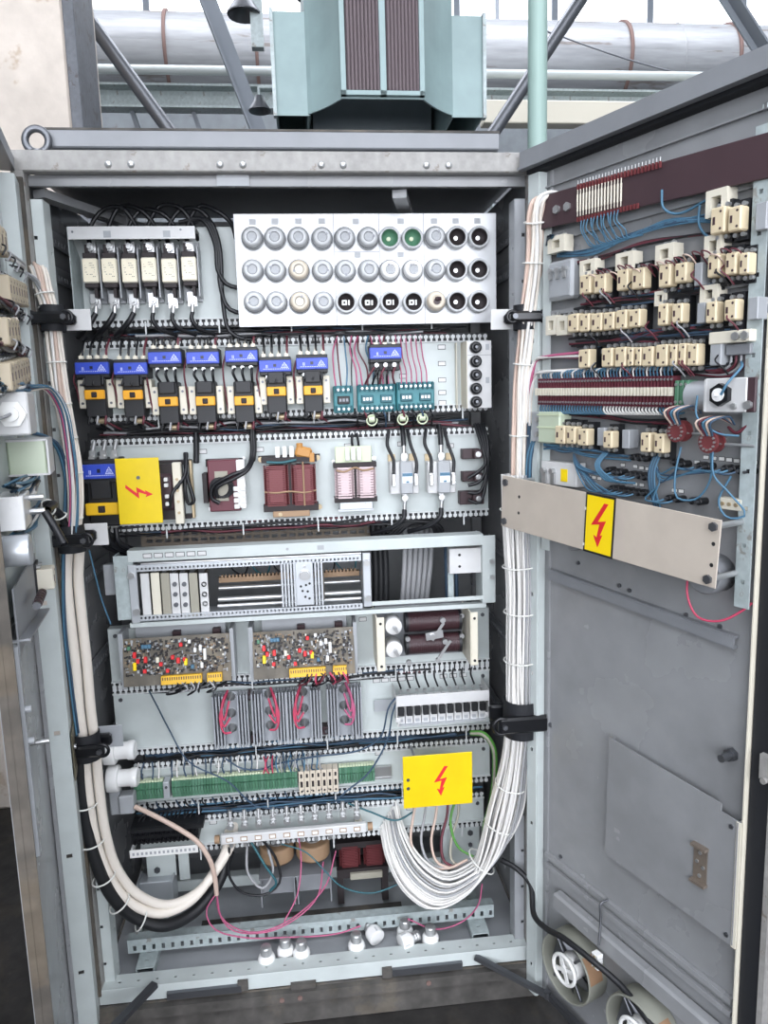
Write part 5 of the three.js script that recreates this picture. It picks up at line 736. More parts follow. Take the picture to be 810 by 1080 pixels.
// ---------------------------------------------------------------- heat sinks with stud diodes
const studX = [-0.22, -0.111, -0.013, 0.104];
studX.forEach((x, i) => {
  const t = thing('heat_sink', ['finned grey heat sink with three studs beside the blank mint panel', 'finned grey heat sink with three studs, second from blank panel', 'finned grey heat sink with three studs, third from blank panel', 'finned grey heat sink with three studs beside the small breakers'][i], 'heat sink', [x - 0.004, 0.632, ZP]), w = 0.1, h = 0.158;
  part('back', box(w, h, 0.006, 0, h / 2, 0.02), M.finGrey, t);
  for (const k of [-0.047, -0.038, -0.029, -0.02, 0.022, 0.031, 0.04, 0.048]) part('fin', cbox(0.0045, h, 0.04, k, h / 2, 0.035, 0.0008), M.finGrey, t);
  for (const y of [0.145, 0.095, 0.05]) part('stud_diode', [turned([[0.013, 0.0], [0.013, 0.006], [0.009, 0.008], [0.008, 0.02], [0.003, 0.024], [0.003, 0.034], [0, 0.034]], 'z', 0, y, 0.023, 16), cyl(0.0135, 0.006, 'z', 0, y, 0.026, 6)], M.steel, t);
  const leads = x > 0.05 ? M.wirePink : M.wireRed, s = i === 0 || i === 2 ? -1 : 1;
  for (let k = 0; k < 3; k++) part('red_lead', tube([[s * 0.006, 0.165, 0.03], [s * 0.018, 0.145 - k * 0.005, 0.06], [s * (0.022 + 0.003 * k), 0.12 - k * 0.01, 0.066], [s * 0.018, 0.09 - k * 0.018, 0.066], [0, [0.145, 0.095, 0.05][k], 0.058]], 0.0032, 24), leads, t);
});
for (const [x, y] of [[-0.166, 0.775], [-0.16, 0.645], [0.046, 0.655]]) { const t = thing('insulator_block', 'small brown square insulator bolted between the heat sinks', 'insulator', [x, y, ZP], 0, 'brown insulators between heat sinks'); part('block', cbox(0.024, 0.024, 0.034, 0, 0, 0.017), M.brown, t); part('bolt', bolt(0.006, 0.004, 0, 0, 0.034), M.steelDark, t); }
// ---------------------------------------------------------------- miniature breakers
{
  const t = thing('breaker_cover', 'white strip cover above the row of small breakers', 'cover', [0.38, 0.742, ZP]); part('strip', cbox(0.268, 0.032, 0.002, 0, 0.016, 0.1), M.white, t); part('cheek', [box(0.002, 0.08, 0.1, -0.134, -0.008, 0.05), box(0.002, 0.08, 0.1, 0.134, -0.008, 0.05), cbox(0.014, 0.014, 0.004, -0.13, -0.04, 0.1), cbox(0.014, 0.014, 0.004, 0.13, -0.042, 0.1)], M.white, t); part('rail', [box(0.32, 0.035, 0.006, -0.03, -0.03, 0.012), box(0.25, 0.004, 0.03, 0, -0.06, 0.08)], M.alu, t); part('screw_row', [...Array(11)].map((_, i) => cyl(0.005, 0.006, 'y', -0.118 + i * 0.0235, 0.034, 0.07, 8)), M.steel, t);
  for (let i = 0; i < 11; i++) { const b = thing('small_breaker', `small white breaker with black toggle, ${nth(i + 1)} from the heat sinks`, 'breaker', [0.26 + i * 0.0237, 0.712, ZP], 0, 'row of small breakers'); part('body', [cbox(0.0215, 0.07, 0.07, 0, -0.003, 0.05, 0.001)], M.white, b); part('toggle', [cbox(0.0165, 0.026, 0.016, 0, 0.011, 0.089)], M.black, b); part('label', box(0.012, 0.01, 0.0006, 0, -0.02, 0.0855), M.greyLight, b); }
}
// ---------------------------------------------------------------- terminal rail
{ const t = thing('din_rail', 'steel mounting rail under the green terminals', 'rail', [-0.145, 0.5, ZP]); part('rail', [box(0.76, 0.035, 0.002, 0, 0, 0.012), box(0.76, 0.004, 0.008, 0, 0.017, 0.012), box(0.76, 0.004, 0.008, 0, -0.017, 0.012)], M.steel, t); part('rail_foot', [box(0.02, 0.02, 0.012, -0.3, 0, 0.006), box(0.02, 0.02, 0.012, 0.34, 0, 0.006)], M.steelDark, t); }
const greenProto = [M.green, mat(0x557f68, 0.5), mat(0x446f57, 0.5)];
for (const [x0, x1] of [[-0.511, -0.431], [-0.405, -0.043], [0.077, 0.183]]) { const n = Math.round((x1 - x0) / 0.0082);
  for (let i = 0; i < n; i++) { const y = 0.515; const t = thing('rail_terminal', `slim green rail terminal with pale top, ${x0 < -0.42 ? 'in the short batch by the grey plug' : x0 < 0 ? 'in the long batch' : 'in the short batch by the rail end'}`, 'terminal', [x0 + (i + 0.5) * 0.0082, y, ZP + 0.012], 0, `green rail terminals ${x0 < -0.42 ? 'by the grey plug' : x0 < 0 ? 'of the long batch' : 'by the rail end'}`);
    part('body', [box(0.0074, 0.05, 0.022, 0, -0.004, 0.011), box(0.0066, 0.014, 0.008, 0, -0.004, 0.026)], greenProto[Math.floor(rnd() * 3)], t); part('marker', box(0.007, 0.013, 0.016, 0, 0.02, 0.012), M.greenPale, t); } }
for (let i = 0; i < 7; i++) { const t = thing('fuse_terminal', `beige fuse terminal with dark slots, ${nth(i + 1)} from the long green batch`, 'terminal', [-0.033 + i * 0.0166, 0.505, ZP + 0.012], 0, 'beige fuse terminals'); part('body', cbox(0.0155, 0.072, 0.036, 0, 0, 0.018, 0.001), M.porcelainCream, t); part('slots', [box(0.006, 0.012, 0.001, 0, 0.022, 0.0363), box(0.007, 0.018, 0.001, 0, -0.004, 0.0363), cyl(0.003, 0.002, 'z', 0, -0.026, 0.0365, 8)], M.darkIron, t); }
{ const t = thing('end_clamp', 'small steel end clamp between green terminals', 'clamp', [-0.418, 0.515, ZP + 0.012]); part('body', cbox(0.018, 0.05, 0.034, 0, 0, 0.017), M.alu, t); part('screw', cyl(0.004, 0.004, 'z', 0, 0.01, 0.035, 8), M.steelDark, t); }
// porcelain sockets on the side wall
for (const [i, y, x] of [[0, 0.658, -0.572], [1, 0.576, -0.57]]) { const t = thing('porcelain_socket', i ? 'lower white porcelain socket at the side wall, above the grey plug' : 'upper white porcelain socket at the side wall', 'socket', [x, y, -0.15]); part('collar', turned([[0, 0], [0.036, 0], [0.037, 0.004], [0.037, 0.028], [0.034, 0.032], [0.02, 0.032]], 'x', 0, 0, 0, 28), M.porcelainWhite, t); part('neck', turned([[0.024, 0.03], [0.024, 0.062], [0.027, 0.066], [0.027, 0.08], [0.022, 0.084], [0, 0.08]], 'x', 0, 0, 0, 24), M.porcelainWhite, t); part('wall_bracket', cbox(0.02, 0.05, 0.02, -0.02, 0, 0), M.greyLight, t); }
{ const t = thing('grey_plug', 'square grey plastic plug with beige cable at the side wall', 'plug', [-0.524, 0.497, -0.16]); part('body', cbox(0.042, 0.056, 0.04, 0, 0, 0, 0.004), M.greyLight, t); part('wall_socket', cbox(0.03, 0.07, 0.03, -0.034, 0.0, -0.01, 0.003), M.greyLight, t); }
// ---------------------------------------------------------------- bottom row
{ const t = thing('black_terminal_row', 'black plug terminal row with white marker strip', 'terminal strip', [-0.429, 0.345, ZP]); part('body', [box(0.19, 0.05, 0.06, 0, 0.045, 0.03), box(0.2, 0.012, 0.05, 0.01, 0.062, 0.04)], M.black, t); const g = []; for (let i = 0; i < 15; i++) { g.push(cyl(0.0045, 0.014, 'z', -0.086 + i * 0.0122, 0.05, 0.066, 8)); g.push(cyl(0.0045, 0.014, 'z', -0.08 + i * 0.0122, 0.034, 0.074, 8)); } part('black_plugs', g, M.blackGloss, t); part('marker_strip', cbox(0.19, 0.024, 0.004, 0, 0.008, 0.088), M.whiteClean, t, 'white marker strip'); part('strip_arm', [box(0.004, 0.02, 0.08, -0.09, 0.01, 0.045), box(0.004, 0.02, 0.08, 0.09, 0.01, 0.045)], M.white, t); const m = []; for (let i = 0; i < 15; i++) m.push(box(0.006, 0.008, 0.0006, -0.084 + i * 0.012, 0.008, 0.0902)); part('marker_ticks', m, M.greyLight, t); }
{ const t = thing('stud_terminal_bar', 'white insulating bar carrying ten bolted cable studs', 'terminal strip', [-0.06, 0.35, ZP]); part('bar', cbox(0.42, 0.028, 0.016, 0, 0.012, 0.066), M.white, t); for (let i = 0; i < 10; i++) { const q = part('tag', box(0.02, 0.014, 0.0008, -0.186 + i * 0.041, 0.012, 0.0742), M.tan, t); part('tag_face', box(0.015, 0.009, 0.0006, -0.186 + i * 0.041, 0.012, 0.0748), M.whiteClean, q); } part('end_nut', [cyl(0.012, 0.014, 'x', -0.222, 0.012, 0.066, 6), cyl(0.012, 0.014, 'x', 0.222, 0.012, 0.066, 6)], M.tan, t); part('foot', [box(0.02, 0.02, 0.06, -0.19, 0.0, 0.03), box(0.02, 0.02, 0.06, 0.19, 0.0, 0.03)], M.cream, t);
  for (let i = 0; i < 10; i++) { const x = -0.184 + i * 0.041; part('stud', [cbox(0.018, 0.036, 0.005, x, 0.05, 0.05), cyl(0.0105, 0.008, 'z', x, 0.042, 0.056, 14), bolt(0.007, 0.008, x, 0.042, 0.058), rod([x, 0.06, 0.05], [x, 0.085, 0.044], 0.006), cyl(0.006, 0.02, 'y', x, -0.008, 0.062, 10)], M.steel, t); } }
for (const [i, x] of [[0, -0.12], [1, -0.01]]) { const t = thing('ring_transformer', i ? 'tan ring transformer beside the red-coiled floor transformer' : 'tan ring transformer beside the thin wire loops', 'transformer', [x, 0.206, -0.26], 0, 'tan ring transformers'); part('ring', turned([[0.014, -0.012], [0.048, -0.016], [0.052, -0.008], [0.052, 0.03], [0.047, 0.036], [0.014, 0.034]], 'y', 0, 0.03, 0, 30), M.tan, t); part('washer', cyl(0.026, 0.004, 'y', 0, 0.068, 0, 20), M.steel, t); part('centre_bolt', [cyl(0.009, 0.03, 'y', 0, 0.0, 0, 10), cyl(0.006, 0.08, 'y', 0, 0.03, 0, 10)], M.steelDark, t); part('shelf', [box(0.11, 0.004, 0.12, 0, -0.016, 0), box(0.004, 0.1, 0.1, -0.05, -0.066, 0), box(0.004, 0.1, 0.1, 0.05, -0.066, 0), box(0.1, 0.07, 0.004, 0, -0.05, 0.03)], M.grey, t); }
{ const t = thing('floor_transformer', 'dark transformer with two red wire coils near the cabinet floor', 'transformer', [0.141, 0.125, -0.28]); part('core', [box(0.16, 0.02, 0.06, 0, 0.118, 0), box(0.16, 0.03, 0.07, 0, 0.03, 0.005)], M.darkIron, t); windings(t, 'red_coil', [-0.038, 0.038], 0.062, 0.075, 0.078, M.copperWire, 0.005, 15); part('yellow_strip', cbox(0.1, 0.02, 0.012, 0.01, 0.025, 0.045), M.olive, t); part('foot', [box(0.02, 0.1, 0.04, -0.07, -0.035, 0), box(0.02, 0.1, 0.04, 0.07, -0.035, 0)], M.darkIron, t); }
{ const t = thing('sheet_bracket', 'grey sheet metal bracket with a bolt at the corner', 'bracket', [-0.48, 0.13, ZP]); part('box', [cbox(0.095, 0.075, 0.05, 0.006, 0.05, 0, 0.002), box(0.004, 0.09, 0.07, -0.044, 0.05, 0.01), box(0.004, 0.09, 0.07, 0.056, 0.05, 0.01)], M.alu, t); part('upper_plate', cbox(0.085, 0.07, 0.003, 0.02, 0.12, -0.004), M.mint, t); part('leg', [box(0.03, 0.1, 0.004, 0.085, 0.115, -0.01), box(0.004, 0.1, 0.09, -0.05, -0.03, -0.03)], M.mint, t); part('bolt', bolt(0.009, 0.006, 0.008, 0.11, 0), M.steelDark, t); }
{ const t = thing('earth_bar_box', 'pale earth terminal plate hidden behind the wide yellow plate', 'bracket', [0.45, 0.2, -0.24]); part('plate', cbox(0.12, 0.16, 0.004, 0, 0.05, 0), M.mint, t); part('bolt', [bolt(0.009, 0.006, 0.03, 0.06, 0.002), bolt(0.007, 0.006, 0.03, 0.02, 0.002)], M.steelDark, t); part('leg', box(0.016, 0.16, 0.03, -0.055, 0.03, 0.01), M.mint, t); }
// loose porcelain fuse plugs
const plugProfile = [[0, 0], [0.0235, 0], [0.0245, 0.003], [0.0245, 0.026], [0.021, 0.034], [0.0165, 0.036], [0.0155, 0.037]];
function loosePlug(x, z, rx, rz, label, y = 0.0235, yaw = 0.4) {
  const t = thing('loose_fuse_plug', label, 'fuse plug', [x, y, z], 0, undefined); t.rotation.set(rx, yaw, rz, 'YXZ');
  part('porcelain_head', turned(plugProfile, 'y', 0, 0, 0, 26), M.porcelainWhite, t); const g = []; for (let i = 0; i < 3; i++) g.push([0.0145, 0.036 + i * 0.008], [0.0162, 0.039 + i * 0.008], [0.0145, 0.043 + i * 0.008]); part('threaded_sleeve', turned([[0.0145, 0.034], ...g, [0.0125, 0.062], [0, 0.062]], 'y', 0, 0, 0, 22), M.steel, t, 'steel screw thread'); part('rim_notch', [box(0.004, 0.014, 0.003, 0, 0.012, 0.0245), box(0.004, 0.014, 0.003, 0.0235, 0.012, 0.006)], M.porcelain, t); return t;
}
loosePlug(-0.152, -0.053, 0, 0, 'upright white fuse plug on the cabinet floor, at the end of the trio'); loosePlug(-0.099, -0.078, 0, 0, 'upright white fuse plug in the middle of the trio'); loosePlug(-0.053, -0.062, 0, 0, 'upright white fuse plug of the trio next to the lone pair');
loosePlug(0.105, -0.068, 0, 0, 'upright white fuse plug beside a plug lying tilted'); loosePlug(0.168, -0.085, -1.4, 0, 'white fuse plug lying with its round face to the front', 0.0475, 0.5); loosePlug(0.252, -0.105, 0, 0, 'upright white fuse plug standing behind a fallen one'); loosePlug(0.232, -0.055, -1.5, 0, 'small white fuse plug fallen on its side in front of an upright one', 0.0475, -1.2); loosePlug(0.322, -0.068, 0, 0, 'upright white fuse plug standing alone nearest the door stay');

// ---------------------------------------------------------------- cable bundles
const lerp = (a, b, k) => a.map((v, i) => v + (b[i] - v) * k);
function bundle(name, label, path, n, r, spread, mats, cat = 'cable bundle') {
  const t = thing(name, label, cat); const [bx, by, bz] = path[Math.floor(path.length / 2)];
  for (let i = 0; i < n; i++) { const a = i * 2.4, q = Math.sqrt((i + 0.5) / n) * spread; const ph = rr(0, 6); const pts = path.map((p, k) => { const w = 0.25 * Math.sin(k * 0.9 + ph); return [p[0] + Math.cos(a + w) * q, p[1] + (k === 0 || k === path.length - 1 ? rr(-0.006, 0.006) : 0) + Math.sin(a + w) * q * 0.25, p[2] + Math.sin(a + w) * q]; }); part('wire', tube(pts, r, path.length * 5, 6), mats[i % mats.length], t); }
  return t;
}
function ties(t, path, ks, rad, m = M.tie) { for (const k of ks) { const i = Math.min(Math.floor(k), path.length - 2), p = lerp(path[i], path[i + 1], k - i), d = new THREE.Vector3(...path[i + 1]).sub(new THREE.Vector3(...path[i])).normalize(); const g = new THREE.TorusGeometry(rad, 0.0022, 6, 20), q = new THREE.Quaternion().setFromUnitVectors(new THREE.Vector3(0, 0, 1), d); g.applyQuaternion(q).translate(...p); part('cable_tie', g, m, t); } }
const hL = [[-0.594,1.885,-0.012],[-0.592,1.92,-0.012],[-0.585,1.937,-0.006],[-0.577,1.922,0],[-0.572,1.887,0],[-0.565,1.851,0],[-0.56,1.814,0],[-0.558,1.742,0],[-0.555,1.653,0],[-0.548,1.563,0],[-0.541,1.471,0],[-0.545,1.379,0],[-0.559,1.292,0]];
{ const t = bundle('cable_bundle', 'cream wire bundle rising beside the contactors from the second clamp', hL, 14, 0.0045, 0.017, [M.wireCream, M.wireCream, M.wireWhite, M.wirePeach]); ties(t, hL, [4.4, 5.2, 7.3, 8.4, 9.3, 10.2, 11.4], 0.021); }
{ const t = bundle('cable_bundle', 'blue, red and pink wires joining the cream bundle from the left door', [[-0.575, 1.652, 0.18], [-0.548, 1.652, 0.1], [-0.538, 1.604, 0.05], [-0.537, 1.519, 0.028], [-0.537, 1.405, 0.028], [-0.551, 1.301, 0.022]], 18, 0.0022, 0.012, [M.wirePink, M.wireWhite, M.wireBlue, M.wireCream, M.wireWhite, M.wireRed, M.wireBlue]); }
{ const t = bundle('cable_bundle', 'blue wires passing from the left door into the clamp', [[-0.59, 1.56, 0.16], [-0.56, 1.53, 0.06], [-0.554, 1.451, 0.018], [-0.566, 1.357, 0.008], [-0.582, 1.217, 0.008], [-0.592, 1.072, 0.008], [-0.59, 0.923, 0.008], [-0.586, 0.784, 0.008]], 8, 0.0026, 0.007, [M.wireBlue, M.wireNavy]); }
for (const [i, dx, dz] of [[0, -0.008, 0], [1, 0.016, -0.014]]) { const pth = [[-0.559,1.292,0],[-0.573,1.19,0],[-0.574,1.093,0],[-0.572,0.969,0],[-0.573,0.843,0],[-0.57,0.739,0],[-0.57,0.608,0],[-0.565,0.484,-0.005],[-0.543,0.365,-0.015],[-0.499,0.274,-0.03],[-0.426,0.22,-0.05],[-0.35,0.228,-0.08],[-0.297,0.268,-0.12],[-0.257,0.314,-0.17],[-0.25,0.35,-0.215]].map((p, k) => k < 8 ? [p[0] + dx, p[1], p[2] + dz] : [p[0] + dx * 0.7, p[1] + i * 0.014, p[2] + dz]);
  const g = part('thick_cable', tube(pth, 0.0128, 90, 12), M.wireCream, scene); g.userData = { label: i ? 'thick cream cable sweeping to the bottom panel, inner of two' : 'thick cream cable sweeping to the bottom panel, outer of two', category: 'cable' }; }
{ const pth = [[-0.582,0.75,0.002],[-0.584,0.7,0.002],[-0.584,0.636,0],[-0.581,0.529,0],[-0.566,0.419,0],[-0.538,0.318,-0.01],[-0.49,0.236,-0.03],[-0.421,0.188,-0.05],[-0.351,0.18,-0.1],[-0.283,0.225,-0.16],[-0.25,0.3,-0.2]].map(p => [p[0] - 0.006, p[1] - 0.006, p[2]]); const t = thing('black_cable', 'thick black cable with white ties sweeping round the lower corner', 'cable'); part('sheath', tube(pth, 0.0165, 70, 12), M.black, t); ties(t, pth, [2.4, 3.4, 4.4, 5.3, 6.2], 0.03); }
const hR = [[0.582,1.797,0.02],[0.582,1.74,0.02],[0.578,1.647,0.01],[0.573,1.528,0.01],[0.571,1.406,0],[0.574,1.256,0],[0.582,1.102,0],[0.582,0.945,0],[0.582,0.811,0],[0.582,0.743,0],[0.575,0.609,-0.02],[0.553,0.457,-0.04],[0.511,0.323,-0.05],[0.443,0.234,-0.06],[0.356,0.197,-0.07],[0.286,0.237,-0.1],[0.245,0.3,-0.17],[0.235,0.36,-0.245]].map(p => [p[0] - 0.012, p[1], p[2] + 0.004]);
{ const t = thing('cable_bundle', 'fat bundle of white wires sweeping from the door hinge to the floor', 'cable bundle');
  for (let i = 0; i < 72; i++) { const a = i * 2.4, q = Math.sqrt((i + 0.5) / 72) * 0.039, ph = rr(0, 6); const pts = hR.slice(4).map((p, k) => { const s = k > 6 ? 1.25 : 1, w = 0.15 * Math.sin(k * 0.7 + ph); return [p[0] + Math.cos(a + w) * q * s * (k > 8 ? 0.6 : 1), p[1] + (k > 7 ? Math.cos(a + w) * q * 1.2 : 0), p[2] + Math.sin(a + w) * q * s]; }); part('wire', tube(pts, 0.0035, 75, 6), i % 4 === 2 ? M.wireGrey : M.wireWhite, t); }
  ties(t, hR, [4.6, 5.6, 6.4, 7.3, 10.5, 11.4, 12.4], 0.044); }
{ const pth = hR.slice(8).map((p, k) => [p[0] + (k < 4 ? 0.034 : 0.03 - k * 0.003), p[1] - (k > 3 ? 0.03 : 0), p[2] - 0.012]); const g = part('black_cable', tube(pth, 0.011, 60, 10), M.black, scene); g.userData = { label: 'black cable running behind the fat white wire bundle', category: 'cable' }; }
{ const pa = [[0.675,2.045,0.075],[0.65,2.058,0.08],[0.632,2.066,0.085],[0.608,2.066,0.09],[0.589,2.055,0.09],[0.581,2.024,0.08],[0.586,1.959,0.06],[0.584,1.883,0.05],[0.576,1.795,0.04],[0.575,1.739,0.03],[0.568,1.647,0.02],[0.564,1.528,0.015],[0.562,1.42,0.01],[0.562,1.34,0.008]]; const t = bundle('cable_bundle', 'cream wire bundle arching over the hinge from the bakelite board', pa, 22, 0.0042, 0.019, [M.wireCream, M.wirePeach, M.wireCream, M.wireWhite]); ties(t, pa, [5.2, 6.5, 9.6, 11.2], 0.024); }
{ const pa = [RD(0.12, 1.97, 0.05), [0.622, 1.95, 0.06], [0.612, 1.88, 0.045], [0.6, 1.8, 0.035], [0.594, 1.7, 0.03], [0.59, 1.55, 0.03], [0.588, 1.42, 0.022]]; bundle('cable_bundle', 'blue wires beside the cream bundle at the right hinge', pa, 6, 0.0034, 0.008, [M.wireBlue, M.wireNavy, M.wireBlue]); }
for (const [y, m, lab] of [[1.69, [M.wirePink, M.wireWhite, M.wireMaroon], 'pink and white wires crossing the hinge below the long relay row'], [1.655, [M.wireWhite, M.wireCream], 'white wires crossing the hinge above the maroon terminal strip'], [1.5, [M.wireBlue, M.wireNavy], 'blue wires crossing the hinge beside the green relay box']]) bundle('cable_bundle', lab, [[0.584, y - 0.12, 0.03], [0.587, y - 0.04, 0.035], [0.6, y, 0.045], RD(0.1, y + 0.006, 0.04), RD(0.2, y + 0.005, 0.02)], 7, 0.0032, 0.008, m);
// black clamps around the bundles
for (const [x, y, z, s, lab] of [[-0.556,1.816,0.0,1,'uppermost black cable clamp on the cream bundle'],[-0.559,1.292,0.004,1.12,'middle black cable clamp where coloured wires end'],[-0.57,0.752,0.002,1.2,'lowest black cable clamp on the thick cream cables'],[0.574,1.797,0.025,1,'upper black cable clamp by the right door hinge'],[0.572,0.745,0.004,1.7,'large black cable clamp around the fat white bundle']]) {
  const t = thing('cable_clamp', lab, 'clamp', [x, y, z]);
  part('collar', turned([[0.026 * s, -0.03 * s], [0.028 * s, -0.03 * s], [0.029 * s, 0], [0.028 * s, 0.03 * s], [0.026 * s, 0.03 * s]], 'y', 0, 0, 0, 24), M.rubber, t); part('strap', [cbox(0.09 * s, 0.026 * s, 0.02, 0, 0, 0.03 * s, 0.006), cbox(0.094 * s, 0.026 * s, 0.02, 0, 0, -0.022 * s, 0.006), moved(new THREE.TorusGeometry(0.013 * s, 0.0045, 8, 18), -0.04 * s, 0, 0.032 * s), moved(new THREE.TorusGeometry(0.013 * s, 0.0045, 8, 18), 0.04 * s, 0, 0.032 * s)], M.blackGloss, t); part('strap_bolt', [bolt(0.007, 0.006, -0.036 * s, 0, 0.03 * s + 0.01), bolt(0.007, 0.006, 0.036 * s, 0, 0.03 * s + 0.01)], M.steelDark, t);
  const q = x < 0 ? 1 : -1; if (s !== 1.7) part('bracket', [cbox(s === 1.2 ? 0.1 : 0.13, 0.05 * s, 0.003, q * (s === 1.2 ? 0.03 : 0.012), 0, -0.035 * s)], s === 1.2 ? M.alu : M.white, t); else part('bracket', cbox(0.003, 0.1, 0.06, 0.07, 0.004, -0.01), M.steelDark, t);
}
{ const t = thing('clamp_backplate', 'olive metal plate bridging left door edge and post beside the lowest clamp', 'bracket', LD(-0.04, 0.76, 0.056), TL); part('plate', cbox(0.13, 0.12, 0.003, 0, 0, 0), mat(0x6f6a58, 0.5, 0.3), t); part('bolt', bolt(0.007, 0.005, -0.03, 0.015, 0.001), M.steel, t); }
// wiring in the ducts between the panels
const ducts = [[1.795, 'top'], [1.543, 'second'], [0.815, 'fourth'], [0.597, 'fifth'], [0.423, 'lowest'], [1.265, 'third']];
const ductLab = { top: 'dark wires lying in the duct above the contactors', second: 'dark wires lying in the duct below the contactors', third: 'dark wires lying in the duct below the transformers', fourth: 'red and dark wires in the duct below the circuit boards', fifth: 'blue wires in the duct below the heat sinks', lowest: 'blue and dark wires in the duct above the stud bar' };
for (const [y, k] of ducts) { const t = thing('duct_wiring', ductLab[k], 'wires'); const mats = k === 'fifth' || k === 'lowest' ? [M.wireNavy, M.wireBlue, M.wireBlack, M.wireNavy] : [M.wireBlack, M.wireBlack, M.wireMaroon, M.wireBlack, M.wireNavy, M.wireGrey];
  for (let i = 0; i < 16; i++) { const yy = y + rr(-0.018, 0.018), z = rr(-0.25, -0.21), x0 = rr(-0.54, -0.2), x1 = rr(0.1, 0.52), pts = []; for (let j = 0; j <= 8; j++) pts.push([x0 + (x1 - x0) * j / 8, yy + rr(-0.006, 0.006), z + rr(-0.006, 0.006)]); part('wire', tube(pts, rr(0.0022, 0.004), 40, 6), mats[i % mats.length], t); } }
// pairs of short wires between ducts and components
function drops(label, list, name = 'hookup_wires') { const t = thing(name, label, 'wires'); for (const [pts, r, m] of list) part('wire', tube(pts, r, 22, 6), m, t); return t; }
{ const list = []; bl.forEach(([x, y], i) => { for (let k = 0; k < 4; k++) list.push([[[x - 0.03 + k * 0.02, 1.79, -0.225], [x - 0.032 + k * 0.021, 1.776, -0.2], [x - 0.03 + k * 0.02, y + 0.05, -0.175], [x - 0.03 + k * 0.02, y + 0.03, -0.165]], 0.0032, k === 3 ? M.wireMaroon : M.wireBlack]); for (let k = 0; k < 3; k++) list.push([[[x - 0.02 + k * 0.02, yl[i] - 0.055, -0.155], [x - 0.024 + k * 0.021, yl[i] - 0.075, -0.15], [x - 0.01 + k * 0.012, 1.565, -0.19], [x + k * 0.02, 1.545, -0.22]], 0.003, [M.wireBlack, M.wireGrey, M.wireMaroon][k]]); list.push([[[x - 0.044, y + 0.01, -0.17], [x - 0.052, y - 0.03, -0.15], [x - 0.05, yl[i] + 0.02, -0.16], [x - 0.046, yl[i] - 0.03, -0.17]], 0.0024, M.wireMaroon]); for (let k = 0; k < 3; k++) list.push([[[x - 0.022 + k * 0.022, y - 0.03, -0.15], [x - 0.026 + k * 0.024, y - 0.042, -0.14], [x - 0.018 + k * 0.02, yl[i] + 0.05, -0.15]], 0.0036, M.wireBlack]); }); drops('short dark wires feeding the blue-topped contactors', list); }
{ const list = []; for (let k = 0; k < 12; k++) { const x = 0.11 + k * 0.0125; list.push([[[x + rr(-0.012, 0.012), 1.78, -0.215], [x + rr(-0.01, 0.01), 1.74, -0.2], [x + rr(-0.006, 0.006) + k * 0.002, 1.69, -0.195], [x + k * 0.002, 1.645, -0.182]], 0.0022, [M.wirePink, M.wireMaroon, M.wireBlue, M.wireBlack, M.wirePink][k % 5]]); } for (let k = 0; k < 6; k++) { const x = 0.28 + k * 0.014; list.push([[[x, 1.78, -0.215], [x + 0.004, 1.72, -0.205], [x + 0.012, 1.68, -0.2], [x + 0.01, 1.647, -0.182]], 0.0018, M.wirePink]); } for (let k = 0; k < 5; k++) list.push([[[0.215 + k * 0.014, 1.692, -0.165], [0.2 + k * 0.016, 1.67, -0.16], [0.19 + k * 0.02, 1.648, -0.18]], 0.0032, k % 2 ? M.wireBlack : M.wireMaroon]); for (let k = 0; k < 9; k++) { const x = 0.16 + k * 0.026; list.push([[[x, 1.576, -0.18], [x + 0.004, 1.562, -0.17], [x + 0.008, 1.545, -0.2], [x + 0.01, 1.53, -0.22]], 0.003, [M.wireBlack, M.wireMaroon, M.wireBlack, M.wireNavy][k % 4]]); } drops('red, blue and black wires feeding the teal terminal blocks', list); }
{ const t = thing('round_coils', 'three small cream wire coils hanging below the teal terminal blocks', 'coil'); for (const x of [0.205, 0.29, 0.345]) part('coil', [cyl(0.009, 0.016, 'x', x, 1.553, -0.18, 14), moved(new THREE.TorusGeometry(0.014, 0.0022, 6, 18), x, 1.55, -0.175)], M.greenPale, t); }
drops('black cables looping over the square fuses', [...[-0.501, -0.454, -0.405, -0.356, -0.306, -0.256].map((x, i) => [[[x, 2.012, -0.17], [x - 0.006, 2.05, -0.19], [x + 0.03, 2.105 + (i % 2) * 0.01, -0.2], [x + 0.08, 2.11 - (i % 3) * 0.006, -0.19], [x + 0.11, 2.07, -0.2], [x + 0.12, 2.02, -0.235]], 0.0058, M.wireBlack]), ...[0, 1, 2].map(i => [[[-0.28 + i * 0.02, 2.075, -0.2], [-0.22 + i * 0.008, 2.08, -0.19], [-0.19 + i * 0.005, 2.02, -0.185], [-0.186 + i * 0.004, 1.95 - i * 0.04, -0.18], [-0.165, 1.915 - i * 0.06, -0.175], [-0.13, 1.905 - i * 0.065, -0.18], [-0.1, 1.905 - i * 0.065, -0.19]], 0.0058, M.wireBlack])], 'loop_cables');
drops('black cables curving down from the square fuses', [-0.501, -0.454, -0.405, -0.356, -0.306, -0.256].map((x, i) => [[[x - 0.002, 1.846, -0.178], [x - 0.004 - (i < 3 ? 0.008 : 0), 1.828, -0.172], [x + (i < 3 ? -0.035 : 0.01), 1.805, -0.18], [x + (i < 3 ? -0.06 : 0.05), 1.79, -0.21]], i < 3 ? 0.0075 : 0.0055, M.wireBlack]), 'fuse_cables');
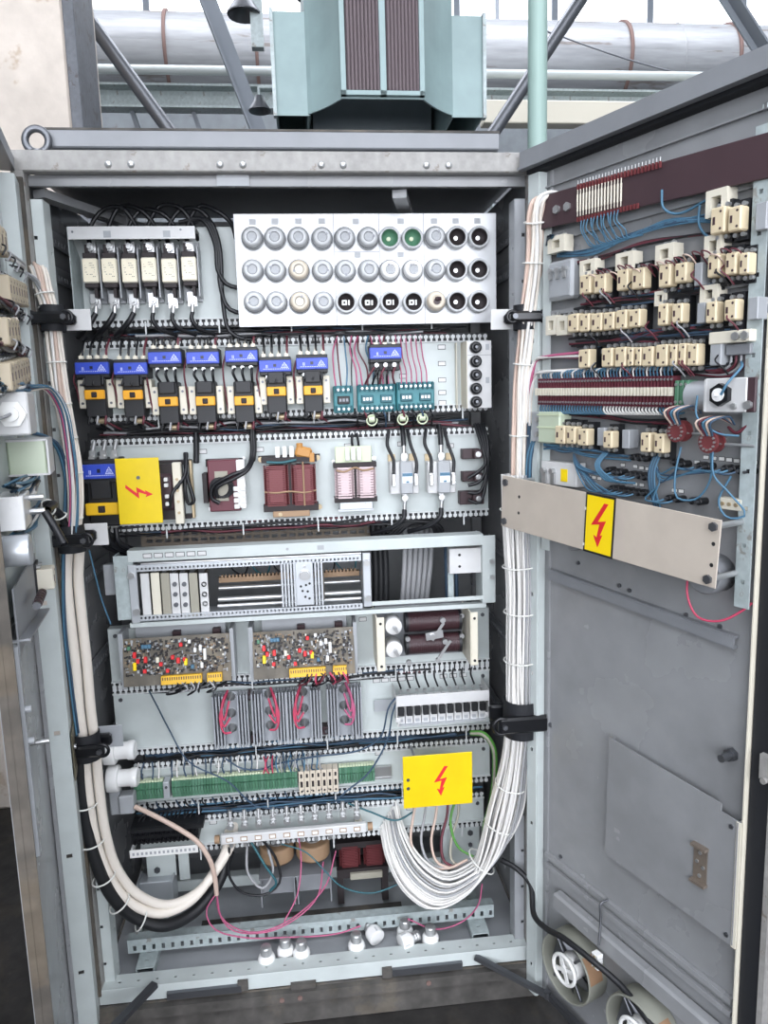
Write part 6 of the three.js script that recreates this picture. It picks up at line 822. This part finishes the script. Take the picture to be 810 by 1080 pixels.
drops('black leads of the transformers and power modules', [[[[0.062 + 0.09, 1.515, -0.215], [0.15, 1.49, -0.2], [0.152, 1.47, -0.175]], 0.0036, M.wireBlack], [[[0.165, 1.515, -0.215], [0.167, 1.49, -0.195], [0.166, 1.47, -0.175]], 0.0036, M.wireBlack], ...[0.291, 0.396].flatMap(x => [[[[x - 0.036, 1.52, -0.21], [x - 0.044, 1.48, -0.185], [x - 0.03, 1.44, -0.17], [x - 0.031, 1.4, -0.163]], 0.0048, M.wireBlack], [[[x + 0.016, 1.52, -0.21], [x + 0.02, 1.48, -0.18], [x + 0.034, 1.43, -0.168], [x + 0.031, 1.4, -0.163]], 0.0048, M.wireBlack], [[[x + 0.002, 1.53, -0.215], [x + 0.002, 1.5, -0.195], [x + 0.002, 1.475, -0.19]], 0.007, M.wireBlack], [[[x, 1.296, -0.19], [x - 0.004, 1.275, -0.18], [x - 0.03, 1.25, -0.19], [x - 0.09, 1.225, -0.23]], 0.007, M.wireBlack]]), ...[0, 1, 2, 3].map(k => [[[0.5 + k * 0.008, 1.53, -0.21], [0.512 + k * 0.006, 1.47, -0.18], [0.52, 1.42 - k * 0.02, -0.17], [0.5, 1.4 - k * 0.03, -0.165], [0.47, 1.38 - k * 0.02, -0.17]], 0.0048, M.wireBlack]), [[[-0.275, 1.53, -0.215], [-0.275, 1.49, -0.205], [-0.276, 1.45, -0.19]], 0.008, M.wireBlack], [[[-0.12, 1.53, -0.215], [-0.12, 1.48, -0.2], [-0.125, 1.45, -0.19]], 0.008, M.wireBlack], ...[0, 1, 2].map(k => [[[-0.535 + k * 0.022, 1.29, -0.15], [-0.53 + k * 0.022, 1.25, -0.15], [-0.5 + k * 0.025, 1.215, -0.19], [-0.46 + k * 0.03, 1.19, -0.24]], 0.0075, M.wireBlack])], 'transformer_leads');
// thick runs seen through the rack opening
drops('dark and pale cables dropping behind the rack opening', [...[0.21, 0.225, 0.24].map(x => [[[x, 1.25, -0.3], [x + 0.004, 1.1, -0.3], [x, 0.95, -0.3]], 0.012, M.black]), ...[0, 1, 2, 3, 4, 5].map(k => [[[0.31 + k * 0.017, 1.22, -0.33], [0.305 + k * 0.016, 1.1, -0.33], [0.295 + k * 0.015, 0.98, -0.33]], 0.008, M.wireGrey]), ...[0, 1, 2].map(k => [[[0.24 + k * 0.012, 1.2, -0.27], [0.3 + k * 0.01, 1.245, -0.26], [0.38 + k * 0.01, 1.235, -0.26], [0.4 + k * 0.01, 1.17, -0.28]], 0.007, M.black]), ...[0, 1].map(k => [[[0.43 + k * 0.03, 1.18, -0.31], [0.432 + k * 0.03, 1.0, -0.31]], 0.006, M.wireNavy])], 'rear_cables');
drops('thin wires looping behind the card cage', [0, 1, 2, 3, 4, 5].map(k => [[[-0.22 + k * 0.06, 1.18, -0.28], [-0.2 + k * 0.06, 1.13, -0.26], [-0.17 + k * 0.062, 1.12 - k * 0.004, -0.25], [-0.15 + k * 0.062, 1.17, -0.28]], 0.0026, k % 2 ? M.tealDark : M.wireBlack]), 'cage_wires');
drops('dark wires dropping to the small breakers', [...Array(9)].map((_, k) => [[[0.262 + k * 0.028, 0.812, -0.215], [0.26 + k * 0.0275, 0.795, -0.205], [0.266 + k * 0.027, 0.775, -0.17]], 0.0028, M.wireBlack]), 'breaker_wires');
drops('long thin blue wires trailing across the lower panels', [[[[-0.55, 1.24, -0.1], [-0.535, 1.1, -0.12], [-0.52, 1.03, -0.13]], 0.0022, M.wireBlue], [[[-0.425, 0.85, -0.09], [-0.42, 0.78, -0.15], [-0.4, 0.69, -0.19], [-0.35, 0.6, -0.17], [-0.24, 0.54, -0.15], [-0.17, 0.46, -0.15], [-0.12, 0.44, -0.16]], 0.0024, M.wireNavy], [[[0.245, 0.765, -0.13], [0.225, 0.74, -0.13], [0.2, 0.64, -0.15], [0.14, 0.6, -0.16], [0.0, 0.585, -0.17], [-0.12, 0.56, -0.19]], 0.0026, M.wireNavy], [[[0.25, 0.76, -0.13], [0.235, 0.72, -0.13], [0.22, 0.63, -0.15], [0.16, 0.53, -0.15], [0.1, 0.49, -0.14], [0.06, 0.45, -0.15]], 0.0026, M.wireNavy], [[[-0.25, 0.585, -0.2], [-0.2, 0.555, -0.19], [-0.14, 0.55, -0.19], [-0.09, 0.57, -0.2]], 0.0024, M.wireNavy], [[[0.1, 0.42, -0.19], [0.17, 0.39, -0.18], [0.24, 0.37, -0.16], [0.3, 0.39, -0.17]], 0.0028, M.tealDark]], 'thin_wires');
{ const list = []; for (let k = 0; k < 26; k++) { const x = -0.5 + k * 0.019 + rr(-0.003, 0.003); if (x > -0.44 && x < -0.41) continue; list.push([[[x, 0.585, -0.215], [x + rr(-0.006, 0.006), 0.565, -0.195], [x + rr(-0.003, 0.003), 0.545, -0.19]], 0.0022, k % 3 ? M.wireNavy : M.wireWhite]); } for (let k = 0; k < 22; k++) { const x = -0.5 + k * 0.026 + rr(-0.004, 0.004); list.push([[[x, 0.485, -0.17], [x + rr(-0.004, 0.006), 0.46, -0.19], [x + 0.006, 0.435, -0.215]], 0.0024, k % 2 ? M.wireBlack : M.wireNavy]); } for (let k = 0; k < 15; k++) { const x = -0.51 + k * 0.0122; list.push([[[x + 0.01, 0.425, -0.215], [x + rr(-0.004, 0.01), 0.41, -0.185], [x, 0.395, -0.15]], 0.003, M.wireBlack]); } drops('short wires dropping onto the green and black terminal rows', list); }
for (const k of [0, 1]) { const X = k ? 0.0 : -0.352, t = thing('board_leads', k ? 'red and dark leads hanging below the circuit board beside the resistors' : 'dark leads hanging below the circuit board beside the rack end', 'wires'); for (let i = 0; i < 9; i++) { const x = X + 0.0 + i * 0.012; part('wire', tube([[x, 0.865, -0.1], [x + rr(-0.02, 0.02), 0.845, -0.095], [x + rr(-0.04, 0.02), 0.835 - rr(0, 0.02), -0.12], [x + rr(-0.05, 0.03), 0.82, -0.2]], 0.0028, 18), k ? [M.wireBlack, M.wireMaroon, M.wireRed][i % 3] : [M.wireBlack, M.wireGrey][i % 2], t); } }
drops('small red and blue wires curling over the long green terminal batch', [...Array(14)].map((_, k) => { const x = -0.14 + k * 0.013; return [[[x, 0.58, -0.205], [x + rr(-0.008, 0.008), 0.572, -0.17], [x + rr(-0.006, 0.006), 0.55, -0.168], [x + rr(-0.004, 0.004), 0.54, -0.18]], 0.0022, k < 3 ? M.wireRed : [M.wireBlue, M.wireGrey, M.wireNavy][k % 3]]; }), 'curled_wires');
// cables at the bottom
{ const g = part('beige_cable', tube([[-0.5, 0.492, -0.14], [-0.45, 0.475, -0.12], [-0.38, 0.44, -0.1], [-0.33, 0.395, -0.1], [-0.3, 0.34, -0.1], [-0.29, 0.28, -0.11], [-0.288, 0.215, -0.115]], 0.0068, 50, 10), M.wirePeach, scene); g.userData = { label: 'beige cable curving down from the grey plug', category: 'cable' }; }
drops('loose pink wires trailing over the slotted rail', [[[[-0.288, 0.22, -0.115], [-0.285, 0.15, -0.12], [-0.25, 0.11, -0.1], [-0.15, 0.1, -0.09], [-0.06, 0.13, -0.1], [0.0, 0.17, -0.13], [0.02, 0.23, -0.2]], 0.0023, M.wirePink], [[[-0.288, 0.22, -0.115], [-0.275, 0.14, -0.11], [-0.2, 0.105, -0.09], [-0.1, 0.115, -0.1], [0.02, 0.18, -0.15], [0.06, 0.25, -0.22]], 0.0023, M.wirePink], [[[-0.288, 0.22, -0.115], [-0.32, 0.17, -0.11], [-0.3, 0.12, -0.1], [-0.22, 0.095, -0.085], [-0.1, 0.085, -0.08], [0.05, 0.08, -0.08], [0.12, 0.09, -0.09]], 0.0023, M.wirePink], [[[-0.1, 0.12, -0.1], [-0.06, 0.18, -0.13], [-0.045, 0.26, -0.17], [-0.05, 0.33, -0.19]], 0.0023, M.wirePink], [[[0.26, 0.09, -0.1], [0.34, 0.055, -0.09], [0.42, 0.07, -0.09], [0.47, 0.12, -0.09], [0.485, 0.18, -0.1]], 0.0023, M.wirePink]], 'pink_wires');
drops('dark and green wire loops under the stud bar', [[[[-0.25, 0.33, -0.16], [-0.255, 0.25, -0.15], [-0.22, 0.19, -0.15], [-0.15, 0.17, -0.16], [-0.11, 0.2, -0.17], [-0.12, 0.27, -0.18], [-0.16, 0.34, -0.18]], 0.004, M.wireBlack], [[[-0.2, 0.33, -0.17], [-0.2, 0.24, -0.16], [-0.16, 0.19, -0.16], [-0.13, 0.23, -0.17], [-0.14, 0.3, -0.18]], 0.004, M.wireGrey], [[[-0.19, 0.34, -0.17], [-0.15, 0.27, -0.15], [-0.12, 0.21, -0.15], [-0.14, 0.18, -0.16]], 0.0036, M.tealDark], [[[-0.1, 0.32, -0.17], [-0.03, 0.3, -0.15], [0.03, 0.24, -0.13], [0.07, 0.2, -0.12], [0.16, 0.17, -0.12], [0.28, 0.2, -0.13]], 0.0022, M.tealDark]], 'loop_wires');
drops('grey, peach and green wires hanging below the wide yellow plate', [...[0, 1, 2, 3, 4].map(k => [[[0.31 + k * 0.03, 0.44, -0.17], [0.29 + k * 0.034, 0.38, -0.15], [0.28 + k * 0.03, 0.31, -0.13], [0.31 + k * 0.022, 0.255, -0.11], [0.38 + k * 0.016, 0.24, -0.1], [0.44 + k * 0.012, 0.27, -0.09]], 0.0042, [M.wirePeach, M.wireGrey, M.wirePeach, M.wireMaroon, M.olive][k]]), [[[0.43, 0.44, -0.17], [0.4, 0.36, -0.14], [0.42, 0.29, -0.12], [0.46, 0.27, -0.1]], 0.004, M.wireGreen]], 'earth_wires');
{ const t = thing('earth_cable', 'thick green and yellow earth cable curving beside the wide yellow plate', 'cable'); const pth = [[0.47, 0.628, -0.16], [0.5, 0.635, -0.13], [0.525, 0.6, -0.12], [0.53, 0.52, -0.12], [0.52, 0.43, -0.12], [0.5, 0.35, -0.12], [0.497, 0.29, -0.12]]; part('green_sheath', tube(pth, 0.0085, 40, 10), M.wireGreen, t); part('yellow_stripe', tube(pth.map(p => [p[0] - 0.003, p[1] + 0.001, p[2] + 0.0055]), 0.0042, 40, 8), M.olive, t); }
{ const t = thing('conduit_hose', 'ribbed grey metal conduit hose beside the white bundle', 'hose'); const pth = [[0.545, 0.44, -0.1], [0.53, 0.37, -0.1], [0.515, 0.3, -0.1], [0.49, 0.24, -0.11]]; part('core', tube(pth, 0.0115, 30, 12), M.hose, t); const c = new THREE.CatmullRomCurve3(pth.map(p => new THREE.Vector3(...p)), false, 'centripetal'), g = []; for (let i = 0; i <= 34; i++) { const p = c.getPoint(i / 34), d = c.getTangent(i / 34); const q = new THREE.TorusGeometry(0.0118, 0.0022, 6, 14); q.applyQuaternion(new THREE.Quaternion().setFromUnitVectors(new THREE.Vector3(0, 0, 1), d)).translate(p.x, p.y, p.z); g.push(q); } part('ribs', g, M.hose, t); }
// right door wiring
{ const pth = [[0.525, 0.3, -0.03], [0.55, 0.29, 0.0], [0.585, 0.275, 0.03], RD(0.06, 0.24, 0.06), RD(0.13, 0.24, 0.075), RD(0.2, 0.245, 0.078), RD(0.28, 0.245, 0.075), RD(0.36, 0.18, 0.05), RD(0.45, 0.24, 0.08), RD(0.56, 0.1, 0.06), RD(0.6, 0.0, 0.05)]; const t = thing('fan_cable', 'black cable running from the cabinet across the fans on the door', 'cable'); part('sheath', tube([[0.525, 0.3, -0.03], [0.56, 0.29, 0.0], [0.59, 0.262, 0.03], RD(0.085, 0.222, 0.062), RD(0.15, 0.232, 0.08), RD(0.22, 0.252, 0.085), RD(0.3, 0.246, 0.075), RD(0.38, 0.215, 0.05), RD(0.47, 0.195, 0.06), RD(0.56, 0.16, 0.06)], 0.0075, 70, 10), M.black, t); part('hook', [tube([RD(0.29, 0.37, 0.005), RD(0.285, 0.365, 0.025), RD(0.29, 0.33, 0.03), RD(0.3, 0.27, 0.045)], 0.003, 20)], M.steelDark, t); }
{ const list = []; const R3 = (a) => a.map(p => RD(...p));
  for (let k = 0; k < 12; k++) { const u = 0.21 + k * 0.0095; list.push([R3([[u, 1.985, 0.045], [u + rr(-0.006, 0.004), 1.965, 0.045], [u + rr(-0.01, 0.012), 1.945, 0.035], [u + 0.012, 1.93, 0.028], [u + 0.05, 1.927, 0.026]]), 0.0016, M.wireBlue]); }
  for (let k = 0; k < 12; k++) list.push([R3([[0.12, 1.93 + rr(-0.006, 0.006), 0.03], [0.22, 1.918 + rr(-0.008, 0.008), 0.028], [0.32, 1.93 + rr(-0.007, 0.007), 0.026], [0.42, 1.938 + rr(-0.007, 0.007), 0.026], [0.53, 1.925 + rr(-0.01, 0.012), 0.026]]), 0.0017, k % 3 ? M.wireBlue : M.wireNavy]);
  list.push([R3([[0.42, 2.0, 0.04], [0.425, 1.965, 0.04], [0.45, 1.95, 0.03], [0.54, 1.97, 0.026]]), 0.0026, M.wireBlue], [R3([[0.5, 1.955, 0.03], [0.5, 1.92, 0.03], [0.52, 1.895, 0.03], [0.55, 1.89, 0.03]]), 0.0026, M.wireBlue]);
  drops('blue wires tied along the door below the bakelite board', list, 'door_wiring'); }
{ const list = []; const R3 = (a) => a.map(p => RD(...p));
  for (let k = 0; k < 7; k++) list.push([R3([[0.13, 1.905 + rr(-0.003, 0.003), 0.03], [0.24, 1.9 + rr(-0.004, 0.004), 0.024], [0.36, 1.91 + rr(-0.004, 0.004), 0.024], [0.47, 1.905, 0.024], [0.53, 1.9, 0.024]]), 0.0028, k % 2 ? M.wireMaroon : M.wireBlack]);
  for (const y of [1.8, 1.725, 1.715, 1.65]) for (let k = 0; k < 9; k++) list.push([R3([[rr(0.15, 0.3), y + rr(-0.01, 0.01), 0.03], [0.32, y + rr(-0.01, 0.01), 0.034], [0.42, y + rr(-0.01, 0.01), 0.034], [rr(0.5, 0.6), y + rr(-0.01, 0.01), 0.03]]), 0.0026, [M.wireBlack, M.wireMaroon, M.wireBlack, M.wireNavy][k % 4]]);
  for (let k = 0; k < 22; k++) { const u = rr(0.2, 0.6), y = [1.815, 1.73, 1.655][k % 3]; list.push([R3([[u, y + 0.02, 0.045], [u + 0.006, y + 0.008, 0.062], [u + 0.018, y - 0.004, 0.058], [u + 0.022, y - 0.018, 0.045]]), 0.0017, [M.wireMaroon, M.wireGrey, M.wireBlack, M.wireMaroon][k % 4]]); }
  for (let k = 0; k < 18; k++) { const u = 0.24 + k * 0.02, y = rr(1.8, 1.815); list.push([R3([[u, y + 0.045, 0.035], [u + 0.01, y + 0.055, 0.06], [u + 0.025, y + 0.05, 0.06], [u + 0.03, y + 0.03, 0.04]]), 0.0014, k % 3 ? M.wireMaroon : M.wirePeach]); }
  drops('dark and maroon wires threaded between the relay rows of the door', list, 'door_wiring'); }
{ const list = [], R3 = (a) => a.map(p => RD(...p));
  for (let k = 0; k < 44; k++) { const u = 0.08 + k * 0.0088; list.push([R3([[u, 1.645 - k * 0.0002, 0.04], [u + 0.002, 1.656, 0.044], [u + 0.008, 1.662, 0.036], [u + 0.014, 1.655, 0.02]]), 0.0018, k % 4 ? M.wireBlue : M.wireWhite]); list.push([R3([[u, 1.585 - k * 0.0002, 0.04], [u + 0.001, 1.572, 0.044], [u + 0.008, 1.563, 0.04], [u + 0.016, 1.566, 0.02]]), 0.0019, k > 22 && k < 40 ? M.wireWhite : M.wireBlue]); }
  for (let k = 0; k < 8; k++) list.push([R3([[0.1, 1.563 + rr(-0.004, 0.004), 0.02], [0.25, 1.558 + rr(-0.004, 0.004), 0.022], [0.36, 1.545 + rr(-0.006, 0.006), 0.024], [0.48, 1.548 + rr(-0.006, 0.006), 0.022]]), 0.0028, k % 2 ? M.wireMaroon : M.wireBlack]);
  drops('rows of tiny wires entering the maroon terminal strip', list, 'door_wiring'); }
{ const list = [], R3 = (a) => a.map(p => RD(...p));
  const knobs = [[0.283,1.437],[0.304,1.435],[0.343,1.432],[0.357,1.432],[0.37,1.431],[0.295,1.397],[0.31,1.397],[0.324,1.395],[0.338,1.395],[0.353,1.394],[0.368,1.394],[0.517,1.462],[0.534,1.462],[0.574,1.461],[0.59,1.461],[0.606,1.459],[0.448,1.391],[0.469,1.39]];
  knobs.forEach(([u, y], k) => { const left = u < 0.4; list.push([R3([[u, y, 0.03], [u - 0.012, y - 0.006, 0.05], [u - (left ? 0.05 : 0.04), y - 0.004, 0.05], [left ? 0.2 + (k % 5) * 0.004 : 0.44, left ? 1.445 : 1.425 + (k % 4) * 0.006, 0.045], [left ? 0.19 : 0.425, left ? 1.47 : 1.46, 0.04]]), 0.002, k % 3 ? M.wireBlue : M.wireNavy]); });
  for (let k = 0; k < 6; k++) list.push([R3([[0.415 + k * 0.003, 1.485, 0.03], [0.412 + k * 0.003, 1.45, 0.045], [0.414 + k * 0.003, 1.41, 0.045], [0.42 + k * 0.003, 1.36, 0.03]]), 0.002, k % 2 ? M.wireBlue : M.wireNavy]);
  for (let k = 0; k < 4; k++) list.push([R3([[0.276 + k * 0.004, 1.48, 0.03], [0.272 + k * 0.004, 1.45, 0.055], [0.3 + k * 0.01, 1.42, 0.055], [0.345 + k * 0.012, 1.418, 0.05]]), 0.0022, M.wireBlue]);
  for (let k = 0; k < 8; k++) list.push([R3([[0.09, 1.485 + rr(-0.01, 0.01), 0.04], [0.15, 1.478 + rr(-0.008, 0.008), 0.036], [0.22, 1.475 + rr(-0.008, 0.008), 0.036], [0.35, 1.468 + rr(-0.006, 0.006), 0.03]]), 0.002, k % 2 ? M.wireBlue : M.wireNavy]);
  for (const [a, b] of [[0.49, 1.53], [0.562, 1.51]]) for (let k = 0; k < 5; k++) list.push([R3([[a - 0.01 + k * 0.005, b + 0.015, 0.065], [a - 0.016 + k * 0.008, b + 0.04, 0.08], [a + k * 0.008, b + 0.05, 0.05], [a + 0.03, b + 0.035, 0.03]]), 0.0022, [M.wirePeach, M.wireMaroon, M.wireBlue, M.wirePeach, M.wireNavy][k]]);
  list.push([R3([[0.54, 1.6, 0.07], [0.545, 1.56, 0.075], [0.58, 1.53, 0.06], [0.61, 1.525, 0.04]]), 0.0021, M.wireBlue], [R3([[0.492, 1.5, 0.05], [0.488, 1.44, 0.06], [0.495, 1.4, 0.06], [0.53, 1.4, 0.05], [0.56, 1.44, 0.05], [0.566, 1.5, 0.06]]), 0.0021, M.wireBlue], [R3([[0.57, 1.5, 0.06], [0.575, 1.45, 0.06], [0.6, 1.42, 0.05], [0.63, 1.38, 0.04], [0.6, 1.372, 0.05], [0.58, 1.4, 0.05], [0.6, 1.45, 0.045]]), 0.0021, M.wireBlue], [R3([[0.62, 1.545, 0.03], [0.6, 1.53, 0.035], [0.58, 1.54, 0.03]]), 0.003, M.wireMaroon]);
  drops('blue wires fanning out to the jack sockets above the cover plate', list, 'door_wiring'); }
drops('thin red wire hanging in a loop below the pale cover plate', [[[RD(0.52, 1.27, 0.05), RD(0.52, 1.2, 0.05), RD(0.545, 1.165, 0.05), RD(0.585, 1.165, 0.04), RD(0.62, 1.19, 0.025), RD(0.638, 1.21, 0.02)], 0.0024, M.wireRed]], 'red_wire');
drops('leads on the capacitor plate and bracket', [[[RD(0.598, 1.601, 0.082), RD(0.608, 1.62, 0.08), RD(0.615, 1.65, 0.05), RD(0.6, 1.66, 0.03)], 0.0026, M.wireBlue], ...[0, 1, 2, 3].map(k => [[RD(0.58 + k * 0.01, 1.675, 0.03), RD(0.578 + k * 0.01, 1.655, 0.03), RD(0.55 + k * 0.01, 1.645 - k * 0.003, 0.025), RD(0.48, 1.652 - k * 0.003, 0.02)], 0.0028, k % 2 ? M.wireMaroon : M.wireGrey])], 'bracket_leads');
// left door wiring
{ const L3 = a => a.map(p => LD(...p)), list = [];
  for (const [y, n] of [[1.8, 8], [1.725, 8], [1.655, 12], [1.47, 10], [1.445, 8], [1.39, 6]]) for (let k = 0; k < n; k++) list.push([L3([[-0.55, y + rr(-0.012, 0.012), rr(0.03, 0.05)], [-0.4, y + rr(-0.012, 0.012), rr(0.04, 0.06)], [-0.25, y + rr(-0.01, 0.012), rr(0.04, 0.055)], [-0.08, y + rr(-0.004, 0.016), 0.04], [0.03, y + 0.01 + rr(-0.006, 0.006), 0.03]]), 0.003, y > 1.7 ? [M.wireBlack, M.wireMaroon, M.wireGrey][k % 3] : [M.wireBlue, M.wireNavy, M.wireWhite, M.wireBlue, M.wireBlack][k % 5]]);
  for (let k = 0; k < 16; k++) { const u = -0.18 - k * 0.02, y = [1.9, 1.81, 1.74][k % 3]; list.push([L3([[u, y, 0.04], [u - 0.01, y - 0.01, 0.065], [u - 0.02, y - 0.026, 0.06]]), 0.0018, [M.wireGrey, M.wireBlack][k % 2]]); }
  drops('blue and dark wires strung along the open left door', list, 'door_wiring');
  const pa = [LD(-0.35, 1.9, 0.05), LD(-0.2, 1.905, 0.06), [-0.6, 1.915, 0.06], [-0.58, 1.9, 0.02], [-0.568, 1.86, 0.0]]; bundle('cable_bundle', 'few pale wires crossing the left hinge to the top of the cream bundle', pa, 4, 0.004, 0.006, [M.wireWhite, M.wireGrey]);
  const pb = [[-0.562, 1.32, 0.02], [-0.572, 1.36, 0.04], [-0.585, 1.385, 0.1], LD(-0.2, 1.4, 0.075), LD(-0.3, 1.4, 0.07)]; const t = thing('black_hose', 'short black tied cable climbing from the middle clamp to the left door', 'cable'); part('sheath', tube(pb, 0.009, 30, 10), M.black, t); ties(t, pb, [0.8, 1.6, 2.4], 0.014);
  const z = []; for (let k = 0; k < 5; k++) z.push(cyl(0.009, 0.012, 'x', 0.02 * k, 0, 0, 12)); const b = thing('bead_insulators', 'string of brown ceramic bead insulators at the left door', 'insulator', LD(-0.42, 1.235, 0.05), TL); part('bead', z, M.brown, b); part('core_wire', rod([-0.02, 0, 0], [0.1, 0, 0], 0.004), M.steel, b); part('end_bolt', cyl(0.008, 0.006, 'x', -0.02, 0, 0, 8), M.steelDark, b); }

scene.traverse(o => { if (o.isMesh) { o.castShadow = true; o.receiveShadow = true; } });
renderer.render(scene, camera);
